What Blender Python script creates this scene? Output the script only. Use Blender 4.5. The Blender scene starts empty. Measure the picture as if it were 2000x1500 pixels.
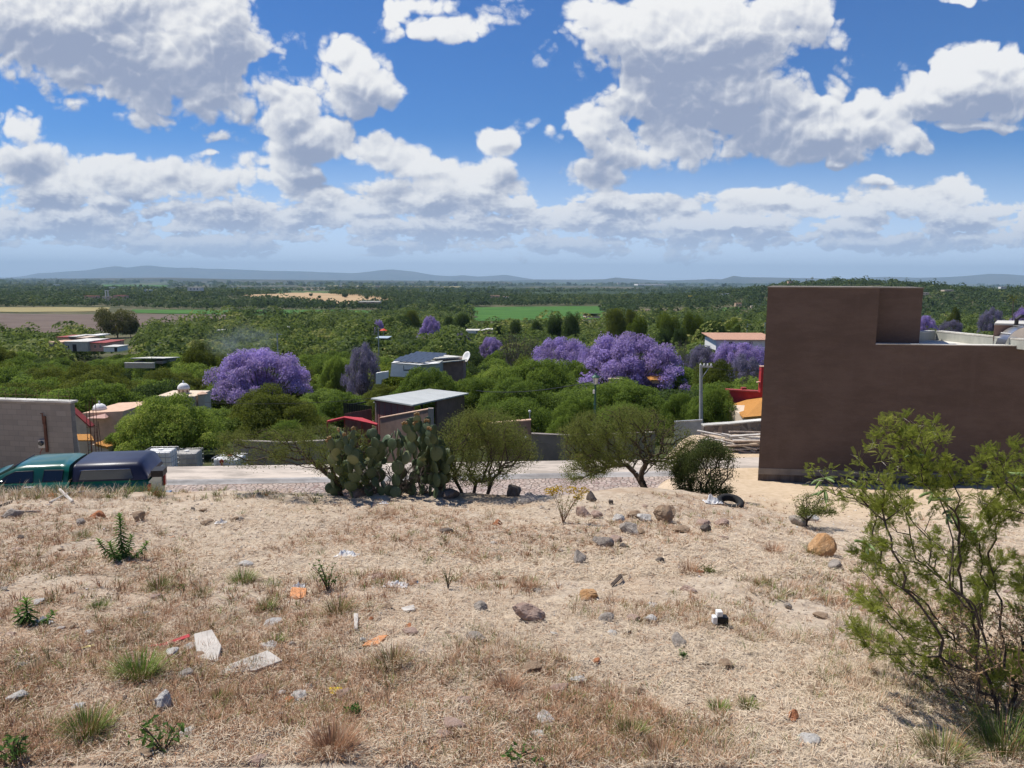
import bpy, math, random
import numpy as np
from mathutils import Vector, Matrix, Euler
R = math.radians
PI = math.pi
rng = np.random.default_rng(7)
random.seed(7)
S = bpy.context.scene
COL = S.collection

# ------------------------------------------------------------------ camera
FOC = 1444.0                      # focal length in photograph pixels (2000 wide)
PITCH, ROLL = 8.08, -0.28
cam_d = bpy.data.cameras.new('camera')
cam = bpy.data.objects.new('camera', cam_d)
COL.objects.link(cam)
S.camera = cam
cam_d.sensor_width = 36.0
cam_d.lens = FOC / 2000 * 36
cam_d.clip_start = 0.05
cam_d.clip_end = 120000
CR = (Matrix.Rotation(R(90 - PITCH), 3, 'X') @ Matrix.Rotation(R(-ROLL), 3, 'Z'))
cam.rotation_euler = CR.to_euler()
cam.location = (0, 0, 0)

# ------------------------------------------------------------------ sun and exposure
SUN_EL, SUN_AZ = 60.0, -58.0      # azimuth from +Y, negative is to the left
sd = Vector((math.sin(R(SUN_AZ)) * math.cos(R(SUN_EL)), math.cos(R(SUN_AZ)) * math.cos(R(SUN_EL)), math.sin(R(SUN_EL))))
sun_d = bpy.data.lights.new('sun', 'SUN')
sun_d.energy = 5.0
sun_d.angle = R(0.5)
sun_d.color = (1.0, 0.95, 0.87)
sun = bpy.data.objects.new('sun', sun_d)
COL.objects.link(sun)
sun.rotation_euler = sd.to_track_quat('Z', 'Y').to_euler()
S.view_settings.view_transform = 'Standard'
S.view_settings.look = 'None'
S.view_settings.exposure = 0.22
S.view_settings.gamma = 1.0

# ------------------------------------------------------------------ pixel helpers
def ray(px, py):
    d = CR @ Vector(((px - 1000) / FOC, (750 - py) / FOC, -1.0))
    return d / d.y                              # scaled so that y = 1
def at(px, py, Y):
    return ray(px, py) * Y
def uv(px, py):
    d = ray(px, py)
    return d.x, d.z
def mpp(Y):                                     # metres per photograph pixel at depth Y
    return Y / FOC

# ------------------------------------------------------------------ node helpers
class NT:
    def __init__(s, tree):
        s.t = tree
    def n(s, typ, **k):
        nd = s.t.nodes.new(typ)
        ins = k.pop('ins', {})
        for a, b in k.items():
            setattr(nd, a, b)
        for a, b in ins.items():
            s.put(nd.inputs[a], b)
        return nd
    def put(s, sock, v):
        if isinstance(v, bpy.types.NodeSocket):
            s.t.links.new(v, sock)
        else:
            sock.default_value = v
    def m(s, op, a, b=None, c=None, clamp=False):
        nd = s.n('ShaderNodeMath', operation=op, use_clamp=clamp)
        s.put(nd.inputs[0], a)
        if b is not None: s.put(nd.inputs[1], b)
        if c is not None: s.put(nd.inputs[2], c)
        return nd.outputs[0]
    def v(s, op, a, b=None):
        nd = s.n('ShaderNodeVectorMath', operation=op)
        s.put(nd.inputs[0], a)
        if b is not None: s.put(nd.inputs[3 if op == 'SCALE' else 1], b)
        return nd.outputs[1] if op in ('LENGTH', 'DOT_PRODUCT', 'DISTANCE') else nd.outputs[0]
    def mix(s, f, a, b):
        nd = s.n('ShaderNodeMix', data_type='RGBA')
        s.put(nd.inputs[0], f)
        s.put(nd.inputs[6], a if isinstance(a, bpy.types.NodeSocket) else (*a, 1))
        s.put(nd.inputs[7], b if isinstance(b, bpy.types.NodeSocket) else (*b, 1))
        return nd.outputs[2]
    def ss(s, x, lo, hi, a=0.0, b=1.0):
        nd = s.n('ShaderNodeMapRange', interpolation_type='SMOOTHSTEP')
        s.put(nd.inputs[0], x); s.put(nd.inputs[1], lo); s.put(nd.inputs[2], hi)
        s.put(nd.inputs[3], a); s.put(nd.inputs[4], b)
        return nd.outputs[0]
    def noise(s, vec, scale, detail=4, rough=.55, dist=0, out=0, dim='3D'):
        nd = s.n('ShaderNodeTexNoise', noise_dimensions=dim)
        if vec is not None: s.put(nd.inputs['Vector'], vec)
        nd.inputs['Scale'].default_value = scale
        nd.inputs['Detail'].default_value = detail
        nd.inputs['Roughness'].default_value = rough
        nd.inputs['Distortion'].default_value = dist
        return nd.outputs[out]
    def vor(s, vec, scale, feature='F1', out=0, rnd=1.0, dim='3D', **k):
        nd = s.n('ShaderNodeTexVoronoi', feature=feature, voronoi_dimensions=dim)
        if vec is not None: s.put(nd.inputs['Vector'], vec)
        nd.inputs['Scale'].default_value = scale
        nd.inputs['Randomness'].default_value = rnd
        for a, b in k.items(): nd.inputs[a].default_value = b
        return nd.outputs[out]

# ------------------------------------------------------------------ world: sky texture with cumulus
world = bpy.data.worlds.new('World')
S.world = world
world.use_nodes = True
wt = world.node_tree
wt.nodes.clear()
W = NT(wt)
# cumulus in (x/y, z/y): photograph px, py, half width, half height, weight
CL = [(120,30,290,110,1),(330,110,230,140,1),(400,190,120,60,.9),(430,50,110,90,.9),(120,145,75,28,.7),
 (575,235,62,75,.9),(610,285,85,42,.9),(545,190,45,35,.7),(700,165,75,58,.95),(650,125,40,36,.75),(760,195,40,32,.7),
 (830,60,110,32,.85),(745,30,40,32,.75),(800,10,70,20,.6),(425,272,42,16,.6),
 (20,245,60,45,.9),(35,310,70,55,.9),(110,385,90,40,.9),(250,345,130,42,.9),(330,330,90,35,.8),(440,345,110,42,.9),(570,345,55,35,.8),
 (760,300,90,32,.8),(850,330,80,30,.7),(960,360,75,42,.9),(820,385,130,38,.9),(985,278,48,26,.75),
 (1180,50,130,75,.95),(1350,70,280,110,1.1),(1560,40,90,90,.8),(1250,165,110,60,.9),(1420,180,190,75,1),(1140,235,120,55,.95),(1280,275,150,55,1),(1060,245,60,40,.7),
 (1560,215,60,30,.7),(1160,335,75,40,.7),(1620,265,150,48,.95),(1610,215,45,38,.75),(1700,225,35,28,.7),(1780,280,48,28,.8),
 (1900,180,150,60,.95),(1960,140,80,50,.9),(1830,215,90,35,.8),(1900,258,90,10,.6),(1720,352,44,11,.65),(1628,327,20,8,.6),
 (1500,395,120,26,.9),(1560,400,80,26,.8),(1780,390,130,34,.9),(1870,372,60,32,.85),(1680,415,150,26,.8),(1280,400,60,22,.75),(1220,400,90,34,.8),(1340,405,36,16,.7),(1400,440,200,32,.8),(1900,425,160,32,.85),
 (1150,430,180,34,.8),(420,300,30,10,.55),(60,400,60,22,.7),(200,400,60,18,.7),(640,395,70,22,.75),(720,410,60,16,.7),(1010,400,60,24,.75),(350,440,90,12,.6),(900,450,110,12,.6),(1500,460,120,12,.6),(760,470,90,8,.55),(130,480,110,9,.55),(1650,440,90,14,.65),(1900,460,90,12,.6),(560,460,60,10,.6),(1250,455,80,12,.6),(500,420,260,36,.8),(120,440,220,36,.75),(850,440,230,32,.75),(1700,470,330,20,.6),(1100,480,330,18,.55),(300,470,300,20,.6),(1895,-2,50,10,.7)]
grp = bpy.data.node_groups.new('cloud_field', 'ShaderNodeTree')
grp.interface.new_socket('P', in_out='INPUT', socket_type='NodeSocketVector')
grp.interface.new_socket('F', in_out='OUTPUT', socket_type='NodeSocketFloat')
grp.interface.new_socket('D', in_out='OUTPUT', socket_type='NodeSocketFloat')
G = NT(grp)
gi = G.n('NodeGroupInput'); go = G.n('NodeGroupOutput')
P0 = gi.outputs[0]
sx = G.n('ShaderNodeSeparateXYZ'); G.put(sx.inputs[0], P0)
vy = sx.outputs[1]
near0 = G.ss(vy, .05, .17)
# noise space: puffs shrink and flatten towards the horizon
Qa = G.v('MULTIPLY', P0, (1, 1.15, 0))
Qb = G.v('ADD', G.v('MULTIPLY', P0, (2.0, 3.6, 0)), (5.3, 2.1, 0))
def billow(Q, k):
    qw = G.v('ADD', Q, G.v('SCALE', G.v('SUBTRACT', G.noise(Q, 14, 2, .6, out=1, dim='2D'), (.5, .5, .5)), .045))
    o = G.noise(Q, 6.5, 8, .60, .1, dim='2D')
    o = G.m('MULTIPLY_ADD', o, 1.5, -.78)
    for sc_, am in ((13, .50), (30, .30), (72, .19)):
        d_ = G.vor(qw, sc_, 'F1', dim='2D')
        o = G.m('ADD', o, G.m('MULTIPLY_ADD', G.m('MULTIPLY', d_, d_), -am, am * .27))
    return o
bil = G.m('ADD', G.m('MULTIPLY', billow(Qa, 1), near0), G.m('MULTIPLY', billow(Qb, 1), G.m('SUBTRACT', 1.0, near0)))
wn = G.noise(P0, 4.2, 3, .6, out=1, dim='2D')
PW = G.v('ADD', P0, G.v('SCALE', G.v('SUBTRACT', wn, (.5, .5, .5)), G.m('MULTIPLY_ADD', vy, .20, .014)))
acc = None
for (px, py, rx, ry, w) in CL:
    u, v_ = uv(px, py)
    d = G.v('SUBTRACT', PW, (u, v_, 0))
    d = G.v('MULTIPLY', d, (FOC / rx * .80, FOC / ry * .80, 0))
    l = G.m('MULTIPLY_ADD', G.v('LENGTH', d), -w, w)
    acc = l if acc is None else G.m('SMOOTH_MAX', acc, l, .12)
G.put(go.inputs[0], acc)
G.put(go.inputs[1], G.m('ADD', G.m('MULTIPLY_ADD', G.m('MINIMUM', acc, .75), 1.3, G.m('MULTIPLY_ADD', near0, -.15, -.10)), G.m('MULTIPLY', bil, G.m('MULTIPLY_ADD', near0, -.25, 1.5))))
tc = W.n('ShaderNodeTexCoord')
sp = W.n('ShaderNodeSeparateXYZ'); W.put(sp.inputs[0], tc.outputs['Generated'])
yy = W.m('MAXIMUM', W.m('ABSOLUTE', sp.outputs[1]), .05)
zz = W.m('DIVIDE', sp.outputs[2], yy)
cp = W.n('ShaderNodeCombineXYZ')
W.put(cp.inputs[0], W.m('DIVIDE', sp.outputs[0], yy)); W.put(cp.inputs[1], zz)
Pd = cp.outputs[0]
def field(off):
    g = W.n('ShaderNodeGroup'); g.node_tree = grp
    W.put(g.inputs[0], W.v('ADD', Pd, off) if off else Pd)
    return g.outputs[0], g.outputs[1]
F0, D0 = field(None)
F1, D1 = field((-.0035, .0075, 0))
F2, D2 = field((-.015, .050, 0))
alpha = W.ss(D0, -.05, .24)
lo = W.m('ADD', W.m('MULTIPLY', W.m('SUBTRACT', D0, D1), 1.75), W.m('MULTIPLY', W.m('SUBTRACT', F0, F2), 1.25))
thin = W.ss(D0, .05, .9, 1.0, 0.0)
lit = W.ss(W.m('SUBTRACT', W.m('ADD', W.m('MULTIPLY_ADD', lo, .66, .29), W.m('MULTIPLY', thin, .34)), W.ss(F0, .18, .62, 0, .22)), -.10, .92)
ccol = W.mix(lit, (.34, .40, .56), (1.0, 1.0, 1.0))
# low clouds sink into haze
hz = W.ss(zz, .01, .13, .66, 0.0)
ccol = W.mix(hz, ccol, (.58, .68, .90))
alpha = W.m('MULTIPLY', alpha, W.ss(zz, .005, .075, .60, 1.0))
sky = W.n('ShaderNodeTexSky', sky_type='NISHITA', sun_disc=False)
sky.sun_elevation = R(SUN_EL); sky.sun_rotation = R(SUN_AZ)
sky.altitude = 1900; sky.air_density = 1.0; sky.dust_density = .6; sky.ozone_density = 2.2
hsv = W.n('ShaderNodeHueSaturation'); hsv.inputs['Saturation'].default_value = 1.42
W.put(hsv.inputs['Color'], sky.outputs[0])
hc = W.mix(W.ss(zz, -.03, .20, .94, .05), W.v('MULTIPLY', hsv.outputs[0], (.052, .071, .090)), (.72, .84, 1.08))
bg = W.n('ShaderNodeBackground'); W.put(bg.inputs[0], hc); bg.inputs[1].default_value = 1.0
bc = W.n('ShaderNodeBackground'); W.put(bc.inputs[0], ccol); bc.inputs[1].default_value = .80
mx = W.n('ShaderNodeMixShader'); W.put(mx.inputs[0], alpha)
wt.links.new(bg.outputs[0], mx.inputs[1]); wt.links.new(bc.outputs[0], mx.inputs[2])
wo = W.n('ShaderNodeOutputWorld'); wt.links.new(mx.outputs[0], wo.inputs[0])
world.cycles.sampling_method = 'MANUAL'
world.cycles.sample_map_resolution = 512
# ------------------------------------------------------------------ mesh and tagging helpers
def tag(o, label=None, cat=None, group=None, kind=None):
    if label: o['label'] = label
    if cat: o['category'] = cat
    if group: o['group'] = group
    if kind: o['kind'] = kind
    return o
def empty(name, loc=(0, 0, 0), rz=0, label=None, cat=None, group=None):
    o = bpy.data.objects.new(name, None)
    COL.objects.link(o)
    o.empty_display_size = .2
    o.location = loc
    o.rotation_euler = (0, 0, rz)
    return tag(o, label, cat, group)
def raw_mesh(name, V, F, mat, smooth=False, tint=None):
    """V (n,3) array; F list of (k-gon index arrays (m,k))"""
    me = bpy.data.meshes.new(name)
    V = np.asarray(V, dtype=np.float32)
    me.vertices.add(len(V)); me.vertices.foreach_set('co', V.ravel())
    F = [np.asarray(f, dtype=np.int32) for f in F if len(f)]
    idx = np.concatenate([f.ravel() for f in F])
    tot = np.concatenate([np.full(len(f), f.shape[1], np.int32) for f in F])
    me.loops.add(len(idx)); me.loops.foreach_set('vertex_index', idx)
    me.polygons.add(len(tot))
    me.polygons.foreach_set('loop_start', np.concatenate([[0], np.cumsum(tot)[:-1]]).astype(np.int32))
    me.polygons.foreach_set('loop_total', tot)
    me.polygons.foreach_set('use_smooth', np.full(len(tot), bool(smooth)))
    if tint is not None:
        a = me.attributes.new('tint', 'FLOAT', 'POINT')
        a.data.foreach_set('value', np.asarray(tint, np.float32))
    me.update(calc_edges=True)
    if mat: me.materials.append(mat)
    return me
def link(name, me, parent=None, loc=None):
    o = bpy.data.objects.new(name, me)
    COL.objects.link(o)
    if parent: o.parent = parent
    if loc is not None: o.location = loc
    return o
class MB:
    def __init__(s): s.V = []; s.F = {}; s.T = []; s.n = 0
    def add(s, V, F, t=0.0):
        V = np.asarray(V, float).reshape(-1, 3)
        F = np.asarray(F, int)
        if F.ndim == 1: F = F[None]
        s.F.setdefault(F.shape[1], []).append(F + s.n)
        s.V.append(V); s.n += len(V)
        t = np.asarray(t, float)
        s.T.append(np.full(len(V), float(t)) if t.ndim == 0 else t)
        return s
    def box(s, c, d, rz=0, bev=0, t=0.0, top=None):
        x, y, z = [q / 2 for q in d]
        tx, ty = (x, y) if top is None else (top[0] / 2, top[1] / 2)
        V = np.array([(-x,-y,-z),(x,-y,-z),(x,y,-z),(-x,y,-z),(-tx,-ty,z),(tx,-ty,z),(tx,ty,z),(-tx,ty,z)])
        c_, s_ = math.cos(rz), math.sin(rz)
        V = np.stack([V[:,0]*c_-V[:,1]*s_, V[:,0]*s_+V[:,1]*c_, V[:,2]], 1) + np.array(c)
        return s.add(V, [(0,3,2,1),(4,5,6,7),(0,1,5,4),(1,2,6,5),(2,3,7,6),(3,0,4,7)], t)
    def prism(s, poly, off, t=0.0):
        """polygon of 3-D points extruded along off"""
        P = np.array([tuple(p) for p in poly], float); n = len(P)
        V = np.concatenate([P, P + np.array(tuple(off))])
        s.add(V, [(i, (i+1) % n, n + (i+1) % n, n + i) for i in range(n)], t)
        b = s.n - 2 * n
        s.F.setdefault(n, []).append(np.array([list(range(n))[::-1], list(range(n, 2*n))]) + b)
        return s
    def tube(s, P, r, k=8, caps=True, t=0.0):
        P = np.asarray([tuple(p) for p in P], float); n = len(P)
        r = np.broadcast_to(np.asarray(r, float), (n,))
        T = np.gradient(P, axis=0); T /= np.linalg.norm(T, axis=1)[:, None] + 1e-9
        up = np.array([0, 0, 1.0]) if abs(T[0, 2]) < .9 else np.array([1.0, 0, 0])
        A = np.cross(T, up); A /= np.linalg.norm(A, axis=1)[:, None] + 1e-9
        B = np.cross(T, A)
        a = np.arange(k) / k * 2 * PI
        V = P[:, None] + r[:, None, None] * (A[:, None] * np.cos(a)[None, :, None] + B[:, None] * np.sin(a)[None, :, None])
        F = [(i*k+j, i*k+(j+1) % k, (i+1)*k+(j+1) % k, (i+1)*k+j) for i in range(n-1) for j in range(k)]
        s.add(V.reshape(-1, 3), F, t)
        if caps and k >= 3:
            b = s.n - n * k
            s.F.setdefault(k, []).append(np.array([list(range(k)), [(n-1)*k + j for j in range(k)][::-1]]) + b)
        return s
    def lathe(s, prof, c, k=24, t=0.0, ax='z'):
        a = np.arange(k) / k * 2 * PI
        V = []
        for r, z in prof:
            for q in a: V.append((r*math.cos(q), r*math.sin(q), z))
        V = np.array(V)
        if ax == 'y': V = V[:, [0, 2, 1]]
        V = V + np.array(c); n = len(prof)
        return s.add(V, [(i*k+j, i*k+(j+1) % k, (i+1)*k+(j+1) % k, (i+1)*k+j) for i in range(n-1) for j in range(k)], t)
    def quad(s, a, b, c, d, t=0.0):
        return s.add([tuple(a), tuple(b), tuple(c), tuple(d)], [(0, 1, 2, 3)], t)
    def mesh(s, name, mat, smooth=False):
        return raw_mesh(name, np.concatenate(s.V), [np.concatenate(f) for f in s.F.values()], mat, smooth, np.concatenate(s.T))
    def build(s, name, mat, parent=None, smooth=False, loc=None, bev=0):
        o = link(name, s.mesh(name, mat, smooth), parent, loc)
        if bev:
            m_ = o.modifiers.new('bevel', 'BEVEL'); m_.width = bev; m_.segments = 2; m_.limit_method = 'ANGLE'; m_.angle_limit = R(40)
        return o
def grid_noise(seed):
    g = np.random.default_rng(seed).random((257, 257)).astype(np.float64)
    g[256] = g[0]; g[:, 256] = g[:, 0]
    def f(x, y):
        x = np.asarray(x, float); y = np.asarray(y, float)
        xi = np.floor(x).astype(int); yi = np.floor(y).astype(int)
        fx = x - xi; fy = y - yi; xi &= 255; yi &= 255
        fx = fx*fx*(3-2*fx); fy = fy*fy*(3-2*fy)
        return (g[xi, yi]*(1-fx) + g[xi+1, yi]*fx)*(1-fy) + (g[xi, yi+1]*(1-fx) + g[xi+1, yi+1]*fx)*fy - .5
    return f
N0, N1, N2 = grid_noise(1), grid_noise(2), grid_noise(3)
def fbm(x, y, s, o=4, f=N0):
    t = 0; a = 1.0
    for i in range(o):
        t = t + a * f(x / s + 17.3*i, y / s - 9.1*i); s = s / 2.03; a *= .5
    return t
def sst(x, a, b):
    t = np.clip((np.asarray(x, float) - a) / (b - a), 0, 1)
    return t*t*(3-2*t)

# ------------------------------------------------------------------ terrain height (camera eye is z = 0)
ROAD_Z = -6.1
def road_far(x): return 23.9 + .085 * np.clip(x, -60, 60)
PY = [0, 1.3, 5.5, 15, 25, 35, 65, 105, 175, 275, 425, 675, 1075, 1775, 3000, 6000, 12000, 20000, 80000]
PZ = [-6.15, -7.0, -8.15, -10.2, -12, -13.4, -16.8, -19.3, -22, -25.5, -31, -37, -41, -42, -50, -62, -75, -62, -60]
def H(x, y, micro=True):
    x = np.asarray(x, float); y = np.asarray(y, float)
    n_ = fbm(x, y, 4.0, 3)
    cr = 11.0 + 1.2 * sst(x, .5, 3.5) + .5 * N1(x/2.5, 3.3)
    zl = -1.6 - .152 * np.minimum(y, cr) - .5 * np.clip(y - cr, 0, 6) - np.clip(-y, 0, 50) * .05
    zr = -1.6 - .187 * np.minimum(np.maximum(y, 0), 18) - np.minimum(y, 0)*.1
    tr = sst(x, 1.8, 5.2) * sst(y, 2, 9)
    lot = zl * (1-tr) + zr * tr + .10 * n_
    ce = cr * (1-tr) + 19 * tr
    t = sst(y, ce, ce + 3.6)
    z = lot * (1-t) + ROAD_Z * t
    s_ = y - road_far(x)
    val = np.interp(s_ - 4.6*sst(x, 4.5, 7.5), PY, PZ)
    w = sst(s_, 3, 60)
    val = val + w * (.5*fbm(x, y, 30, 3, N1)) + sst(s_, 300, 1500) * 5 * fbm(x, y, 420, 3, N2) + sst(s_, 4000, 12000) * 26 * fbm(x, y, 3500, 3, N1)
    val = val + 31*np.exp(-(((x-610)/210)**2 + ((y-1350)/330)**2)) + 21*np.exp(-(((x-1250)/500)**2 + ((y-1500)/400)**2)) + 9*np.exp(-(((x+420)/330)**2 + ((y-1560)/330)**2))
    z = np.where(s_ > 0, val, z)
    if micro:
        q = (1-t) * (s_ < 0) * (y > -6) * (np.abs(x) < 30)
        z = z + q * (.075*fbm(x, y, .9, 4, N1) + .035*np.abs(fbm(x, y, .22, 3, N2)))
    return z
def g(x, y): return float(H(np.array([x]), np.array([y]))[0])
def ong(px, py, y0=2.0, y1=6000):
    d = ray(px, py); ys = np.exp(np.linspace(math.log(y0), math.log(y1), 3000))
    h = H(d.x*ys, ys); k = np.argmax(d.z*ys < h)
    if d.z*ys[k] >= h[k]: k = len(ys) - 1
    return Vector((d.x*ys[k], ys[k], h[k]))
def gp(px, Y):                                  # ground point under a photo column at depth Y
    x = ray(px, 750).x * Y
    return Vector((x, Y, g(x, Y)))

# ------------------------------------------------------------------ materials
MATS = {}
def material(name, fn):
    if name in MATS: return MATS[name]
    m_ = bpy.data.materials.new(name); m_.use_nodes = True
    t = m_.node_tree; t.nodes.clear(); k = NT(t)
    out = k.n('ShaderNodeOutputMaterial')
    sh = fn(k)
    if isinstance(sh, tuple):
        t.links.new(sh[0], out.inputs[0])
    else: t.links.new(sh, out.inputs[0])
    MATS[name] = m_
    return m_
def bsdf(k, col, rough=.8, metal=0, bump=None, bstr=.3, bdist=.02, spec=.3, **extra):
    b = k.n('ShaderNodeBsdfPrincipled')
    k.put(b.inputs['Base Color'], col if isinstance(col, bpy.types.NodeSocket) else (*col, 1))
    k.put(b.inputs['Roughness'], rough); k.put(b.inputs['Metallic'], metal)
    b.inputs['Specular IOR Level'].default_value = spec
    for a, v in extra.items(): k.put(b.inputs[a], v)
    if bump is not None:
        bm_ = k.n('ShaderNodeBump'); bm_.inputs['Strength'].default_value = bstr; bm_.inputs['Distance'].default_value = bdist
        k.put(bm_.inputs['Height'], bump); k.t.links.new(bm_.outputs[0], b.inputs['Normal'])
    return b.outputs[0]
def pos(k): return k.n('ShaderNodeNewGeometry').outputs['Position']
def objc(k): return k.n('ShaderNodeTexCoord').outputs['Object']
def att(k, n='tint'):
    a = k.n('ShaderNodeAttribute'); a.attribute_name = n; return a.outputs['Fac']
def ramp(k, f, stops, mode='LINEAR'):
    nd = k.n('ShaderNodeValToRGB'); cr_ = nd.color_ramp; cr_.interpolation = mode
    while len(cr_.elements) < len(stops): cr_.elements.new(.5)
    for e, (p, c) in zip(cr_.elements, stops): e.position = p; e.color = (*c, 1)
    k.put(nd.inputs[0], f); return nd.outputs[0]
def plain(name, col, rough=.7, metal=0, var=.12, scale=3.0, bump=.15, spec=.3, bdist=.01):
    def f(k):
        p = objc(k); n_ = k.noise(p, scale, 6, .6)
        c = k.mix(k.ss(n_, .3, .7), tuple(q*(1-var) for q in col), tuple(min(1, q*(1+var)) for q in col))
        return bsdf(k, c, rough, metal, k.noise(p, scale*9, 4), bump, bdist, spec)
    return material(name, f)

def ground_mat(k):
    p = pos(k)
    sp = k.n('ShaderNodeSeparateXYZ'); k.put(sp.inputs[0], p); Y = sp.outputs[1]; X = sp.outputs[0]
    # lot: pale dirt, straw litter, reddish dry patches
    n1 = k.noise(p, .8, 5, .6); n2 = k.noise(p, 6, 6, .65); n3 = k.noise(p, 45, 5, .7)
    dirt = k.mix(k.ss(n2, .35, .65), (.41, .325, .245), (.55, .46, .355))
    dirt = k.mix(k.ss(n1, .48, .66, 0, .6), dirt, (.36, .24, .15))
    dirt = k.mix(k.ss(n3, .5, .72, 0, .55), dirt, (.60, .49, .36))
    dirt = k.mix(k.ss(k.vor(p, 60, 'F1'), .0, .22, .5, 0), dirt, (.17, .12, .08))
    bare = k.mix(k.ss(n2, .3, .7), (.50, .38, .25), (.60, .47, .33))
    rt = k.m('MULTIPLY', k.ss(X, 2.6, 5.5), k.ss(Y, 9.0, 12.5))
    dirt = k.mix(rt, dirt, bare)
    # valley floor
    m1 = k.noise(p, .02, 6, .6); m2 = k.noise(p, .15, 5, .7)
    val = k.mix(k.ss(m1, .42, .58), (.045, .060, .022), (.12, .11, .06))
    val = k.mix(k.ss(m2, .5, .7, 0, .7), val, (.22, .17, .10))
    # distant plain: parcels, scrub and dry strips
    q = k.v('MULTIPLY', p, (.0011, .00055, 0))
    cell = k.vor(q, 1.0, 'F1', out=1)
    cs = k.n('ShaderNodeSeparateColor'); k.put(cs.inputs[0], cell)
    far = ramp(k, cs.outputs[0], [(0, (.035, .055, .022)), (.3, (.05, .075, .03)), (.45, (.09, .13, .035)), (.6, (.14, .12, .075)), (.75, (.05, .065, .03)), (.9, (.22, .17, .11))], 'CONSTANT')
    s1 = k.noise(k.v('MULTIPLY', p, (.004, .0016, 0)), 1.0, 8, .72)
    far = k.mix(k.ss(s1, .44, .56), far, (.022, .036, .017))
    val = k.mix(k.ss(Y, 900, 2200), val, far)
    col = k.mix(k.ss(k.m('SUBTRACT', Y, k.m('MULTIPLY', k.ss(X, 5, 7), 5.0)), 24.0, 26.5), dirt, val)
    h = k.m('ADD', k.noise(p, 28, 6, .7), k.m('MULTIPLY', k.noise(p, 160, 3, .6), .4))
    return bsdf(k, col, .95, 0, h, .8, .02, .1)
M_ground = material('dry_ground', ground_mat)

def polar(r0, r1):
    rs = [r0]
    while rs[-1] < r1:
        r = rs[-1]; rs.append(r * (1.0065 if r < 32 else (1.012 if r < 400 else 1.03)))
    return np.array(rs)
rs = polar(.35, 70000)
an = np.concatenate([np.linspace(-62, 62, 470), np.linspace(66, 294, 60)])
RR, AA = np.meshgrid(rs, np.radians(an), indexing='ij')
GX = RR*np.sin(AA); GY = RR*np.cos(AA); GZ = H(GX, GY)
nr, na = RR.shape
I = np.arange(nr*na).reshape(nr, na)
Fq = np.stack([I[:-1, :], np.roll(I, -1, 1)[:-1, :], np.roll(I, -1, 1)[1:, :], I[1:, :]], -1).reshape(-1, 4)
V = np.stack([GX, GY, GZ], -1).reshape(-1, 3)
V = np.concatenate([V, [[0, 0, float(GZ[0].mean())]]])
cen = np.stack([np.roll(I[0], -1), I[0], np.full(na, nr*na)], 1)
ground = link('ground', raw_mesh('ground', V, [Fq, cen], M_ground, True))
tag(ground, kind='structure')

def sheet(name, x0, x1, f0, f1, mat, dz, nx=120, ny=14, hz=None):
    xs = np.linspace(x0, x1, nx); ts = np.linspace(0, 1, ny)
    Xs, Ts = np.meshgrid(xs, ts, indexing='ij')
    Ys = f0(Xs)*(1-Ts) + f1(Xs)*Ts
    Z = (H(Xs, Ys, False) if hz is None else hz(Xs, Ys)) + dz
    J = np.arange(nx*ny).reshape(nx, ny)
    F = np.stack([J[:-1, :-1], J[1:, :-1], J[1:, 1:], J[:-1, 1:]], -1).reshape(-1, 4)
    o = link(name, raw_mesh(name, np.stack([Xs, Ys, Z], -1).reshape(-1, 3), [F], mat, True))
    return tag(o, kind='structure')
def cobble(k):
    p = pos(k)
    w = k.v('ADD', p, k.v('SCALE', k.noise(p, 3, 2, .5, out=1), .12))
    d = k.vor(w, 6.5, 'DISTANCE_TO_EDGE', dim='2D'); c = k.vor(w, 6.5, 'F1', out=1, dim='2D')
    cs = k.n('ShaderNodeSeparateColor'); k.put(cs.inputs[0], c)
    st = ramp(k, cs.outputs[0], [(0, (.30, .22, .19)), (.35, (.42, .32, .28)), (.6, (.36, .30, .27)), (.85, (.50, .40, .34)), (1, (.26, .17, .15))])
    st = k.mix(k.ss(k.noise(p, .5, 4), .4, .65, 0, .5), st, (.50, .41, .33))
    col = k.mix(k.ss(d, .015, .07), (.36, .28, .22), st)
    return bsdf(k, col, .85, 0, k.ss(d, 0, .16), .9, .05, .2)
M_cob = material('cobblestone', cobble)
def concr(k, base=(.50, .46, .40)):
    p = pos(k); n_ = k.noise(k.v('MULTIPLY', p, (.5, 1.6, 1)), 1.3, 8, .72)
    c = k.mix(k.ss(n_, .38, .62), tuple(q*.68 for q in base), tuple(min(.9, q*1.12) for q in base))
    return bsdf(k, c, .85, 0, k.noise(p, 22, 5), .25, .01, .2)
M_curbc = material('pale_concrete', lambda k: concr(k, (.50, .43, .36)))
M_gutter = material('gutter_concrete', lambda k: concr(k, (.40, .38, .36)))
flat = lambda X, Y: np.full_like(X, ROAD_Z) + .02*N1(X/3, Y/3)
sheet('road', -45, 45, lambda x: 14.7 + 0*x, lambda x: road_far(x) - 1.8, M_cob, .012, 200, 60, flat)
sheet('pavement', -45, 45, lambda x: road_far(x) - 1.55, lambda x: road_far(x) + .05, M_curbc, .11, 90, 6, flat)
def kerb(X, Y): return np.full_like(X, ROAD_Z)
sheet('kerb', -45, 45, lambda x: road_far(x) - 1.8, lambda x: road_far(x) - 1.55, M_gutter, 0, 90, 5, lambda X, Y: ROAD_Z + .012 + .098*sst((Y - road_far(X) + 1.8)/.25, .35, .6))

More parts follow.
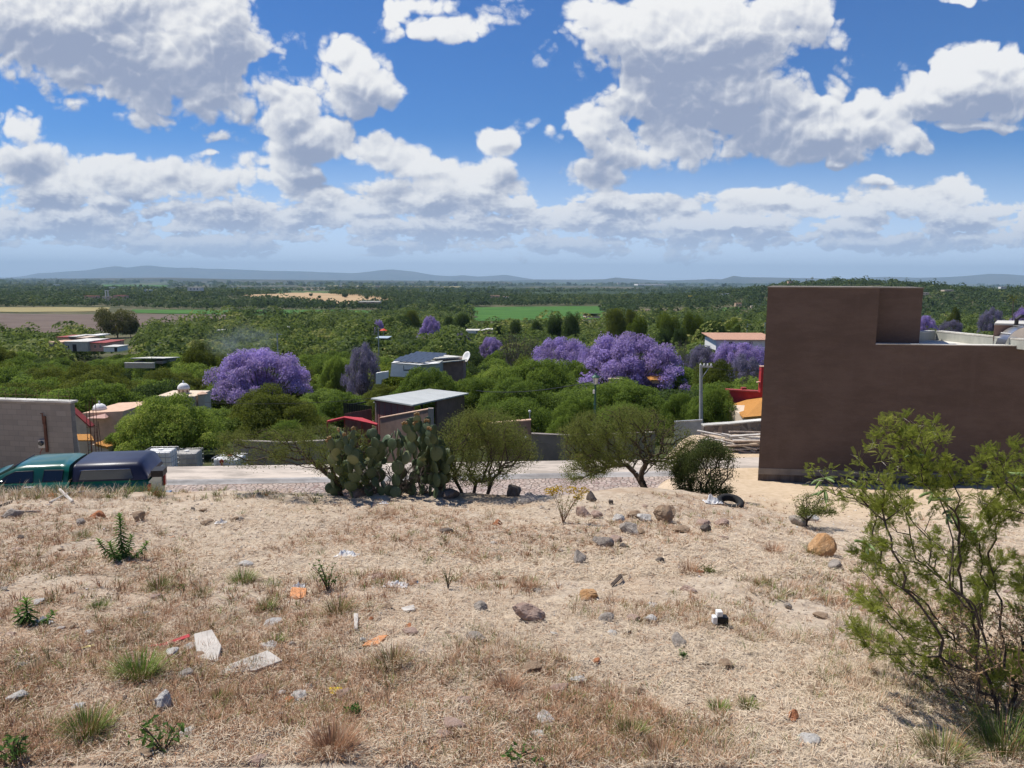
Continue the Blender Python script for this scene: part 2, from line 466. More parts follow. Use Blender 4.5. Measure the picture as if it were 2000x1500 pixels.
# fields draped over the plain
def field_sheet(name, pts, mat, dz=.25, n=26):
    P = [ong(*p, y0=60) for p in pts]
    a, b, c, d = [np.array(q)[:2] for q in P]
    u = np.linspace(0, 1, n)[:, None, None]; v = np.linspace(0, 1, n)[None, :, None]
    XY = (a*(1-u)+b*u)*(1-v) + (d*(1-u)+c*u)*v
    X, Y = XY[..., 0], XY[..., 1]
    wob = fbm(X, Y, 60, 3, N2)*10; X = X + wob; Y = Y + wob*.5
    Z = H(X, Y) + dz + .002*np.arange(n)[:, None]*0
    J = np.arange(n*n).reshape(n, n)
    F = np.stack([J[:-1, :-1], J[1:, :-1], J[1:, 1:], J[:-1, 1:]], -1).reshape(-1, 4)
    return tag(link(name, raw_mesh(name, np.stack([X, Y, Z], -1).reshape(-1, 3), [F], mat, True)), kind='structure')
def fieldmat(name, a, b, sx_=.02, sy_=.1):
    def f(k):
        p = pos(k); n_ = k.noise(k.v('MULTIPLY', p, (sx_, sy_, 0)), 1, 6, .65)
        n2 = k.noise(p, .9, 3, .7)
        return bsdf(k, k.mix(k.m('MULTIPLY_ADD', n2, .35, k.ss(n_, .35, .65, -.15, .8), clamp=True), a, b), .95, 0, n2, .5, .3, .1)
    return material(name, f)
F_plough = fieldmat('ploughed_soil', (.115, .085, .07), (.165, .125, .10))
F_green = fieldmat('green_crop', (.035, .10, .018), (.075, .17, .03))
F_yel = fieldmat('yellow_stubble', (.24, .20, .09), (.33, .28, .13))
F_tan = fieldmat('dry_hay', (.36, .24, .13), (.46, .33, .19), .01, .03)
F_brown = fieldmat('fallow_soil', (.20, .15, .10), (.15, .11, .09))
field_sheet('ploughed_field', [(-300, 668), (300, 640), (480, 614), (-300, 611)], F_plough)
field_sheet('stubble_field', [(-300, 611.5), (215, 609), (215, 601), (-300, 603)], F_yel, .5)
field_sheet('crop_field', [(262, 612), (720, 622), (760, 607), (262, 605)], F_green, .5)
field_sheet('hay_field', [(470, 578), (700, 600), (790, 588), (600, 571)], F_tan, .6)
field_sheet('crop_field', [(930, 628), (1180, 624), (1176, 598), (918, 601)], F_green, .5)
field_sheet('fallow_field', [(1235, 618), (1480, 616), (1460, 606), (1240, 605)], F_brown, .5)
field_sheet('crop_field', [(1408, 611), (1452, 611), (1450, 602), (1410, 602)], F_green, .9)
field_sheet('crop_field', [(190, 562), (330, 560), (340, 553), (200, 555)], F_green, 1.5)
field_sheet('hay_field', [(640, 560), (900, 562), (900, 558), (640, 556)], F_yel, 2)

# mountains on the horizon
M_mtn = material('mountain_scrub', lambda k: bsdf(k, k.mix(k.ss(k.noise(pos(k), .0015, 7, .65), .4, .6), (.035, .045, .03), (.09, .08, .05)), 1, 0, k.noise(pos(k), .004, 6, .7), 1, 60, .05))
def mountains(name, prof, Y, depth, rough, x0=None):
    px = np.array([p[0] for p in prof], float); py = np.array([p[1] for p in prof], float)
    xs = np.linspace(px[0], px[-1], 260)
    ys = np.interp(xs, px, py)
    n = 22; V = []
    base = -62
    for i, (a, b) in enumerate(zip(xs, ys)):
        top = at(a, b, Y)
        for j in range(n):
            t = j/(n-1)*2 - 1
            h = max(0, top.z - base)
            e = (1-abs(t))**.85
            yy_ = Y + t*depth
            xx_ = top.x*(yy_/Y)
            r_ = abs(float(fbm(np.array(xx_), np.array(yy_), depth*.35, 4, N2)))
            V.append((xx_, yy_, base - 6 + (h+6)*e*(1 - (1-e)*rough*r_*2)))
    m = len(xs); J = np.arange(m*n).reshape(m, n)
    F = np.stack([J[:-1, :-1], J[1:, :-1], J[1:, 1:], J[:-1, 1:]], -1).reshape(-1, 4)
    return tag(link(name, raw_mesh(name, V, [F], M_mtn, True)), kind='structure')
mountains('mountains', [(-400, 548), (-50, 545), (0, 543), (40, 540), (75, 533), (110, 531), (150, 528), (170, 527), (200, 522), (222, 518.5), (235, 519), (250, 522), (275, 518), (290, 517), (315, 520), (345, 522), (375, 521.5), (400, 524), (440, 524), (480, 526), (520, 528), (580, 529), (640, 531), (690, 533), (720, 530), (745, 526.5), (765, 525), (785, 527), (805, 529), (825, 533), (850, 537), (880, 539), (905, 537), (935, 540), (965, 538), (988, 536), (1010, 540), (1045, 546)], 34000, 3500, .8)
mountains('hills', [(960, 549), (1050, 545.5), (1120, 546), (1180, 545), (1203, 541.5), (1230, 544), (1290, 548), (1360, 546), (1385, 544.5), (1410, 545), (1433, 538), (1450, 540.5), (1500, 541.5), (1600, 543), (1700, 546), (1800, 549)], 21000, 2500, .6)
mountains('hills', [(1560, 550), (1640, 545), (1697, 541), (1739, 540), (1794, 542), (1840, 541), (1890, 538), (1931, 534), (1965, 534.5), (2000, 537), (2100, 533), (2300, 540), (2500, 548)], 24000, 2500, .6)
mountains('hills', [(-300, 545), (0, 546), (200, 543), (330, 542), (450, 545), (620, 547), (1000, 550)], 11000, 1500, .5)
# ------------------------------------------------------------------ foliage
def leafmat(name, a, b, c=None, trans=.3, objvar=.5, rough=.6):
    """a dark, b light, c optional third tone for the tint extreme"""
    def f(k):
        t = att(k)
        oi = k.n('ShaderNodeObjectInfo').outputs['Random']
        f_ = k.m('ADD', k.m('MULTIPLY', t, 1 - objvar*.5), k.m('MULTIPLY', k.m('SUBTRACT', oi, .5), objvar), clamp=True)
        col = ramp(k, f_, [(0, a), (.75, b), (1, c or b)])
        d = k.n('ShaderNodeBsdfPrincipled'); k.put(d.inputs['Base Color'], col); d.inputs['Roughness'].default_value = rough
        d.inputs['Specular IOR Level'].default_value = .08
        tr = k.n('ShaderNodeBsdfTranslucent'); k.put(tr.inputs[0], k.mix(.35, col, (min(1, b[0]*1.6), min(1, b[1]*1.7), b[2])))
        mx_ = k.n('ShaderNodeMixShader'); mx_.inputs[0].default_value = trans
        k.t.links.new(d.outputs[0], mx_.inputs[1]); k.t.links.new(tr.outputs[0], mx_.inputs[2])
        return mx_.outputs[0]
    return material(name, f)
L_mesq = leafmat('mesquite_leaf', (.095, .142, .030), (.225, .295, .058), (.40, .40, .10), .45, .85)
L_dark = leafmat('dark_leaf', (.04, .065, .022), (.09, .13, .036), (.15, .18, .05), .38)
L_euc = leafmat('eucalyptus_leaf', (.07, .075, .03), (.16, .155, .055), (.28, .21, .09), .35)
L_yel = leafmat('yellowish_leaf', (.08, .11, .015), (.20, .25, .035), (.30, .32, .05))
L_olive = leafmat('olive_leaf', (.08, .10, .02), (.17, .19, .035), (.26, .25, .05), .4)
L_jac = leafmat('jacaranda_flower', (.20, .15, .26), (.45, .34, .74), (.66, .56, .90), .45, .15)
L_jacg = leafmat('jacaranda_flower_fading', (.13, .12, .15), (.26, .23, .38), (.38, .34, .52), .4, .2)
L_wood = leafmat('far_foliage', (.050, .082, .026), (.160, .205, .052), (.32, .31, .09), .34, 0)
L_far = leafmat('distant_foliage', (.034, .058, .022), (.080, .118, .036), (.15, .17, .05), .3, 0)
L_gold = leafmat('golden_flower', (.35, .22, .02), (.65, .45, .03), (.75, .6, .1))
L_grey = leafmat('bare_twig', (.10, .085, .065), (.20, .17, .13), None, .1)
M_bark = plain('bark', (.075, .055, .042), .95, var=.4, scale=8, bump=.8)
M_barkg = plain('grey_bark', (.16, .13, .11), .95, var=.3, scale=8, bump=.8)

def cards(C, Nn, size, asp=1.0, rng_=rng, fold=.25):
    """one slightly folded leaf-shaped card per centre"""
    C = np.asarray(C); n = len(C)
    Nn = Nn / (np.linalg.norm(Nn, axis=1)[:, None] + 1e-9)
    r_ = rng_.normal(size=(n, 3)); A = np.cross(Nn, r_); A /= np.linalg.norm(A, axis=1)[:, None] + 1e-9
    B = np.cross(Nn, A)
    s_ = (np.asarray(size) * rng_.uniform(.6, 1.3, n))[:, None] / 2
    up = Nn * s_ * fold
    V = np.stack([C - A*s_ , C - B*s_*asp + up, C + A*s_, C + B*s_*asp + up], 1)
    return V.reshape(-1, 3), np.arange(n*4).reshape(n, 4)
def unit(n, rng_=rng):
    v = rng_.normal(size=(n, 3)); return v / np.linalg.norm(v, axis=1)[:, None]
def crown_cards(blobs, n, size, rng_=rng, upb=.35, asp=.8, inner=.55):
    """blobs: (m,5) x y z r flat; returns cards on lumpy shells, with a tint"""
    B = np.asarray(blobs); w = B[:, 3]**2; k = rng_.choice(len(B), n, p=w/w.sum())
    d = unit(n, rng_); d[:, 2] = np.where(d[:, 2] < -.35, -d[:, 2], d[:, 2])
    rr = B[k, 3] * (inner + (1-inner) * rng_.random(n)**.5)
    # finer lumps on each blob
    lump = 1 + .22*np.sin(d[:, 0]*9 + k)*np.sin(d[:, 1]*8 + 2*k)*np.sin(d[:, 2]*7 + 3*k)
    C = B[k, :3] + d * (rr*lump)[:, None] * np.stack([np.ones(n), np.ones(n), B[k, 4]], 1)
    Nn = d * .8 + rng_.normal(size=(n, 3)) * .55 + np.array([0, 0, upb])
    V, F = cards(C, Nn, size, asp, rng_)
    bt = rng_.random(len(B))
    t = np.clip(.25 + .5*bt[k] + rng_.normal(size=n)*.16, 0, 1)
    return V, F, np.repeat(t, 4)
def dome_blobs(m, rng_, zlo=.28, rb=.30, top=1.0, flat=.75, rad=1.0, shape='dome'):
    out = []
    for i in range(m):
        a = i*2.39996 + rng_.uniform(-.4, .4)
        if shape == 'dome':
            q = ((i + .5)/m)**.5 * (rad - rb*.75)
            z = zlo + (top - rb*flat - zlo) * math.sqrt(max(0, 1 - (q/(rad - rb*.55))**2)) + rng_.uniform(-.10, .05)
        elif shape == 'round':
            z = zlo + (top-rb*.8-zlo)*(i+.5)/m
            q = (rad-rb) * math.sqrt(max(.02, 1 - ((z - (zlo+top)/2)/((top-zlo)/2*1.08))**2)) * rng_.uniform(.6, 1)
        elif shape == 'tall':
            z = zlo + (top-rb*.6-zlo)*(i+.5)/m
            q = (rad-rb) * (1 - ((z-zlo)/(top-zlo))**1.6)**.5 * rng_.uniform(.2, 1.5)
        elif shape == 'cone':
            z = zlo + (top-zlo)*(i+.3)/m
            q = (rad-rb) * (1 - (z-zlo)/(top-zlo)) * rng_.uniform(.2, .9)
        out.append((q*math.cos(a), q*math.sin(a), z, rb*rng_.uniform(.55, 1.30) * (1 if shape in ('dome', 'round') else .55 + .6*(1-(z-zlo)/(top-zlo))), flat))
    if shape == 'dome':
        for i in range(max(4, m//6)):
            a = i*2.4; out.append((.35*rad*math.cos(a)*(i % 3)/2, .35*rad*math.sin(a)*(i % 3)/2, zlo + .22*(top-zlo) + .06*(i % 4), rb*1.5, flat))
    return np.array(out)
def bez(a, b, c, n):
    t = np.linspace(0, 1, n)[:, None]; a, b, c = map(np.array, (a, b, c))
    return a*(1-t)**2 + 2*b*t*(1-t) + c*t*t
def limbs(mb, blobs, rng_, r0=.05, base=(0, 0, 0), fork=.22, every=1):
    base = np.array(base, float)
    f = base + np.array([rng_.uniform(-.04, .04), rng_.uniform(-.04, .04), fork])
    mb.tube([base - np.array([0, 0, .06]), base*.5+f*.5 + rng_.uniform(-.015, .015, 3), f], [r0*1.25, r0*.95, r0*.85], 7)
    for b in blobs[::every]:
        c = b[:3]; m_ = f*.45 + c*.55; m_[2] -= .06*rng_.random(); m_[:2] += rng_.uniform(-.06, .06, 2)
        mb.tube(bez(f, m_, c, 5), np.linspace(r0*.5, r0*.10, 5), 5, caps=False)
        for _ in range(2):
            e = c + unit(1, rng_)[0]*b[3]*.8
            mb.tube(bez(m_*.5+c*.5, c*.7+e*.3, e, 4), np.linspace(r0*.18, r0*.05, 4), 4, caps=False)
VAR = {}
def tree_variants(kind, n, mat, shape, m, N, size, seed, bark=None, r0=.05, **kw):
    out = []
    for i in range(n):
        rg = np.random.default_rng(seed*100 + i)
        up = kw.get('upb', .35)
        bl = dome_blobs(m, rg, shape=shape, **{a: b for a, b in kw.items() if a in ('zlo', 'rb', 'flat', 'rad', 'top')})
        bl[:, :2] += rg.uniform(-.06, .06, (len(bl), 2))
        V, F, t = crown_cards(bl, N, size, rg, up, kw.get('asp', .8), kw.get('inner', .55))
        mb = MB(); limbs(mb, bl, rg, r0, fork=kw.get('fork', .2), every=kw.get('every', 1))
        out.append((raw_mesh('crown', V, [F], mat, False, t), mb.mesh('trunk', bark or M_bark, True)))
    VAR[kind] = out
tree_variants('mesq_near', 5, L_mesq, 'dome', 30, 48000, .026, 1, rb=.25, zlo=.12, r0=.032)
tree_variants('mesq', 6, L_mesq, 'dome', 26, 20000, .036, 2, rb=.27, zlo=.14, r0=.032)
tree_variants('olive', 3, L_olive, 'dome', 26, 36000, .027, 3, rb=.25, zlo=.1, r0=.032)
tree_variants('dark', 4, L_dark, 'round', 22, 20000, .042, 4, rb=.42, zlo=.22, r0=.035)
tree_variants('tall', 4, L_dark, 'tall', 26, 12000, .05, 5, rb=.5, zlo=.2, r0=.04, flat=.5, fork=.3)
tree_variants('euc', 2, L_euc, 'round', 40, 9000, .05, 12, rb=.27, zlo=.16, r0=.03, rad=1.05)
tree_variants('tallolive', 2, L_olive, 'tall', 30, 18000, .045, 6, rb=.5, zlo=.2, r0=.04, flat=.5, fork=.3)
tree_variants('yellow', 3, L_yel, 'round', 20, 18000, .042, 7, rb=.42, zlo=.2, r0=.03)
tree_variants('jac', 4, L_jac, 'dome', 60, 36000, .027, 8, rb=.17, zlo=.10, r0=.03, inner=.4, flat=.85, bark=M_barkg)
tree_variants('jacfade', 3, L_jacg, 'dome', 44, 20000, .030, 9, rb=.18, zlo=.12, r0=.03, inner=.3, flat=.8, bark=M_barkg)
tree_variants('bare', 2, L_grey, 'round', 26, 1500, .05, 10, rb=.32, zlo=.25, r0=.035, bark=M_barkg)
tree_variants('cypress', 1, L_dark, 'cone', 14, 3000, .12, 11, rb=.9, zlo=.1, r0=.03, flat=.35)
TREES = []
def tree(kind, name, px, top, wid, Y, label, cat='tree', group=None, var=None, minh=2.0, sink=0):
    p = gp(px, Y)
    zt = at(px, top, Y).z
    h = max(minh, zt - p.z + sink)
    w = wid * mpp(Y) / 2
    vs = VAR[kind]; cr_, tk = vs[(len(TREES) if var is None else var) % len(vs)]
    e = empty(name, (p.x, p.y, p.z - .05), rng.uniform(0, 6.28), label, cat, group)
    c = link('crown', cr_, e); t = link('trunk', tk, e)
    s_ = (w, w, h) ; c.scale = s_; t.scale = s_
    TREES.append((px, top, wid, Y))
    return e

# the trees one can single out: kind, name, px, top py, width px, depth, label
for a in [
 ('jac', 'jacaranda_tree', 512, 676, 222, 88, 'big round jacaranda in full purple bloom rising behind the yellowish green mesquite', 0),
 ('jac', 'jacaranda_tree', 1236, 650, 250, 92, 'widest jacaranda with dense violet bloom behind the green street lamp', 1),
 ('jac', 'jacaranda_tree', 1165, 668, 100, 100, 'jacaranda crown bridging the widest jacaranda and the one at its upper left', 3),
 ('jac', 'jacaranda_tree', 1098, 655, 150, 116, 'jacaranda with violet bloom joined to the upper left of the widest jacaranda', 2),
 ('jac', 'jacaranda_tree', 1440, 662, 130, 112, 'violet jacaranda in front of the long pink roof beside the brown wall', 3),
 ('jacfade', 'jacaranda_tree', 1368, 671, 95, 116, 'pale greyish lilac jacaranda between the widest jacaranda and the pink roof', 0),
 ('jacfade', 'jacaranda_tree', 708, 668, 88, 92, 'dark leafy jacaranda with thin lilac bloom left of the white solar roof house', 1),
 ('jac', 'jacaranda_tree', 842, 617, 52, 235, 'small distant jacaranda in bloom among dark tall trees', 1),
 ('jac', 'jacaranda_tree', 742, 622, 26, 260, 'narrow distant jacaranda beside a dark casuarina above the red parasol', 2),
 ('jac', 'jacaranda_tree', 960, 656, 62, 170, 'low distant jacaranda left of the grey leafless trees', 0),
 ('jacfade', 'jacaranda_tree', 1190, 660, 90, 135, 'dull lilac jacaranda behind the left shoulder of the widest jacaranda', 2),
 ('jacfade', 'jacaranda_tree', 905, 645, 46, 200, 'faint lilac jacaranda beside the small white wall with orange block', 0),
 ('jacfade', 'jacaranda_tree', 1453, 690, 90, 100, 'greyish thinning jacaranda below the violet crown beside the brown wall', 1),
 ('jac', 'jacaranda_tree', 1795, 612, 60, 230, 'jacaranda in bloom just right of the brown tower edge', 3),
 ('jacfade', 'jacaranda_tree', 1845, 622, 60, 235, 'pale lilac jacaranda behind the roof parapet', 0),
 ('jacfade', 'jacaranda_tree', 1926, 599, 56, 260, 'lilac jacaranda left of the tall fan palm', 1),
 ('jac', 'jacaranda_tree', 1992, 590, 66, 240, 'jacaranda cut by the right edge above the metal duct', 2),
 ('euc', 'dark_tree', 236, 600, 88, 330, 'tall brownish eucalyptus standing alone before the ploughed field', 0),
 ('dark', 'dark_tree', 262, 622, 40, 335, 'darker tree leaning on the right of the tall eucalyptus', 1),
 ('dark', 'dark_tree', 322, 626, 50, 380, 'dense dark round tree right of the tall eucalyptus', 2),
 ('dark', 'dark_tree', 388, 624, 58, 400, 'dark broad tree in front of the green crop strip', 3),
 ('tall', 'dark_tree', 492, 608, 46, 400, 'pointed dark tree beyond the smoke at the field edge', 0),
 ('dark', 'dark_tree', 582, 614, 34, 420, 'compact deep green tree before the green crop strip', 1),
 ('tall', 'casuarina_tree', 762, 612, 34, 270, 'tall dark casuarina just right of the narrow distant jacaranda', 1),
 ('tall', 'casuarina_tree', 790, 606, 36, 300, 'tall dark casuarina left of the small distant jacaranda', 2),
 ('tallolive', 'casuarina_tree', 806, 596, 34, 320, 'pale olive tall tree behind the dark casuarinas', 0),
 ('tall', 'casuarina_tree', 905, 602, 40, 300, 'dark bushy casuarina at the left end of the green crop field', 3),
 ('tall', 'casuarina_tree', 878, 610, 30, 320, 'slender dark tree right of the small distant jacaranda', 0),
 ('tallolive', 'casuarina_tree', 949, 620, 22, 260, 'small yellowish conifer before the green crop field', 1),
 ('tall', 'casuarina_tree', 971, 618, 26, 250, 'small feathery dark tree before the green crop field', 1),
 ('tall', 'casuarina_tree', 1006, 613, 26, 250, 'pointed feathery tree in the middle of the green crop field', 2),
 ('tall', 'casuarina_tree', 1046, 617, 30, 260, 'feathery olive tree right of the pointed feathery tree', 3),
 ('dark', 'dark_tree', 1082, 608, 36, 240, 'round topped dark tree left of the tallest dark casuarina', 0),
 ('tall', 'casuarina_tree', 1114, 598, 34, 235, 'tallest dark casuarina before the green crop field', 1),
 ('bare', 'leafless_tree', 1000, 640, 60, 130, 'grey leafless tree with yellowish tips left of the violet jacarandas', 0),
 ('bare', 'leafless_tree', 1036, 646, 44, 132, 'thinner grey leafless tree beside the violet jacarandas', 1),
 ('tallolive', 'casuarina_tree', 1200, 588, 46, 240, 'tall brownish grey tree rising behind the widest jacaranda', 0),
 ('tallolive', 'casuarina_tree', 1226, 592, 34, 245, 'brownish tall tree just right of the tall brownish grey one', 1),
 ('yellow', 'leafy_tree', 1240, 610, 56, 225, 'olive green tree in front of the brownish tall trees', 0),
 ('yellow', 'leafy_tree', 1300, 606, 56, 230, 'bright yellow green tree left of the twin bright tree', 1),
 ('yellow', 'leafy_tree', 1352, 604, 48, 230, 'tallest bright yellow green tree above the leafless poplar', 2),
 ('yellow', 'leafy_tree', 1424, 615, 44, 235, 'small yellow green tree right of the dark round trees', 0),
 ('dark', 'dark_tree', 1294, 634, 34, 190, 'almost black round tree below the bright yellow green tree', 0),
 ('dark', 'dark_tree', 1324, 636, 34, 188, 'second almost black round tree below the bright yellow green trees', 1),
 ('dark', 'dark_tree', 1390, 622, 62, 185, 'largest almost black tree mass above the long pink roof', 2),
 ('dark', 'dark_tree', 1430, 638, 40, 186, 'black tree touching the left end of the long pink roof', 3),
 ('bare', 'leafless_tree', 1330, 652, 24, 105, 'bare upright poplar between the jacarandas', 1),
 ('olive', 'mesquite_tree', 1395, 702, 100, 75, 'brownish green tree behind the concrete utility pole', 0),
 ('bare', 'leafless_tree', 1465, 712, 60, 78, 'grey twiggy tree beside the red chimney', 0),
 ('olive', 'mesquite_tree', 528, 754, 205, 52, 'yellowish green mesquite below the big round jacaranda', 1),
 ('mesq_near', 'mesquite_tree', 326, 772, 232, 36, 'darkest wide mesquite behind the white water tanks', 0),
 ('mesq_near', 'mesquite_tree', 222, 842, 100, 36, 'lower mesquite in front of the white domed house', 1),
 ('mesq_near', 'mesquite_tree', 560, 820, 120, 40, 'low mesquite behind the thorny shrub at the left of the cactus', 2),
 ('mesq_near', 'mesquite_tree', 1215, 742, 215, 50, 'wide dome shaped mesquite below the widest jacaranda', 3),
 ('mesq_near', 'mesquite_tree', 1010, 768, 190, 48, 'mesquite behind the brown wall with the white box', 4),
 ('mesq_near', 'mesquite_tree', 1130, 775, 130, 44, 'mesquite left of the green street lamp post', 0),
 ('mesq_near', 'mesquite_tree', 1225, 785, 150, 40, 'greyish green mesquite directly behind the street lamp post', 1),
 ('mesq_near', 'mesquite_tree', 1392, 752, 118, 44, 'mesquite left of the orange tiled roof', 2),
 ('mesq_near', 'mesquite_tree', 1330, 762, 90, 46, 'dark trunked mesquite left of the concrete utility pole', 3),
 ('mesq_near', 'mesquite_tree', 1050, 692, 175, 70, 'glossy domed mesquite in front of the left violet jacarandas', 4),
 ('mesq_near', 'mesquite_tree', 835, 718, 160, 72, 'bright green mesquite in front of the white solar roof house', 0),
 ('mesq_near', 'mesquite_tree', 930, 735, 130, 74, 'mesquite behind the right end of the white shed roof', 1),
 ('mesq', 'mesquite_tree', 668, 762, 120, 66, 'mesquite between the big jacaranda and the white shed roof', 1),
 ('mesq', 'mesquite_tree', 655, 690, 70, 96, 'bright tree on the left side of the dark leafy jacaranda', 2),
 ('olive', 'mesquite_tree', 395, 668, 96, 105, 'olive willow behind the left side of the big round jacaranda', 2),
 ('olive', 'mesquite_tree', 175, 706, 150, 80, 'pale drooping tree above the grey block wall', 0),
 ('mesq', 'mesquite_tree', 1885, 652, 130, 60, 'mesquite behind the middle of the roof parapet', 0),
 ('mesq', 'mesquite_tree', 1830, 665, 80, 56, 'mesquite touching the left end of the roof parapet', 2),
 ('mesq', 'mesquite_tree', 1955, 646, 90, 64, 'mesquite behind the small brown roof room', 3),
 ('olive', 'reddish_tree', 1853, 600, 34, 250, 'small reddish tree above the roof parapet', 1),
]:
    tree(a[0], a[1], a[2], a[3], a[4], a[5], a[6], 'tree', var=a[7])
for i, (px, t, w) in enumerate([(633, 627, 5), (656, 622, 5), (607, 632, 5)]):
    tree('cypress', 'cypress_tree', px, t, w*1.6, 330, ['thin dark cypress, left of the pair by the pink roof', 'tallest thin cypress beside the distant pink roof', 'shortest thin cypress near the white dome'][i], group='thin cypresses by the pink roof')

# everyone else in the near valley, each a tree of its own
KEEP = [  # px0, py0, px1, py1, depth : what must stay visible
 (0, 760, 145, 900, 40), (138, 770, 245, 900, 45), (335, 740, 405, 775, 66), (280, 870, 470, 912, 45), (725, 758, 920, 850, 70), (650, 775, 740, 830, 70), (735, 690, 918, 752, 92),
 (92, 650, 232, 692, 170), (240, 695, 322, 722, 120), (1395, 652, 1500, 672, 150), (1425, 712, 1500, 855, 50), (930, 815, 1130, 900, 45), (1370, 820, 1490, 880, 45),
 (408, 660, 620, 760, 88), (1125, 652, 1350, 742, 92), (1045, 655, 1130, 690, 118), (1365, 665, 1500, 710, 116), (668, 668, 750, 740, 92), (1000, 645, 1060, 690, 130), (945, 655, 985, 685, 170),
 (1440, 752, 1500, 820, 60), (190, 600, 280, 690, 330)]
def blocked(px, w, top, Y):
    for (a, b, c, d, D) in KEEP:
        if Y < D and px + w*.42 > a and px - w*.42 < c and top < d - 4: return True
    return False
nfill = 0; placed = [(at(t[0], 700, t[3]).x, t[3]) for t in TREES]
Y = 36.0
rg = np.random.default_rng(99)
while Y < 158:
    stp = 4.2 + Y*.018
    px = -90 + rg.uniform(0, 60)
    while px < 2100:
        dia = rg.uniform(6.5, 10.0)
        w = dia / mpp(Y)
        cx_ = px + w*.3
        yy_ = Y + rg.uniform(-1.5, 1.5)
        p = gp(cx_, yy_)
        hgt = rg.uniform(2.7, 6.0) * (1 + .15*(Y > 90))
        topz = p.z + hgt
        tp = 750 - FOC*math.tan(math.atan(topz/yy_) + R(PITCH)) if False else None
        # project the top
        d = CR.transposed() @ Vector((p.x, p.y, topz)); top = 750 + FOC*d.y/d.z
        hid = (1488 + w*.35 < cx_ < 1785 - w*.35 and top > 566) or (1790 <= cx_ < 2100 and top > 700)
        dense = Y < 60 or rg.random() < .94
        if nfill < 232 and not hid and dense and not blocked(cx_, w, top, yy_) and all((p.x-a)**2 + (yy_-b)**2 > 12 for a, b in placed):
            kind = 'mesq' if Y > 62 else 'mesq_near'
            r_ = rg.random()
            if r_ > .86: kind = 'olive'
            elif r_ > .78 and yy_ > 60: kind = 'dark'
            elif r_ > .72 and yy_ > 60: kind = 'yellow'
            zi = int(np.searchsorted([200, 420, 640, 930, 1130, 1480, 1800], cx_)); zd = 0 if yy_ < 62 else (1 if yy_ < 105 else 2)
            zl_ = [['below the grey block wall', 'around the white domes', 'below the big round jacaranda', 'around the white roofed shed', 'behind the brown wall with the white box', 'between the street lamp and the red house', 'hidden behind the tall brown building', 'beyond the roof parapet at the right'],
                   ['behind the grey block wall and below the pale village', 'between the domes and the white yard wall', 'beside the big round jacaranda', 'between the shed and the white solar roof house', 'in front of the leafless grey trees', 'around the widest jacaranda', 'far behind the brown tower', 'behind the roof parapet and below the palm'],
                   ['around the pale village at the left', 'right of the pale village, below the dark round trees', 'beyond the smoke, left of the thin cypresses', 'above the white solar roof house', 'below the row of feathery casuarinas', 'above the violet jacarandas', 'on the far side of the brown tower', 'below the distant lilac jacarandas at the right']][zd][zi]
            kw_, nm_ = {'olive': ('olive toned mesquite', 'mesquite_tree'), 'dark': ('dark round tree', 'dark_tree'), 'yellow': ('yellowish leafy tree', 'leafy_tree')}.get(kind, ('green mesquite', 'mesquite_tree'))
            tree(kind, nm_, cx_, top, w, yy_, kw_ + ' of the thicket ' + zl_, 'tree', kw_ + ' in the thicket ' + zl_)
            placed.append((p.x, yy_)); nfill += 1
        px += w*.72
    Y += stp

# woods past them: nobody could count them
FIELDS = [[(-400, 664), (300, 640), (480, 614), (480, 609), (215, 600), (-400, 602)], [(262, 612), (730, 622), (770, 606), (262, 604)], [(470, 580), (700, 602), (792, 589), (600, 570)], [(925, 630), (1182, 626), (1178, 597), (915, 600)], [(1240, 618), (1480, 616), (1460, 605), (1240, 604)], [(190, 563), (330, 561), (345, 552), (200, 554)], [(1372, 612), (1455, 612), (1452, 601), (1405, 601)]]
def inpoly(x, y, P):
    c = np.zeros(len(x), bool); n = len(P)
    for i in range(n):
        (x1, y1), (x2, y2) = P[i], P[(i+1) % n]
        c ^= ((y1 > y) != (y2 > y)) & (x < (x2-x1)*(y-y1)/(y2-y1+1e-9) + x1)
    return c
CRn = np.array(CR)
def project(X, Y, Z):
    d = np.stack([X, Y, Z], -1) @ CRn
    return 1000 - FOC*d[..., 0]/d[..., 2], 750 + FOC*d[..., 1]/d[..., 2]
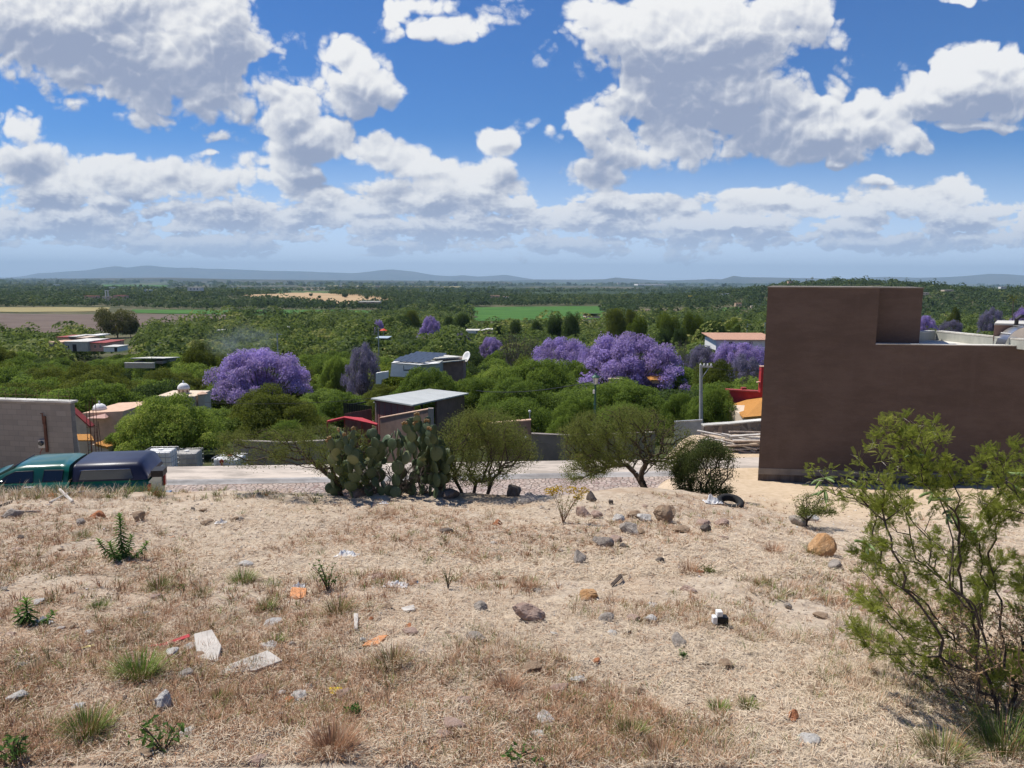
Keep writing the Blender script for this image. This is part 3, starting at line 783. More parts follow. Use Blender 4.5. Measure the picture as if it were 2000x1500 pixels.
def woods(name, n, y0, y1, rad, hh, ncard, csize, label, seed, patch=.0, mat=L_wood, power=2.0):
    rg = np.random.default_rng(seed)
    Y = (y0**power + rg.random(n)*(y1**power - y0**power))**(1/power)
    X = rg.uniform(-.86, .86, n)*Y
    Z = H(X, Y)
    px, py = project(X, Y, Z)
    ok = np.ones(n, bool)
    for P in FIELDS: ok &= ~inpoly(px + rg.normal(size=n)*3, py, P)
    for (a, b, c, d, D) in KEEP: ok &= ~((Y < D) & (px > a - 8) & (px < c + 8) & (py > b))
    ok &= fbm(X, Y, y0*.35, 3, N1) > patch
    _, pt_ = project(X, Y, Z + hh*.9)
    for P in (FIELDS[0], FIELDS[3]): ok &= ~inpoly(px, pt_, P)
    X, Y, Z = X[ok], Y[ok], Z[ok]; n = len(X)
    r_ = rad*(.5 + 1.3*rg.random(n)**2.2); h_ = hh*(.5*r_/rad + rg.uniform(.25, .75, n) + .9*(rg.random(n) < .06))
    k = np.repeat(np.arange(n), ncard); N = len(k)
    d = unit(N, rg); d[:, 2] = np.abs(d[:, 2])*1.0 - .15
    C = np.stack([X[k] + d[:, 0]*r_[k], Y[k] + d[:, 1]*r_[k], Z[k] + h_[k]*(.35 + .62*d[:, 2])], 1)
    V, F = cards(C, d + rg.normal(size=(N, 3))*.45 + np.array([0, 0, .3]), csize*r_[k]/rad, .85, rg)
    tt = np.clip((rg.random(n)**1.3 + .55*fbm(X, Y, y0*.22, 2, N2))[k]*.85 + rg.normal(size=N)*.12 + .08, 0, 1)
    o = link(name, raw_mesh(name, V, [F], mat, False, np.repeat(tt, 4)))
    return tag(o, label, 'trees', None, 'stuff')
woods('valley_woods', 4000, 150, 330, 3.6, 5.6, 230, .60, 'green treetops of the valley woods beyond the nearest thicket', 1, -.38)
woods('valley_woods', 5600, 320, 720, 4.2, 6.8, 90, 1.15, 'green treetops between the villages and the fields', 2, -.2)
woods('far_woods', 21000, 700, 1800, 5.0, 8.5, 26, 2.4, 'dark woods and hedgerows around the fields of the plain', 3, -.5, L_far)
woods('far_woods', 12000, 1800, 5200, 9, 11, 10, 6.5, 'hazy woods and scrub of the distant plain', 4, -.02, L_far)
woods('far_woods', 7000, 5200, 15000, 30, 16, 4, 34.0, 'faint scrub strips below the horizon', 5, .02, L_far)
for i, (px, py, w) in enumerate([(607, 579, 9), (624, 583, 8), (674, 582, 13), (704, 575, 12), (716, 585, 11), (728, 587, 6), (751, 587, 12), (660, 572, 8)]):
    P = ong(px, py, 100)
    h_ = w*.75*mpp(P.y)
    e = empty('dry_field_tree', P, 0, None, None); vs = VAR['dark'][i % 4]
    tag(e, ['small tree at the left of the tan hay field', 'tiny pair of trees below the left one in the tan hay field', 'round lone tree in the middle of the tan hay field', 'tree at the top edge of the tan hay field', 'spreading tree right of centre in the tan hay field', 'smallest bush in the tan hay field', 'round tree near the right end of the tan hay field', 'small tree at the upper left edge of the tan hay field'][i], 'tree', 'lone trees in the tan hay field')
    for me, nm in zip(vs, ('crown', 'trunk')):
        o = link(nm, me, e); o.scale = (w*mpp(P.y)/2, w*mpp(P.y)/2, h_)
# ------------------------------------------------------------------ building materials
M_brown = material('brown_stucco', lambda k: (lambda p: bsdf(k, k.mix(k.ss(k.noise(k.v('MULTIPLY', p, (5, 5, .25)), 1.0, 6, .7), .5, .75, 0, .22), k.mix(k.ss(k.noise(k.v('MULTIPLY', p, (1, 1, 2.6)), .8, 9, .72), .36, .66), (.100, .073, .061), (.128, .095, .080)), (.15, .118, .10)), .9, 0, k.m('ADD', k.noise(p, 38, 4, .7), k.m('MULTIPLY', k.noise(k.v('MULTIPLY', p, (.6, .6, 2.0)), 2.2, 5, .6), 2.0)), .55, .02, .15))(objc(k)))
M_base = material('grey_plinth', lambda k: (lambda p: bsdf(k, k.mix(k.ss(k.noise(k.v('MULTIPLY', p, (3, 3, .5)), 2.0, 6, .7), .35, .65), (.10, .075, .062), (.17, .135, .11)), .9, 0, k.noise(p, 18, 5), .4, .02, .15))(objc(k)))
M_band = plain('cement_band', (.21, .185, .16), .9, scale=2, var=.25)
M_roofw = material('roof_sealer', lambda k: concr(k, (.62, .60, .54)))
M_paraw = material('parapet_concrete', lambda k: (lambda p: bsdf(k, k.mix(k.ss(k.noise(k.v('MULTIPLY', p, (1, 1, .3)), 3, 5, .7), .35, .7), (.36, .37, .33), (.47, .47, .42)), .9, 0, k.noise(p, 20, 4), .2, .01, .15))(objc(k)))
M_white = plain('white_plaster', (.74, .73, .70), .8, var=.07)
M_cream = plain('cream_plaster', (.62, .50, .38), .85, var=.1)
M_peach = plain('peach_plaster', (.60, .40, .28), .85, var=.12)
M_pink = plain('pink_plaster', (.55, .34, .28), .85, var=.12)
M_red = plain('red_paint', (.42, .035, .04), .6, var=.12)
M_redd = plain('dull_red', (.30, .05, .045), .7, var=.2)
M_maroon = material('maroon_wall', lambda k: (lambda p: bsdf(k, k.mix(k.ss(k.noise(k.v('MULTIPLY', p, (1, 1, .15)), 3, 5, .7), .35, .65), (.20, .085, .075), (.26, .12, .105)), .8, 0, k.noise(p, 20, 3), .2, .01))(objc(k)))
M_wallbr = plain('brown_render', (.235, .155, .125), .9, var=.15, scale=1.5)
M_grwall = plain('grey_render', (.27, .235, .21), .9, var=.18, scale=1.2, bump=.3)
def blockmat(k):
    p = objc(k)
    br = k.n('ShaderNodeTexBrick'); k.put(br.inputs['Vector'], k.v('MULTIPLY', k.v('ADD', p, (0, 0, 0)), (1, 1, 1)))
    sp = k.n('ShaderNodeSeparateXYZ'); k.put(sp.inputs[0], p); c = k.n('ShaderNodeCombineXYZ'); k.put(c.inputs[0], sp.outputs[0]); k.put(c.inputs[1], sp.outputs[2]); k.put(br.inputs['Vector'], c.outputs[0])
    br.inputs['Scale'].default_value = 1; br.inputs['Brick Width'].default_value = .40; br.inputs['Row Height'].default_value = .20; br.inputs['Mortar Size'].default_value = .008
    br.inputs['Color1'].default_value = (.225, .205, .185, 1); br.inputs['Color2'].default_value = (.29, .265, .235, 1); br.inputs['Mortar'].default_value = (.20, .185, .17, 1)
    n_ = k.noise(p, 1.1, 6, .65)
    return bsdf(k, k.mix(k.ss(n_, .4, .7, 0, .5), br.outputs[0], (.30, .27, .235)), .95, 0, k.noise(p, 30, 4), .4, .01, .1)
M_block = material('block_wall', blockmat)
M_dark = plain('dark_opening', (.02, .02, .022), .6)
M_black = plain('black_metal', (.02, .02, .022), .5, spec=.4)
M_glass = material('window_glass', lambda k: bsdf(k, (.03, .04, .05), .08, 0, spec=.6))
M_metal = plain('galvanized_metal', (.62, .63, .64), .32, 1.0, var=.08, scale=6, bump=.05)
M_zinc = plain('zinc_pipe', (.45, .45, .45), .5, .6)
M_wood = plain('weathered_wood', (.42, .34, .27), .9, var=.25, scale=6, bump=.5)
M_woodg = plain('grey_lumber', (.50, .46, .41), .9, var=.22, scale=7, bump=.5)
M_rust = plain('rusty_steel', (.13, .06, .04), .85, var=.3)
def tilemat(name, a, b, sc=4.0):
    def f(k):
        p = objc(k); sp = k.n('ShaderNodeSeparateXYZ'); k.put(sp.inputs[0], p)
        w = k.n('ShaderNodeTexWave', wave_type='BANDS', bands_direction='X'); k.put(w.inputs['Vector'], p); w.inputs['Scale'].default_value = sc
        w2 = k.n('ShaderNodeTexWave', wave_type='BANDS', bands_direction='Y', wave_profile='SAW'); k.put(w2.inputs['Vector'], p); w2.inputs['Scale'].default_value = sc*.75
        n_ = k.noise(p, 5, 4, .7)
        c = k.mix(n_, a, b)
        c = k.mix(k.ss(w2.outputs[0], .86, 1, 0, .6), c, tuple(q*.45 for q in a))
        return bsdf(k, c, .85, 0, k.m('ADD', w.outputs[0], k.m('MULTIPLY', w2.outputs[0], .7)), .9, .05, .15)
    return material(name, f)
M_tileo = tilemat('orange_roof_tile', (.62, .27, .07), (.78, .40, .12))
M_tilep = tilemat('pink_roof_tile', (.60, .33, .22), (.70, .42, .30), 3)
def corr(name, base, sc=2.2, metal=.0):
    def f(k):
        p = objc(k)
        w = k.n('ShaderNodeTexWave', wave_type='BANDS', bands_direction='X'); k.put(w.inputs['Vector'], p); w.inputs['Scale'].default_value = sc
        n_ = k.noise(k.v('MULTIPLY', p, (.4, 2, 1)), .8, 5, .6)
        return bsdf(k, k.mix(k.ss(n_, .35, .65), tuple(q*.86 for q in base), base), .45, metal, w.outputs[0], .5, .04, .4)
    return material(name, f)
M_corr = corr('white_sheet_metal', (.50, .51, .48))

# ------------------------------------------------------------------ tall brown building at the right
def wallpt(px, py):                             # on the big wall's plane, which comes nearer to the right
    d = ray(px, py); a = .10                    # Y = 17.4 - a*(X - x0)
    x0 = ray(1500, 750).x*17.4
    Yv = (17.4 + a*x0)/(1 + a*d.x)
    return d*Yv
e = empty('brown_building', wallpt(1487, 948), 0, 'tall windowless brown stucco building with a stepped top at the right edge', 'building')
O = e.location
def wp(px, py): return wallpt(px, py)
zt_ = wp(1500, 562).z; zr_ = wp(1714, 673).z
TL = wp(1500, 562); xl, yl = TL.x, TL.y
dirw = Vector((1, -.10, 0)).normalized(); back = Vector((.40, 1, 0)).normalized()
def P3(s, dpt, z): return Vector((xl, yl, 0)) + dirw*s + back*dpt + Vector((0, 0, z)) - O
sT = (wp(1714, 620) - TL).dot(dirw); sE = 17.0; zb_ = -7.2
zbase1, zbase0 = wp(1490, 926).z, wp(1490, 914).z
# main wall block: outline with the step, extruded back
mb = MB(); mb.prism([P3(0, 0, zbase0), P3(sE, 0, zbase0), P3(sE, 0, zr_), P3(sT, 0, zr_), P3(sT, 0, zt_), P3(0, 0, zt_)], back*.25)
mb.build('wall', M_brown, e)
mb = MB(); mb.prism([P3(0, -.015, zbase1), P3(sE, -.015, zbase1), P3(sE, -.015, zbase0-.003), P3(0, -.015, zbase0-.003)], back*.26); mb.build('cement_band', M_band, e)
mb = MB(); mb.prism([P3(0, 0, zb_), P3(sE, 0, zb_), P3(sE, 0, zbase1-.003), P3(0, 0, zbase1-.003)], back*.25); mb.build('plinth', M_base, e)
# left side wall
mb = MB(); mb.prism([P3(0, .253, zb_), P3(0, 3.2, zb_), P3(0, 3.2, zt_), P3(0, .253, zt_)], dirw*.22); mb.build('side_wall', M_brown, e)
# tower: right part set back behind the parapet
sT2 = sT + 1.02
mb = MB(); mb.prism([P3(sT - .3, .45, zr_-.5), P3(sT2, .45, zr_-.5), P3(sT2, .45, zt_-.004), P3(sT - .3, .45, zt_-.004)], back*2.3); mb.build('tower', M_brown, e)
mb = MB(); mb.prism([P3(-.02, -.02, zt_), P3(sT+.01, -.02, zt_), P3(sT+.01, 2.78, zt_), P3(-.02, 2.78, zt_)], Vector((0, 0, .03)))
mb.prism([P3(sT+.012, .43, zt_-.003), P3(sT2+.02, .43, zt_-.003), P3(sT2+.02, 2.77, zt_-.003), P3(sT+.012, 2.77, zt_-.003)], Vector((0, 0, .026)))
mb.build('coping', M_band, e)
# roof deck, its far parapet and the roof room
deck = zr_ - .06
mb = MB(); mb.prism([P3(sT+.0, .253, deck-.2), P3(sE, .253, deck-.2), P3(sE, 4.6, deck-.2), P3(sT+.0, 4.6, deck-.2)], Vector((0, 0, .2))); mb.build('roof_deck', M_roofw, e)
mb = MB(); mb.prism([P3(sT+.005, -.012, zr_+.002), P3(sE, -.012, zr_+.002), P3(sE, .262, zr_+.002), P3(sT+.005, .262, zr_+.002)], Vector((0, 0, .02))); mb.build('parapet_coping', M_roofw, e)
# parapet beyond: px 1780..1936
def onplane(px, py, z): d = ray(px, py); return d*(z/d.z)
pa, pb, pc = onplane(1772, 668, deck), onplane(1826, 663.5, deck), onplane(1945, 676.5, deck)
pd = onplane(2040, 688, deck)
hp = onplane(1826, 663.5, deck).y
top_h = at(1820, 648.5, pb.y).z - deck
def parwall(a, b, h, th, mb):
    a = a - O; b = b - O; n_ = Vector((-(b-a).y, (b-a).x, 0)).normalized()*th
    mb.prism([a, b, b + n_, a + n_], Vector((0, 0, h)))
mb = MB(); parwall(pa + Vector((0, 0, .003)), pb + Vector((0, 0, .003)), top_h, .14, mb); mb.build('parapet', M_paraw, e)
mb = MB(); parwall(pb + Vector((.003, 0, .003)), pd + Vector((0, 0, .003)), top_h, .14, mb); mb.build('parapet', M_paraw, e)
mb = MB(); parwall(pa + Vector((0, -.02, top_h+.005)), pb + Vector((-.02, -.02, top_h+.005)), .035, .18, mb); parwall(pb + Vector((0, -.02, top_h+.006)), pd + Vector((0, -.02, top_h+.006)), .035, .18, mb); mb.build('coping', M_roofw, e)
# roof room
ra = onplane(1938, 676.5, deck); rt = at(1938, 635, ra.y).z
rz = at(1938, 666, ra.y).z
rm = MB(); rm.prism([Vector((ra.x, ra.y, rz)) - O, Vector((ra.x+2.6, ra.y-.5, rz)) - O, Vector((ra.x+3.6, ra.y+.8, rz)) - O, Vector((ra.x+.95, ra.y+1.3, rz)) - O], Vector((0, 0, rt-rz))); rr_ = rm.build('roof_room', M_wallbr, e)
rm = MB(); rm.prism([Vector((ra.x-.03, ra.y-.04, rt+.003)) - O, Vector((ra.x+2.6, ra.y-.55, rt+.003)) - O, Vector((ra.x+3.65, ra.y+.85, rt+.003)) - O, Vector((ra.x+.95, ra.y+1.35, rt+.003)) - O], Vector((0, 0, .04))); rm.build('coping', M_roofw, e)
rm = MB(); rm.prism([Vector((ra.x, ra.y, deck+.003)) - O, Vector((ra.x+2.5, ra.y-.48, deck+.003)) - O, Vector((ra.x+3.4, ra.y+.6, deck+.003)) - O, Vector((ra.x+.9, ra.y+1.2, deck+.003)) - O], Vector((0, 0, rz-deck-.006))); rm.build('room_plinth', M_roofw, e)
# curved metal duct on the roof
dq = onplane(1962, 680, deck); du = empty('ventilation_duct', dq, 0, 'shiny curved sheet metal duct standing on the flat roof at the right edge', 'duct')
mb = MB(); hd = at(1990, 638, dq.y).z - deck; W_, D_ = .52, .34; n = 12
prev = None
for j in range(n+1):
    a = j/n*PI/2
    for (rx, rz2, yy_) in ((1, 1, -.0),): pass
    px_, pz_ = W_*(1-math.cos(a)), hd*math.sin(a)
    c = [(px_, 0, pz_+.004), (px_, D_, pz_+.004)]
    if prev: mb.quad(prev[0], c[0], c[1], prev[1])
    prev = c
mb.add([(0, 0, 0)] + [(W_*(1-math.cos(j/n*PI/2)), 0, hd*math.sin(j/n*PI/2)) for j in range(n+1)] + [(W_, 0, 0)], [tuple(range(n+3))])
mb.box((W_+.5, D_/2, hd/2+.002), (1.0, D_, hd-.004))
mb.build('duct_body', M_metal, du)
for j in (0, 5, 10):
    mb = MB(); a = j/n*PI/2; b = (j+.35)/n*PI/2
    mb.prism([(W_*(1-math.cos(a))-.012, -.012, hd*math.sin(a)+.016), (W_*(1-math.cos(b))-.012, -.012, hd*math.sin(b)+.016), (W_*(1-math.cos(b))-.012, D_, hd*math.sin(b)+.016), (W_*(1-math.cos(a))-.012, D_, hd*math.sin(a)+.016)], (0, 0, .01))
    mb.build('seam', M_zinc, du)
mb = MB(); mb.tube([(W_-.1, .3, hd-.02), (W_-.1, .3, hd+.16), (W_-.02, .3, hd+.22), (W_+.4, .3, hd+.23)], .045, 10); mb.build('hood_pipe', M_black, du)

# ------------------------------------------------------------------ grey block house at the left across the road
def house_from(name, label, cat, Y, rect, depth, mat, wins=(), roofm=None, over=.12, rz=0, base=None, parts=True, tilt=0, doors=(), group=None, roofname='roof', rh=.12):
    """box house whose front face fills the photo rectangle rect=(px0,py0,px1,py1) at depth Y"""
    a = at(rect[0], rect[1], Y); b = at(rect[2], rect[1], Y); zb = at(rect[0], rect[3], Y).z if base is None else base
    w = b.x - a.x; h = a.z - zb
    e = empty(name, ((a.x+b.x)/2, Y, zb), rz, label, cat, group)
    mb = MB(); mb.box((0, depth/2, h/2), (w, depth, h)); wl = mb.build('wall', mat, e)
    mb = MB()
    if tilt: mb.prism([(-w/2-over, -over, h+.004+tilt), (w/2+over, -over, h+.004+tilt), (w/2+over, depth+over, h+.004), (-w/2-over, depth+over, h+.004)], (0, 0, rh))
    else: mb.box((0, depth/2, h+.004+rh/2), (w+2*over, depth+2*over, rh))
    mb.build(roofname, roofm or mat, e)
    for (u, v, ww, hh) in wins:
        f = MB(); f.box((-w/2+u*w, -.012, v*h), (ww*w, .02, hh*h)); fo = f.build('window', M_glass, e)
        f = MB(); f.box((-w/2+u*w, -.03, v*h+hh*h/2+.03), (ww*w+.12, .05, .05)); f.box((-w/2+u*w, -.03, v*h-hh*h/2-.03), (ww*w+.12, .05, .05)); f.box((-w/2+u*w, -.03, v*h), (.05, .03, hh*h)); f.build('window_frame', M_white, fo)
    for (u, ww, hh) in doors:
        f = MB(); f.box((-w/2+u*w, -.014, hh*h/2), (ww*w, .02, hh*h)); f.build('door', M_dark, e)
    return e
Yb = 26.6
a = at(-120, 797, Yb+.8); b = at(137, 787.5, Yb)
e = empty('block_wall', (b.x, b.y, g(b.x, b.y)-.1), 0, 'unfinished grey concrete block wall with a white top edge behind the green pickup', 'wall')
O = e.location; dv = Vector((a.x-b.x, a.y-b.y, 0)); dl = dv.normalized()
mb = MB(); hb_ = b.z - O.z
mb.prism([(0, 0, 0), tuple(dv), tuple(dv + Vector((0, 0, hb_))), (0, 0, hb_)], (.03, .22, 0)); mb.build('wall', M_block, e)
mb = MB(); mb.prism([Vector((.06, -.06, hb_+.003)), dv + Vector((0, -.06, hb_+.003)), dv + Vector((.1, .30, hb_+.003)), Vector((.12, .30, hb_+.003))], (0, 0, .07)); mb.build('roof_slab', M_roofw, e)
mb = MB()
for i in range(13):
    q = dv*(i/12.5+.02) + Vector((0, .15, hb_+.07)); mb.tube([q, q + Vector((0, 0, .32)), q + Vector((.1*((i % 3)-1), 0, .36))], .008, 4)
mb.tube([dv*.02 + Vector((0, .15, hb_+.22)), dv*.9 + Vector((0, .15, hb_+.25))], .006, 4)
mb.build('rebar_stub', M_rust, e)
mz = at(72, 868, Yb).z - O.z
mp = dv*((at(137, 868, Yb).x - at(72, 868, Yb).x)/dv.length)
mpz = Vector((mp.x, mp.y, mz))
mb = MB(); mb.box(mpz + Vector((-.0, -.07, 0)), (.24, .1, .30)); m1 = mb.build('meter_box', M_zinc, e)
mb = MB(); mb.lathe([(.0, 0), (.09, .0), (.09, .05), (.07, .08), (0, .085)], (0, 0, 0), 16, ax='y'); mo = mb.build('meter_dial', M_glass, m1); mo.location = mpz + Vector((0, -.125, .03)); mo.scale = (1, -1, 1)
cz0, cz1 = at(80, 884, Yb).z - O.z, at(80, 814, Yb).z - O.z
cp_ = dv*((at(137, 868, Yb).x - at(80, 868, Yb).x)/dv.length)
mb = MB(); mb.box((cp_.x, cp_.y-.04, (cz0+cz1)/2), (.085, .07, cz1-cz0)); mb.tube([(cp_.x-.06, cp_.y-.05, cz1-.3), (cp_.x-.06, cp_.y-.05, cz1+.12), (cp_.x-.1, cp_.y-.1, cz1+.1)], .02, 6); mb.build('conduit', M_rust, e)
mb = MB(); mb.tube([mpz + Vector((0, -.08, -.15)), mpz + Vector((-.1, -.1, -.35)), mpz + Vector((-.06, -.1, -.5))], .012, 5); mb.build('cable', M_redd, e)

# rebar cage of an unfinished column
q = gp(173, 27.5); e = empty('rebar_column', q, 0, 'tall bare rebar cage of an unfinished column beside the grey block building', 'rebar cage')
zt = at(173, 783, 27.5).z - q.z
for (dx, dy) in ((-.14, -.1), (.14, -.1), (-.14, .1), (.14, .1), (.0, -.1)):
    mb = MB(); mb.tube([(dx, dy, 0), (dx*1.02, dy, zt*.5), (dx*.9+.02, dy, zt + dx)], .011, 5); mb.build('rebar', M_rust, e)
mb = MB()
for i in range(11):
    z = .15 + i*zt*.066; mb.tube([(-.15, -.11, z), (.15, -.11, z), (.15, .11, z), (-.15, .11, z), (-.15, -.11, z)], .006, 4)
mb.build('stirrup', M_rust, e)
q = gp(187, 28.2); e = empty('rebar_column', q, 0, 'shorter leaning rebar cage right of the tall bare one', 'rebar cage')
zt = at(180, 822, 28.2).z - q.z
for dx in (-.1, .0, .1):
    mb = MB(); mb.tube([(dx, 0, 0), (dx - .12, 0, zt*(.9 + dx))], .011, 5); mb.build('rebar', M_rust, e)
q = gp(183, 27); e = None
mb = MB(); p0 = gp(152, 27); p1 = at(148, 850, 27); mb.tube([(0, 0, 0), (p1.x-p0.x, 0, p1.z-p0.z)], .04, 6); o = mb.build('wooden_prop', M_woodg, None, loc=p0); tag(o, 'slanted pale wooden prop leaning beside the rebar cage', 'plank')

# ------------------------------------------------------------------ peach houses with domes
def domed(name, label, px, pyt, pyb, wpx, Y, fin=True, drum=1.0, parent=None):
    pass
Yd = 38
a = at(137, 815, Yd); pr = gp(150, Yd)
e = empty('peach_house', (pr.x, pr.y, pr.z), 0, 'peach plastered house with a small white dome, behind the rebar cage', 'house'); O = e.location
def q_(px, py, Y): return at(px, py, Y) - O
mb = MB(); mb.prism([q_(137, 800, Yd), q_(172, 833, Yd), q_(172, 905, Yd), q_(137, 905, Yd)], (0, .25, 0)); mb.build('gable_wall', M_cream, e)
mb = MB(); mb.prism([q_(136, 797, Yd-.1), q_(176, 833, Yd-.1), q_(176, 836, Yd-.1), q_(136, 800, Yd-.1)], (0, .45, 0)); mb.build('roof_edge', M_redd, e)
mb = MB(); mb.prism([q_(138, 850, Yd-1.2), q_(178, 850, Yd-1.2), q_(184, 862, Yd-2.2), q_(138, 862, Yd-2.2)], (0, 0, .06)); mb.build('porch_roof', M_tileo, e)
mb = MB(); mb.prism([q_(160, 807, Yd+2.5), q_(240, 803, Yd+2.5), q_(240, 900, Yd+2.5), q_(160, 900, Yd+2.5)], (.2, 3.5, 0)); mb.build('wall', M_peach, e)
mb = MB(); mb.prism([q_(168, 817, Yd+2), q_(205, 808, Yd+2.44), q_(205, 817, Yd+2)], (0, .35, 0)); mb.build('lean_roof', M_pink, e)
mb = MB(); mb.prism([q_(180, 868, Yd-3), q_(212, 874, Yd-3), q_(212, 900, Yd-3), q_(180, 900, Yd-3)], (.1, 1, 0)); mb.build('garden_wall', M_cream, e)
mb = MB(); mb.prism([q_(184, 866, Yd-3.05), q_(210, 873, Yd-3.05), q_(210, 877, Yd-3.05), q_(184, 870, Yd-3.05)], (.1, 1.1, .02)); mb.build('wall_coping', M_tileo, e)
def cupola(par, off, r, h, dh, tone=M_white, wins=4):
    d_ = MB(); d_.lathe([(r*.92, 0), (r*.92, h*.92), (r*1.08, h*.93), (r*1.08, h)], off, 24); dr = d_.build('drum', M_cream, par)
    w_ = MB()
    for i in range(8):
        a_ = i*PI/4 + .3; w_.box((off[0]+math.cos(a_)*r*.9, off[1]+math.sin(a_)*r*.9, off[2]+h*.5), (r*.28, r*.14, h*.5), a_+PI/2)
    w_.build('drum_window', M_wallbr, dr)
    d_ = MB(); n = 12
    d_.lathe([(r*1.04*math.cos(i/n*PI/2), h+.003+dh*math.sin(i/n*PI/2)) for i in range(n)] + [(.06*r, h+dh), (.0001, h+dh+.001)], off, 28); dm = d_.build('dome', tone, par, smooth=True)
    d_ = MB(); d_.lathe([(.12*r, -.02), (.12*r, .10*r), (.07*r, .16*r), (.15*r, .26*r), (.10*r, .38*r), (.001, .46*r)], (off[0], off[1], off[2]+h+dh), 10); d_.build('finial', M_white, dm, smooth=True)
c = q_(196, 818, Yd+3.5); r = 12.5*mpp(Yd+3.5); zt = q_(196, 788, Yd+3.5).z; cupola(e, (c.x, c.y, c.z), r, q_(196, 799, Yd+3.5).z - c.z, zt - q_(196, 799, Yd+3.5).z)
Ye = 58; pr = gp(358, Ye); e = empty('chapel_lantern', (pr.x, pr.y, pr.z), 0, 'upper white dome poking out of the treetops left of the big jacaranda', 'dome'); O = e.location
c = q_(358, 768, Ye); r = 11*mpp(Ye)
mb = MB(); mb.box((0, 0, c.z/2), (3, 3, c.z)); mb.build('house_wall', M_cream, e)
cupola(e, (0, 0, c.z+.003), r, q_(358, 765, Ye).z - c.z + .25, .45)
Ye = 57; pr = gp(394, Ye); e = empty('tiled_cupola', (pr.x, pr.y, pr.z), 0, 'small peach tiled cupola right of the upper white dome', 'cupola'); O = e.location; c = q_(394, 770, Ye)
mb = MB(); mb.box((0, 0, c.z/2), (.5, .5, c.z)); mb.build('wall', M_cream, e)
mb = MB(); mb.lathe([(.42, 0), (.40, .05), (.001, .22)], (0, 0, c.z+.003), 8); mb.build('roof', M_peach, e)

# ------------------------------------------------------------------ white roofed shed in the centre
A, B, C_, D_ = at(724, 780, 57), at(806, 793.5, 50), at(916, 770, 62), at(838, 760, 69)
D_.z = A.z + C_.z - B.z; 
gz = g(B.x, 56) - .2
e = empty('shed', Vector((B.x, B.y, gz)), 0, 'shed with white sloping sheet metal roof and maroon walls above the prickly pear', 'shed'); O = e.location
def sub(p): return p - O
nrm = (B-A).normalized(); nrc = (C_-B).normalized()
ang = math.atan2((B-A).y, (B-A).x)
# roof in its own frame so that the ribs run down the slope
mb = MB(); Mr = Matrix.Rotation(-ang, 3, 'Z')
pts = [Mr @ sub(p) for p in (A, B, C_, D_)]
mb.prism(pts, (0, 0, .10)); ro = mb.build('roof', M_corr, e); ro.rotation_euler = (0, 0, ang)
def inset(p, q, r, f=.5): return p + (q-p).normalized()*f + (r-p).normalized()*f
a_, b_, c_, d_ = inset(A, B, D_, .4), inset(B, A, C_, .4), inset(C_, B, D_, .5), inset(D_, A, C_, .5)
def wallseg(p, q, mat, nm, th=.15, hcut=0):
    n_ = Vector((-(q-p).y, (q-p).x, 0)).normalized()*th
    mb = MB(); P_ = sub(p); Q_ = sub(q)
    mb.prism([Vector((P_.x, P_.y, 0)), Vector((Q_.x, Q_.y, 0)), Q_ - Vector((0, 0, .03+hcut)), P_ - Vector((0, 0, .03+hcut))], n_); return mb.build(nm, mat, e)
w1 = wallseg(a_, b_, M_maroon, 'wall')
m_ = c_ + (b_-c_)*.58
w2 = wallseg(m_, c_, M_wallbr, 'wall')
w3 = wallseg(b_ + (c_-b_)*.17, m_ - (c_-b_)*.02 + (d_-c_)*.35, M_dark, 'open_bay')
mb = MB()
for f in (.12, .28, .45, .62, .8):
    p = sub(a_ + (b_-a_)*f); mb.box((p.x+.04, p.y-.06, p.z/2-.1), (.05, .05, p.z-.1), ang)
mb.build('panel_rib', M_redd, w1)
p = sub(a_ + (b_-a_)*.04); mb = MB(); mb.tube([(p.x-.1, p.y-.35, p.z-.15), (p.x, p.y-.12, p.z-.25), (p.x, p.y-.12, .2)], .05, 8); mb.build('downpipe', M_roofw, e)
# grey wall stepping towards the camera in front of the shed
w_a, w_b = at(742, 817, 47), at(836, 800, 43)
e2 = empty('garden_wall', Vector((w_a.x, w_a.y, g(w_a.x, w_a.y)-.2)), 0, 'brown rendered wall with pale sloping coping in front of the white roofed shed', 'wall'); O = e2.location
mb = MB(); P_, Q_ = w_a-O, w_b-O
mb.prism([Vector((P_.x, P_.y, 0)), Vector((Q_.x, Q_.y, -.3)), Q_, P_], (.05, .2, 0)); mb.build('wall', M_wallbr, e2)
mb = MB(); mb.prism([P_+Vector((-.03, -.04, .003)), Q_+Vector((0, -.04, .003)), Q_+Vector((.05, .26, .003)), P_+Vector((.05, .26, .003))], (0, 0, .05)); mb.build('coping', M_peach, e2)
mb = MB(); mb.box((Q_.x+.16, Q_.y+.1, Q_.z/2-.1), (.3, .3, Q_.z+.35)); mb.build('pillar', M_grwall, e2)
# black fence, red awning and golden bush at the left of the shed
fa, fb = at(672, 787, 53), at(725, 793, 55)
e3 = empty('black_fence', Vector((fa.x, fa.y, g(fa.x, fa.y))), 0, 'tall black slatted fence on a maroon base left of the white roofed shed', 'fence'); O = e3.location
n = 17
mb = MB(); P_, Q_ = fa-O, fb-O; zf = at(672, 808, 53).z-O.z
for i in range(n):
    c = P_ + (Q_-P_)*(i/(n-1)); mb.box((c.x, c.y, (zf+c.z)/2), (.10, .04, c.z-zf))
mb.box(((P_.x+Q_.x)/2, (P_.y+Q_.y)/2+.04, P_.z-.2), ((Q_.x-P_.x), .05, .08), math.atan2(Q_.y-P_.y, Q_.x-P_.x))
mb.build('slats', M_black, e3)
mb = MB(); mb.prism([Vector((P_.x, P_.y, 0)), Vector((Q_.x, Q_.y, 0)), Vector((Q_.x, Q_.y, zf-.01)), Vector((P_.x, P_.y, zf-.01))], (0, .15, 0)); mb.build('base_wall', M_maroon, e3)
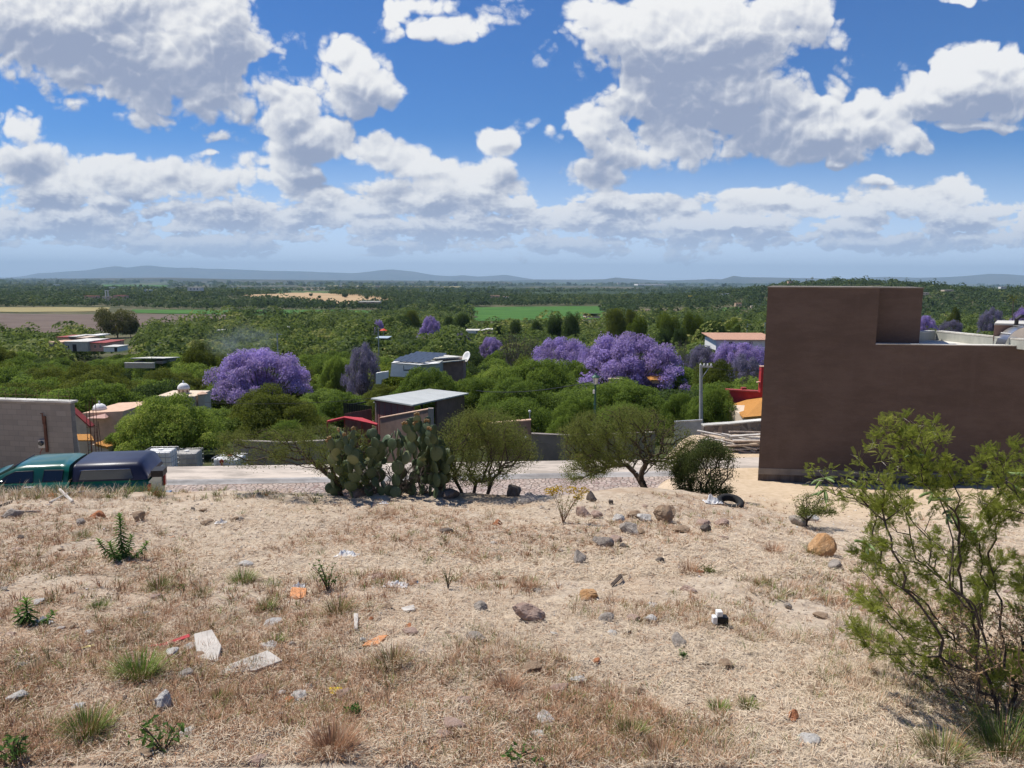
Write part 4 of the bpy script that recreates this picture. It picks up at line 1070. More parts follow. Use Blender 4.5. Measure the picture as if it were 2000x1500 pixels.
ra_, rb_, rc_, rd_ = at(638, 823, 46), at(672, 815, 47), at(706, 818, 47), at(736, 829, 46)
e3 = empty('red_awning', Vector((rb_.x, rb_.y, g(rb_.x, rb_.y))), 0, 'bright red awning frame behind the top of the prickly pear', 'awning'); O = e3.location
mb = MB(); mb.prism([ra_-O, rb_-O, rc_-O, rd_-O, rd_-O-Vector((0, 0, .14)), rc_-O-Vector((0, 0, .14)), rb_-O-Vector((0, 0, .14)), ra_-O-Vector((0, 0, .14))], (0, .3, .02)); mb.build('canopy', M_red, e3)
for p in (ra_, rb_, rc_, rd_):
    q = p-O; mb = MB(); mb.tube([(q.x, q.y+.1, q.z-.05), (q.x, q.y+.1, 0)], .05, 6); mb.build('post', M_redd, e3)
# ------------------------------------------------------------------ brown wall and grey wall across the road
def wall_run(name, label, pts, Y0, Y1, mat, cop, thick=.18, base_down=.3, cat='wall', coph=.05):
    """pts: px,py top points left to right between depths"""
    n = len(pts); P_ = [at(p[0], p[1], Y0 + (Y1-Y0)*i/(n-1)) for i, p in enumerate(pts)]
    O = Vector((P_[0].x, P_[0].y, g(P_[0].x, P_[0].y)-.1)); e = empty(name, O, 0, label, cat)
    mb = MB(); mc = MB()
    for p, q in zip(P_[:-1], P_[1:]):
        mb.prism([Vector((p.x-O.x, p.y-O.y, g(p.x, p.y)-O.z-base_down)), Vector((q.x-O.x, q.y-O.y, g(q.x, q.y)-O.z-base_down)), q-O, p-O], (0, thick, 0))
        mc.prism([p-O+Vector((0, -.03, .003)), q-O+Vector((0, -.03, .003)), q-O+Vector((0, thick+.03, .003)), p-O+Vector((0, thick+.03, .003))], (0, 0, coph))
    mb.build('wall_body', mat, e); mc.build('coping', cop, e); return e
e = wall_run('brown_wall', 'brown rendered garden wall with pale coping and a small white box, right of the white shed', [(950, 829), (1037, 822)], 31.5, 31, M_wallbr, M_peach)
O = e.location; p = at(1026, 854, 30.9)-O; mb = MB(); mb.box(p, (.09, .05, .09)); mb.build('electric_box', M_white, e)
p = at(1026, 835, 30.9)-O; mb = MB(); mb.lathe([(0, 0), (.045, 0), (.045, .02)], p, 8, ax='y'); mb.build('vent_hole', M_black, e)
wall_run('grey_wall', 'long low grey rendered wall behind the roadside trees', [(1038, 849), (1130, 853), (1280, 846)], 31.4, 33.5, M_grwall, M_grwall)
wall_run('grey_wall', 'olive grey garden wall behind the thorny branches left of the prickly pear', [(455, 862), (560, 866), (640, 862)], 33, 33, M_grwall, M_grwall)
p = gp(975, 29); e = empty('yellow_crate', Vector((at(955, 826, 33).x, 33, at(955, 829, 33).z)), 0, 'bright yellow tarpaulin lump over the left end of the brown wall', 'tarpaulin')
mb = MB(); mb.lathe([(.001, .12), (.18, .11), (.30, .03), (.30, -.14), (.001, -.15)], (0, 0, 0), 9); mb.build('sheet', plain('yellow_plastic', (.70, .62, .03), .5), e)
pz = gp(1035, 33); e = empty('lamp_post', pz, 0, 'thin post with a small white bulb behind the brown wall', 'lamp'); zt = at(1035, 806, 33).z-pz.z
mb = MB(); mb.tube([(0, 0, 0), (0, 0, zt)], .025, 6); mb.build('post', M_zinc, e); mb = MB(); mb.lathe([(.001, -.06), (.06, -.03), (.06, .04), (.001, .07)], (0, 0, zt+.06), 10); mb.build('bulb', M_white, e, smooth=True)
# stone wall at the right, grey gate piece
def stonemat(k):
    p = objc(k); v = k.vor(p, 3.2, 'DISTANCE_TO_EDGE'); c = k.vor(p, 3.2, 'F1', out=1); cs = k.n('ShaderNodeSeparateColor'); k.put(cs.inputs[0], c)
    col = ramp(k, cs.outputs[0], [(0, (.11, .10, .10)), (.5, (.19, .165, .15)), (1, (.30, .25, .21))])
    return bsdf(k, k.mix(k.ss(v, .02, .06), (.24, .22, .20), col), .9, 0, k.ss(v, 0, .12), .8, .04, .1)
M_stone = material('stone_masonry', stonemat)
wall_run('stone_wall', 'dark stone masonry wall with pale coping below the orange tiled roof', [(1374, 833), (1430, 829), (1500, 822)], 29.5, 31.5, M_stone, M_roofw, .35, .6)
wall_run('metal_gate', 'pale blue grey sheet metal gate left of the concrete utility pole', [(1318, 825), (1372, 822)], 30.5, 30, plain('blue_grey_metal', (.28, .31, .34), .5, .2), M_zinc, .05, .2, 'gate')
# ------------------------------------------------------------------ red house at the right
Yr = 42
pr = gp(1450, Yr); e = empty('red_house', pr, 0, 'red painted house with orange tiled roof and a square red chimney beside the brown wall', 'house'); O = e.location
A, B, C_, D_ = at(1428, 793, 46)-O, at(1452, 818, 40)-O, at(1525, 812, 40)-O, at(1500, 770, 46)-O
mb = MB(); mb.prism([A, B, C_, D_], (0, 0, .09)); mb.build('roof', M_tileo, e)
mb = MB(); mb.prism([(B.x+.3, B.y+.6, 0), (C_.x, C_.y+.6, 0), (C_.x, C_.y+.6, B.z-.02), (B.x+.3, B.y+.6, B.z-.02)], (0, 4, 0)); mb.build('wall', M_cream, e)
u0, u1, u2, u3 = at(1420, 762, 47)-O, at(1500, 766, 47)-O, at(1500, 812, 41.5)-O, at(1440, 776, 46.3)-O
mb = MB(); mb.prism([at(1424, 763, 47)-O, at(1500, 768, 45)-O, at(1500, 838, 45)-O, at(1424, 790, 47)-O], (0, .2, 0)); mb.build('gable_wall', M_red, e)
mb = MB(); mb.prism([at(1420, 760.5, 46.9)-O, at(1500, 765, 44.9)-O, at(1500, 768, 44.9)-O, at(1420, 763, 46.9)-O], (0, .5, 0)); mb.build('coping', M_redd, e)
mb = MB(); p = at(1452, 764, 46.5)-O; mb.box((p.x, p.y, p.z+.1), (.3, .3, .3)); mb.build('roof_vent', M_redd, e)
cb = at(1487, 766, 44.6)-O; ct = at(1487, 716, 44.6)-O
mb = MB(); mb.box((cb.x, cb.y, (cb.z+ct.z)/2), (.27, .4, ct.z-cb.z)); ch = mb.build('chimney', M_red, e)
mb = MB(); mb.box((cb.x, cb.y, ct.z+.02), (.32, .45, .04)); mb.box((cb.x-.2, cb.y, ct.z-.95), (.2, .25, .06)); mb.build('chimney_cap', M_peach, ch)
# long pink roof
e = house_from('long_house', 'long low house with a pink tiled roof behind the violet jacaranda at the brown wall', 'house', 118, (1399, 664, 1512, 684), 7, M_white, [(.25, .6, .06, .5), (.6, .6, .06, .5)], M_tilep, .5, tilt=0, rh=.1)
for o in e.children:
    if o.name.startswith('roof'):
        me = o.data; 
        w = max(v.co.x for v in me.vertices); zz_ = min(v.co.z for v in me.vertices)
        for v in me.vertices:
            if v.co.y > 3: v.co.z += .55
# ------------------------------------------------------------------ white house with solar panels
e = empty('solar_house', gp(820, 84), 0, 'white modern house with blue solar panels, flat roofs and a dish among the trees', 'house'); O = e.location
def qq(px, py, Y): return at(px, py, Y)-O
def slab(nm, mat, pts, h, par=e):
    mb = MB(); mb.prism(pts, (0, 0, h)); return mb.build(nm, mat, par)
slab('wall', M_white, [qq(762, 734, 80), qq(820, 737, 79), qq(858, 734, 82), qq(800, 720, 88)], .01)
mb = MB(); mb.prism([qq(762, 735, 80), qq(821, 738, 79), qq(821, 712, 79), qq(765, 708, 80)], (.4, 7, 0)); mb.build('front_wall', M_white, e)
mb = MB(); mb.prism([qq(821.5, 738, 79.4), qq(857, 736, 81), qq(857, 710, 81), qq(821.5, 712.5, 79.4)], (.3, 6.5, 0)); mb.build('side_wall', M_paraw, e)
mb = MB(); mb.prism([qq(851, 745, 84), qq(905, 745, 86), qq(905, 704, 86), qq(851, 707, 84)], (0, 5, 0)); mb.build('rear_wall', M_wallbr, e)
mb = MB(); mb.prism([qq(851, 702, 83.5), qq(903, 698.5, 87.5), qq(852, 693.5, 94), qq(812, 696, 91)], (0, 0, .14)); mb.build('roof', M_roofw, e)
mb = MB(); mb.prism([qq(856, 710, 83), qq(912, 704, 86), qq(900, 702, 88), qq(851, 706, 85)], (0, 0, .12)); mb.build('eave', M_paraw, e)
mb = MB(); mb.prism([qq(852, 707.2, 83.7), qq(902, 703.5, 86), qq(902, 700.5, 86), qq(852, 703.2, 83.7)], (0, .2, 0)); mb.build('window_band', M_dark, e)
M_solar = plain('solar_panel', (.06, .075, .10), .35, 0, spec=.4)
for r_ in range(4):
    for c_i in range(5):
        f = r_/4; x0 = 768 + r_*11 + c_i*12.2; y0 = 706.3 - r_*3.6 + c_i*.75; Yp = 80 + r_*2.4 - c_i*.1
        if r_ == 3 and c_i > 4: continue
        a_, b_ = qq(x0, y0, Yp), qq(x0+11.4, y0+.7, Yp); dlt = Vector((.52, 1.9, .10))
        mb = MB(); mb.prism([a_+Vector((0, 0, .06)), b_+Vector((0, 0, .06)), b_+dlt+Vector((0, 0, .26)), a_+dlt+Vector((0, 0, .26))], (0, 0, .03)); mb.build('solar_panel', M_solar, e)
slab('flat_roof', M_white, [qq(764, 709, 79.9), qq(821, 713, 78.9), qq(858, 710, 81), qq(812, 697, 90)], .05)
mb = MB(); mb.prism([qq(734, 750, 78), qq(744, 750, 78), qq(744, 727, 78), qq(734, 729, 78)], (0, .6, 0)); mb.prism([qq(744.2, 742, 78), qq(758, 738, 78), qq(758, 725, 78), qq(744.2, 727, 78)], (0, .4, 0)); mb.build('gate_pillar', M_white, e)
mb = MB(); mb.prism([qq(788, 723, 78.8), qq(789, 723, 78.8), qq(789, 714, 78.8), qq(788, 714, 78.8)], (0, .05, 0)); mb.prism([qq(788, 724, 78.8), qq(818, 725, 78.8), qq(818, 721, 78.8), qq(788, 722, 78.8)], (0, .05, 0)); mb.build('balcony_rail', M_black, e)
dp = at(913, 699, 87); e5 = empty('satellite_dish', Vector((dp.x, dp.y, dp.z-.8)), 0, 'white satellite dish tilted on the right roof corner of the solar roof house', 'dish')
mb = MB(); mb.lathe([(.001, 0), (.3, .03), (.55, .11), (.72, .2), (.70, .23), (.5, .14), (.001, .05)], (0, 0, 0), 20, ax='z'); o = mb.build('dish', M_white, e5, smooth=True); o.location = (0, 0, .85); o.rotation_euler = (R(35), R(-62), 0)
mb = MB(); mb.tube([(0, 0, 0), (-.1, 0, .8)], .04, 6); mb.build('mast', M_zinc, e5)
# ------------------------------------------------------------------ pale village at the left and far houses
Yv = 165
e = house_from('village_house', 'pale grey flat roofed house with a dark doorway, largest of the village at the left', 'house', Yv, (126, 668, 171, 686), 9, M_paraw, [(.12, .5, .12, .3)], M_roofw, .1, doors=((.42, .17, .75),))
house_from('village_house', 'low pink washed house with red roof edge right of the largest village house', 'house', Yv+1, (171.5, 670, 206, 686), 8, M_pink, [(.4, .6, .08, .4), (.7, .6, .08, .4)], M_redd, .3)
house_from('village_house', 'orange walled house behind the largest village house', 'house', Yv+16, (111, 659, 134, 668), 7, M_peach, [], M_redd, .2)
house_from('village_house', 'grey unfinished house with a dark opening between the orange walls', 'house', Yv+15, (134.5, 658, 148, 668), 7, M_grwall, [], M_roofw, .2, doors=((.5, .6, .7),))
house_from('village_house', 'small ochre house at the right rear of the village', 'house', Yv+15, (149, 660, 168, 668), 6, M_peach, [], M_cream, .2)
house_from('village_house', 'low flat house at the left end of the village', 'house', Yv+5, (95, 669, 120, 676), 6, M_grwall, [], M_peach, .2)
house_from('white_canopy', 'white sheet roof at the foot of the tall eucalyptus', 'canopy', Yv+20, (175, 655.5, 191, 657.5), 5, M_white, [], M_white, .3)
house_from('white_hut', 'small white hut with a dark door right of the village', 'hut', Yv-20, (202, 678, 229, 687), 4, M_white, [], M_roofw, .15, doors=((.88, .2, .9),))
house_from('yard_wall', 'pale plastered yard wall with a dark roof in a gap of the trees', 'wall', 112, (243, 710, 300, 719), .4, M_cream, [], M_roofw, .05)
house_from('long_shed', 'low grey roofed shed behind the pale plastered yard wall', 'shed', 122, (262, 705, 318, 710), 5, M_grwall, [], M_roofw, .4, tilt=.4)
house_from('white_hut', 'tiny white hut below the dark round trees', 'hut', 190, (288, 672, 303, 677), 4, M_white, [], M_roofw, .15, doors=((.5, .2, .8),))
house_from('white_house', 'small white house edge in front of the dark broad tree', 'house', 300, (423, 645, 438, 650), 6, M_white, [(.4, .5, .2, .4)], M_roofw, .2)
house_from('pink_house', 'distant pink tiled house between the thin cypresses', 'house', 320, (628, 645, 653, 653), 8, M_cream, [(.3, .5, .1, .4), (.7, .5, .1, .4)], M_tilep, .5, tilt=0)
e = house_from('domed_house', 'distant peach house carrying a white dome, right of the pointed dark tree', 'house', 330, (553, 644, 567, 650), 5, M_peach, [(.5, .5, .2, .4)], M_cream, .2); cupola(e, (0, 2, 1.25), 1.4, .5, 1.0)
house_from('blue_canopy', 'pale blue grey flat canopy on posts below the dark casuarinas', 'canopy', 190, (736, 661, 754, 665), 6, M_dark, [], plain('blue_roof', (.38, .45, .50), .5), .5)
pq = gp(751, 205); e = empty('red_parasol', pq, 0, 'distant red parasol or tent roof left of the dark casuarinas', 'parasol'); zt = at(751, 641, 205).z-pq.z
mb = MB(); mb.lathe([(1.1, -.65), (.001, 0)], (0, 0, zt), 8); mb.build('canopy', plain('red_fabric', (.60, .06, .03), .7), e); mb = MB(); mb.tube([(0, 0, 0), (0, 0, zt)], .06, 6); mb.build('pole', M_zinc, e)
house_from('white_wall_house', 'low white walls with a chimney right of the lilac jacaranda', 'house', 215, (910, 646, 946, 651), 6, M_white, [(.6, .5, .1, .5)], M_roofw, .1)
house_from('orange_house', 'small orange house at the end of the low white walls', 'house', 213, (948, 644, 962, 651), 5, M_peach, [(.5, .5, .2, .4)], M_roofw, .1)
house_from('tiled_barn', 'pale yellow sheet roof at the edge of the green crop field', 'barn', 330, (1144, 618, 1172, 621), 14, M_cream, [], M_cream, .3, tilt=1.2)
house_from('orange_roof_house', 'orange roof glimpsed through the lower crown of the widest jacaranda', 'house', 86, (1275, 743, 1298, 749), 3, M_peach, [], M_tileo, .3)
house_from('ochre_wall', 'ochre wall glimpsed under the left side of the widest jacaranda', 'wall', 85, (1190, 741, 1215, 746), .3, M_peach, [], M_cream, .1)
e = house_from('hacienda', 'distant pink hacienda, left block with many arched bays', 'building', 1160, (163, 578, 187, 592), 14, M_pink, [(.15, .55, .08, .3), (.32, .55, .08, .3), (.49, .55, .08, .3), (.66, .55, .08, .3), (.83, .55, .08, .3)], M_redd, .5)
e = house_from('hacienda', 'distant pink hacienda, right block lit at its end', 'building', 1150, (221, 577, 242, 592), 14, M_pink, [(.15, .55, .08, .3), (.35, .55, .08, .3), (.55, .55, .08, .3)], M_redd, .5)
px_, Yq = 208, 1158; a = at(px_, 568, Yq); gq = g(a.x, Yq); e = empty('white_gateway', (a.x, Yq, gq), 0, 'white rectangular bell gateway rising between the hacienda blocks', 'tower')
hh_ = a.z-gq
mb = MB(); mb.box((-2.0, 0, hh_/2), (1.0, 1.5, hh_)); mb.box((2.0, 0, hh_/2), (1.0, 1.5, hh_)); mb.box((0, 0, hh_+.55), (5.2, 1.5, 1.1)); mb.build('frame', M_white, e)
mb = MB(); mb.box((0, 1, hh_*.28), (14, 3, hh_*.56)); mb.build('gatehouse', M_cream, e)
house_from('white_villa', 'bright white villa among the trees before the tan hay field', 'house', 1500, (281, 566, 293, 571), 12, M_white, [(.4, .5, .1, .3)], M_white, 0)
house_from('white_villa', 'wide pale villa with terraces above the dark trees', 'house', 1400, (366, 561, 392, 568), 14, M_white, [(.25, .5, .08, .4), (.5, .5, .08, .4), (.75, .5, .08, .4)], M_roofw, .5)
house_from('greenhouse', 'long white greenhouse roofs beyond the valley, nearer row', 'greenhouse', 2900, (1105, 572.5, 1372, 575), 60, M_white, [], M_white, 0)
house_from('greenhouse', 'bright white greenhouse block on the far plain, highest row', 'greenhouse', 5200, (1246, 555, 1302, 557.5), 160, M_white, [], M_white, 0)
house_from('yellow_house', 'bright yellow building among the distant trees', 'building', 1300, (1343, 578, 1353, 582), 12, plain('yellow_paint', (.75, .55, .04), .7), [(.5, .5, .1, .4)], plain('yellow_paint', (.75, .55, .04), .7), 0)
for (x0, y0, x1, y1, Yh, lb) in [(1402, 574, 1412, 578, 1250, 'white house left of the pair above the fallow field'), (1413, 573, 1424, 578, 1260, 'taller white house of the pair above the fallow field'), (1422, 565, 1433, 568.5, 1900, 'white distant house on the wooded slope'), (1458, 563, 1465, 567, 1900, 'small white house near the brown tower corner'), (1492, 564.5, 1500, 567, 1700, 'flat white roof touching the brown tower corner'), (1437, 592, 1449, 599, 900, 'peach house above the tiny green plot'), (1467, 597, 1474, 601, 850, 'pale hut among the trees left of the brown tower'), (958, 577, 976, 583, 1300, 'peach roofed houses on the edge of the dark woods'), (982, 579, 994, 583, 1300, 'white low house right of the peach roofs'), (852, 556, 858, 558.5, 3500, 'tiny white house on the far plain in the centre'), (104, 555.5, 114, 557.5, 3600, 'bright white roof on the far plain at the left'), (1206, 552, 1212, 555, 5200, 'small white church block near the horizon'), (213, 561, 222, 563, 2400, 'white roofs above the hacienda'), (663, 557, 667, 560, 3000, 'tiny white tower beyond the tan hay field'), (733, 558, 741, 561, 2800, 'pale house beyond the right of the tan hay field'), (1540, 549, 1549, 553.5, 1330, 'pink house on the hill beyond the brown tower'), (1634, 557, 1652, 559.5, 1280, 'flat pale house on the hill just above the brown tower'), (1800, 571, 1815, 576, 900, 'pale walled house on the wooded slope right of the tower'), (1845, 566, 1863, 569, 1000, 'long cream house high on the wooded slope'), (1955, 560, 1966, 564, 1100, 'white roof near the right edge of the wooded slope'), (700, 589, 740, 592, 700, 'low pale roofs at the lower right of the tan hay field')]:
    house_from('far_house', lb, 'house', Yh, (x0, y0, x1, y1), (x1-x0)*mpp(Yh)*.7, M_white if 'white' in lb else (M_peach if 'peach' in lb or 'pink' in lb else M_cream), [(.3, .5, .12, .35), (.7, .5, .12, .35)], M_roofw if 'peach' not in lb else M_tilep, .2)
# fan palm at the right and palms on the hill
def palm(px, top, Y, cw, label):
    p = gp(px, Y); zt = at(px, top, Y).z - p.z; r = cw*mpp(Y)/2; rg = np.random.default_rng(int(px))
    e = empty('fan_palm', p, 0, label, 'palm')
    mb = MB(); mb.tube([(0, 0, 0), (.02*zt, 0, zt*.5), (0, 0, zt-r*.6)], [r*.13, r*.10, r*.09], 7); mb.build('trunk', M_barkg, e)
    mb = MB()
    for i in range(30):
        a = rg.uniform(0, 6.28); el = rg.uniform(-.9, 1.3); d = Vector((math.cos(a)*math.cos(el), math.sin(a)*math.cos(el), math.sin(el)))
        c = Vector((0, 0, zt-r*.6)) + d*r*.75; s_ = d.cross(Vector((0, 0, 1))).normalized()
        for j in range(-3, 4):
            q = c + d*r*.45*math.cos(j*.4) + s_*r*.4*math.sin(j*.4)+Vector((0, 0, -.1*r)); w_ = s_*r*.03+Vector((0, 0, .02*r))
            mb.add([c-w_, c+w_, q], [(0, 1, 2)], rg.random())
        mb.tube([(0, 0, zt-r*.6), c], r*.02, 3, caps=False, t=.8)
    mb.build('crown', L_olive, e)
palm(1963, 580, 200, 20, 'tall slender fan palm at the right above the metal duct')
palm(1990, 586, 210, 22, 'yellowish fan palm half hidden by the jacaranda at the right edge')
palm(1574, 541, 1300, 6, 'tallest tiny palm on the hill above the brown tower'); palm(1590, 546, 1300, 5, 'tiny palm right of the tallest one on the hill')
palm(1563, 546, 1300, 5, 'tiny palm left of the tallest one on the hill')
# ------------------------------------------------------------------ green pickup with a navy camper shell
M_green = material('green_car_paint', lambda k: bsdf(k, (.003, .085, .058), .3, 0, spec=.5, **{'Coat Weight': .4, 'Coat Roughness': .12}))
M_navy = material('navy_fibreglass', lambda k: bsdf(k, k.mix(k.ss(k.noise(objc(k), 1.5, 5), .4, .7), (.010, .013, .038), (.016, .022, .055)), .4, 0, spec=.4))
M_tint = material('tinted_glass', lambda k: bsdf(k, (.006, .008, .012), .05, 0, spec=.8))
M_chrome = plain('chrome', (.75, .76, .78), .12, 1.0, var=.02, bump=0)
M_tyre = plain('tyre_rubber', (.02, .02, .02), .85)
M_lamp = plain('red_tail_lamp', (.35, .015, .01), .25, spec=.6)
M_blackp = plain('black_plastic', (.015, .015, .016), .5)
pr = Vector((at(297, 930, 16.9).x - .30, 17.75, -6.06))
truck = empty('pickup_truck', pr, R(14), 'green pickup truck with a navy camper shell parked at the left on the road', 'truck')
truck.rotation_euler = (0, R(1.2), R(13)); truck.scale = (.885, .885, .885)
def loft(secs, mat, name, par, smooth=True):
    n = len(secs[0][1]); V = []; F = []
    for x, pts in secs:
        for (y, z) in pts: V.append((x, y, z))
    for i in range(len(secs)-1):
        for j in range(n-1): F.append((i*n+j, i*n+j+1, (i+1)*n+j+1, (i+1)*n+j))
    mb = MB(); mb.add(V, F)
    b0 = list(range(n)); b1 = [(len(secs)-1)*n + j for j in range(n)][::-1]
    mb.F.setdefault(n, []).append(np.array([b0])); mb.F[n].append(np.array([b1]))
    o = mb.build(name, mat, par)
    for p in o.data.polygons: p.use_smooth = smooth and len(p.vertices) == 4
    return o
def lower(zb, w=.93):
    return [(-w+.06, .38), (-w-.01, .55), (-w-.03, .95), (-w, 1.30), (-w+.03, zb), (w-.03, zb), (w, 1.30), (w+.03, .95), (w+.01, .55), (w-.06, .38)]
loft([(-5.62, lower(.95, .80)), (-5.5, lower(1.12, .88)), (-4.9, lower(1.24, .92)), (-4.0, lower(1.34)), (-3.9, lower(1.50)), (-1.94, lower(1.50))], M_green, 'front_body', truck)
loft([(-1.90, lower(1.49)), (-.12, lower(1.49)), (-.04, lower(1.44, .90))], M_green, 'cargo_bed', truck)
def upper(zb, zt, wb, wt):
    return [(-wb, zb), (-wt-.02, zt-.10), (-wt+.03, zt-.035), (-wt+.13, zt), (-.3, zt+.022), (.3, zt+.022), (wt-.13, zt), (wt-.03, zt-.035), (wt+.02, zt-.10), (wb, zb)]
loft([(-3.98, upper(1.50, 1.505+.10, .86, .80)), (-3.62, upper(1.50, 1.70, .88, .79)), (-3.25, upper(1.50, 1.885, .89, .76)), (-3.0, upper(1.50, 1.925, .89, .755)), (-2.2, upper(1.50, 1.935, .89, .755)), (-1.98, upper(1.50, 1.90, .88, .75))], M_green, 'cab_roof', truck)
loft([(-1.87, upper(1.50, 1.90, .91, .80)), (-1.82, upper(1.50, 1.94, .92, .80)), (-.35, upper(1.50, 1.95, .92, .80)), (-.22, upper(1.50, 1.92, .91, .79)), (-.06, upper(1.50, 1.60, .90, .86))], M_navy, 'camper_shell', truck)
def side(x, f, zb, zt, wb, wt, o): # point on the near greenhouse side
    return (x, -(wb + (wt-wb)*f) - o, zb + (zt-.10-zb)*f)
def pane(pts, nm, mat, wb, wt, zt, o=.006, par=truck, rim=None):
    P_ = [side(x, f, 1.50, zt, wb, wt+.02, o) for x, f in pts]
    mb = MB(); mb.prism(P_, (0, .01, 0)); w = mb.build(nm, mat, par)
    if rim:
        mb = MB(); mb.tube(P_ + [P_[0]], .009, 5, caps=False); mb.build('window_frame', rim, w)
    return w
pane([(-3.62, .06), (-2.79, .04), (-2.80, .93), (-3.22, .90), (-3.42, .62)], 'front_window', M_tint, .89, .76, 1.925, rim=M_blackp)
pane([(-2.58, .08), (-2.12, .08), (-2.10, .90), (-2.55, .92)], 'rear_window', M_tint, .89, .755, 1.935, rim=M_blackp)
pane([(-1.72, .10), (-.40, .10), (-.48, .80), (-1.66, .80)], 'shell_window', M_tint, .92, .80, 1.945, rim=M_blackp)
mb = MB(); mb.tube([side(-1.70, .80, 1.5, 1.945, .92, .82, .02), side(-1.6, .86, 1.5, 1.945, .92, .82, .018), side(-.5, .86, 1.5, 1.945, .92, .82, .018)], .007, 5); mb.build('trim_line', M_chrome, truck)
mb = MB(); mb.prism([(-3.95, -.74, 1.56), (-3.27, -.66, 1.90), (-3.27, .66, 1.90), (-3.95, .74, 1.56)], (-.012, 0, .012)); mb.build('windshield', M_tint, truck)
mb = MB(); mb.prism([(-3.93, -.80, 1.56), (-3.29, -.70, 1.895), (-3.25, -.70, 1.895), (-3.88, -.80, 1.56)], (-.02, 0, .012)); mb.build('pillar', M_green, truck)
mi = MB(); mi.box((-3.58, -1.08, 1.56), (.10, .17, .17)); m1 = mi.build('side_mirror', M_chrome, truck, bev=.03)
mi = MB(); mi.box((-3.53, -1.08, 1.56), (.012, .13, .13)); mi.box((-3.60, -.96, 1.51), (.08, .12, .05)); mi.build('mirror_glass', M_tint, m1)
for x in (-2.68, -1.93):
    mb = MB(); mb.box((x, -.955, 1.05), (.012, .012, .86)); mb.build('door_gap', M_blackp, truck)
mb = MB(); mb.box((-2.86, -.965, 1.40), (.24, .02, .055)); h_ = mb.build('door_handle', M_chrome, truck, bev=.01); mb = MB(); mb.box((-2.86, -.978, 1.40), (.19, .012, .028)); mb.build('handle_grip', M_blackp, h_)
mb = MB(); mb.lathe([(.0001, 0), (.095, 0), (.10, .012), (.09, .02), (.0001, .022)], (0, 0, 0), 22, ax='y'); fc = mb.build('fuel_flap', plain('tan_primer', (.50, .38, .24), .8), truck); fc.location = (-1.62, -.96, 1.30); fc.scale = (1, -1, 1)
for x in (-4.75, -1.05):
    for y in (-.80, .80):
        mb = MB(); mb.lathe([(.22, -.11), (.36, -.11), (.39, -.07), (.39, .07), (.36, .11), (.22, .11), (.22, -.11)], (x, y, .39), 28, ax='y'); w = mb.build('wheel', M_tyre, truck, smooth=True)
        mb = MB(); mb.lathe([(.001, -.09), (.08, -.10), (.10, -.07), (.20, -.08), (.225, -.105), (.225, .08), (.001, .08)], (x, y, .39), 20, ax='y'); mb.build('rim', M_metal, w)
        mb = MB(); mb.lathe([(.43, -.19), (.50, -.19), (.50, -.17), (.43, -.17), (.43, -.19)], (x, y, .39), 28, ax='y'); mb.build('wheel_arch', M_blackp, w)
for y in (-.84, .84):
    mb = MB(); mb.box((-.03, y, 1.12), (.08, .16, .50)); mb.build('tail_light', M_lamp, truck, bev=.015)
mb = MB(); mb.box((.08, 0, .62), (.16, 1.8, .16)); mb.build('rear_bumper', M_chrome, truck, bev=.03)
mb = MB(); mb.box((-5.68, 0, .58), (.16, 1.75, .20)); mb.build('front_bumper', M_chrome, truck, bev=.03)
mb = MB(); mb.box((-5.63, 0, .88), (.03, 1.2, .20)); mb.build('grille', M_blackp, truck)
for y in (-.70, .70):
    mb = MB(); mb.box((-5.60, y, .92), (.08, .26, .16)); mb.build('headlight', M_glass, truck, bev=.02)
mb = MB(); mb.box((.15, -.55, 1.62), (.30, .5, .17)); mb.build('open_tail_flap', M_blackp, truck)

# ------------------------------------------------------------------ white water tanks in cages
M_tank = material('tank_plastic', lambda k: bsdf(k, k.mix(k.ss(k.noise(objc(k), 1.5, 4), .35, .7), (.76, .76, .74), (.86, .86, .85)), .45, 0, spec=.4))
M_tankd = plain('dull_tank_plastic', (.46, .44, .40), .55, var=.1)
def tote(px, top, Y, rz, label, tmat, extra=None):
    zt = at(px, top, Y).z; p = Vector((at(px, top, Y).x, Y, zt - 1.16))
    e = empty('water_tank', p, rz, label, 'water tank', 'caged water tanks beyond the road')
    mb = MB(); mb.box((0, 0, .63), (1.10, .92, .94)); tk = mb.build('tank', tmat, e, bev=.07)
    mb = MB(); mb.lathe([(.001, .06), (.11, .06), (.11, 0)], (0, 0, 1.10), 16); mb.build('lid', M_redd if extra else M_white, tk)
    mb = MB()
    for z in (.17, .40, .63, .86, 1.13):
        mb.tube([(-.585, -.49, z), (.585, -.49, z), (.585, .49, z), (-.585, .49, z), (-.585, -.49, z)], .011, 5, caps=False)
    for i in range(6):
        x = -.585 + i*.234
        for y in (-.497, .497): mb.tube([(x, y, .14), (x, y, 1.13)], .009, 5)
    for i in range(1, 4):
        y = -.49 + i*.245
        for x in (-.592, .592): mb.tube([(x, y, .14), (x, y, 1.13)], .009, 5)
    mb.tube([(-.58, -.15, 1.135), (.58, -.15, 1.135)], .010, 5); mb.tube([(-.58, .15, 1.135), (.58, .15, 1.135)], .010, 5)
    mb.build('cage', M_zinc, e)
    mb = MB(); mb.box((0, 0, .12), (1.2, 1.0, .03)); [mb.box((x, 0, .05), (.12, 1.0, .10)) for x in (-.5, 0, .5)]; mb.build('pallet', M_woodg, e)
    if extra:
        mb = MB(); mb.box((-.15, -.507, .75), (.07, .012, .7)); mb.lathe([(.001, 0), (.09, 0), (.09, .02), (.001, .02)], (-.15, -.53, 1.0), 12, ax='y'); mb.build('strap', M_red, e)
    return e
tote(314, 876, 32.0, .10, 'brightest white caged water tank, nearest the rear of the pickup', M_tank)
tote(365, 879, 33.5, .13, 'dull white caged water tank, middle one of the three', M_tankd)
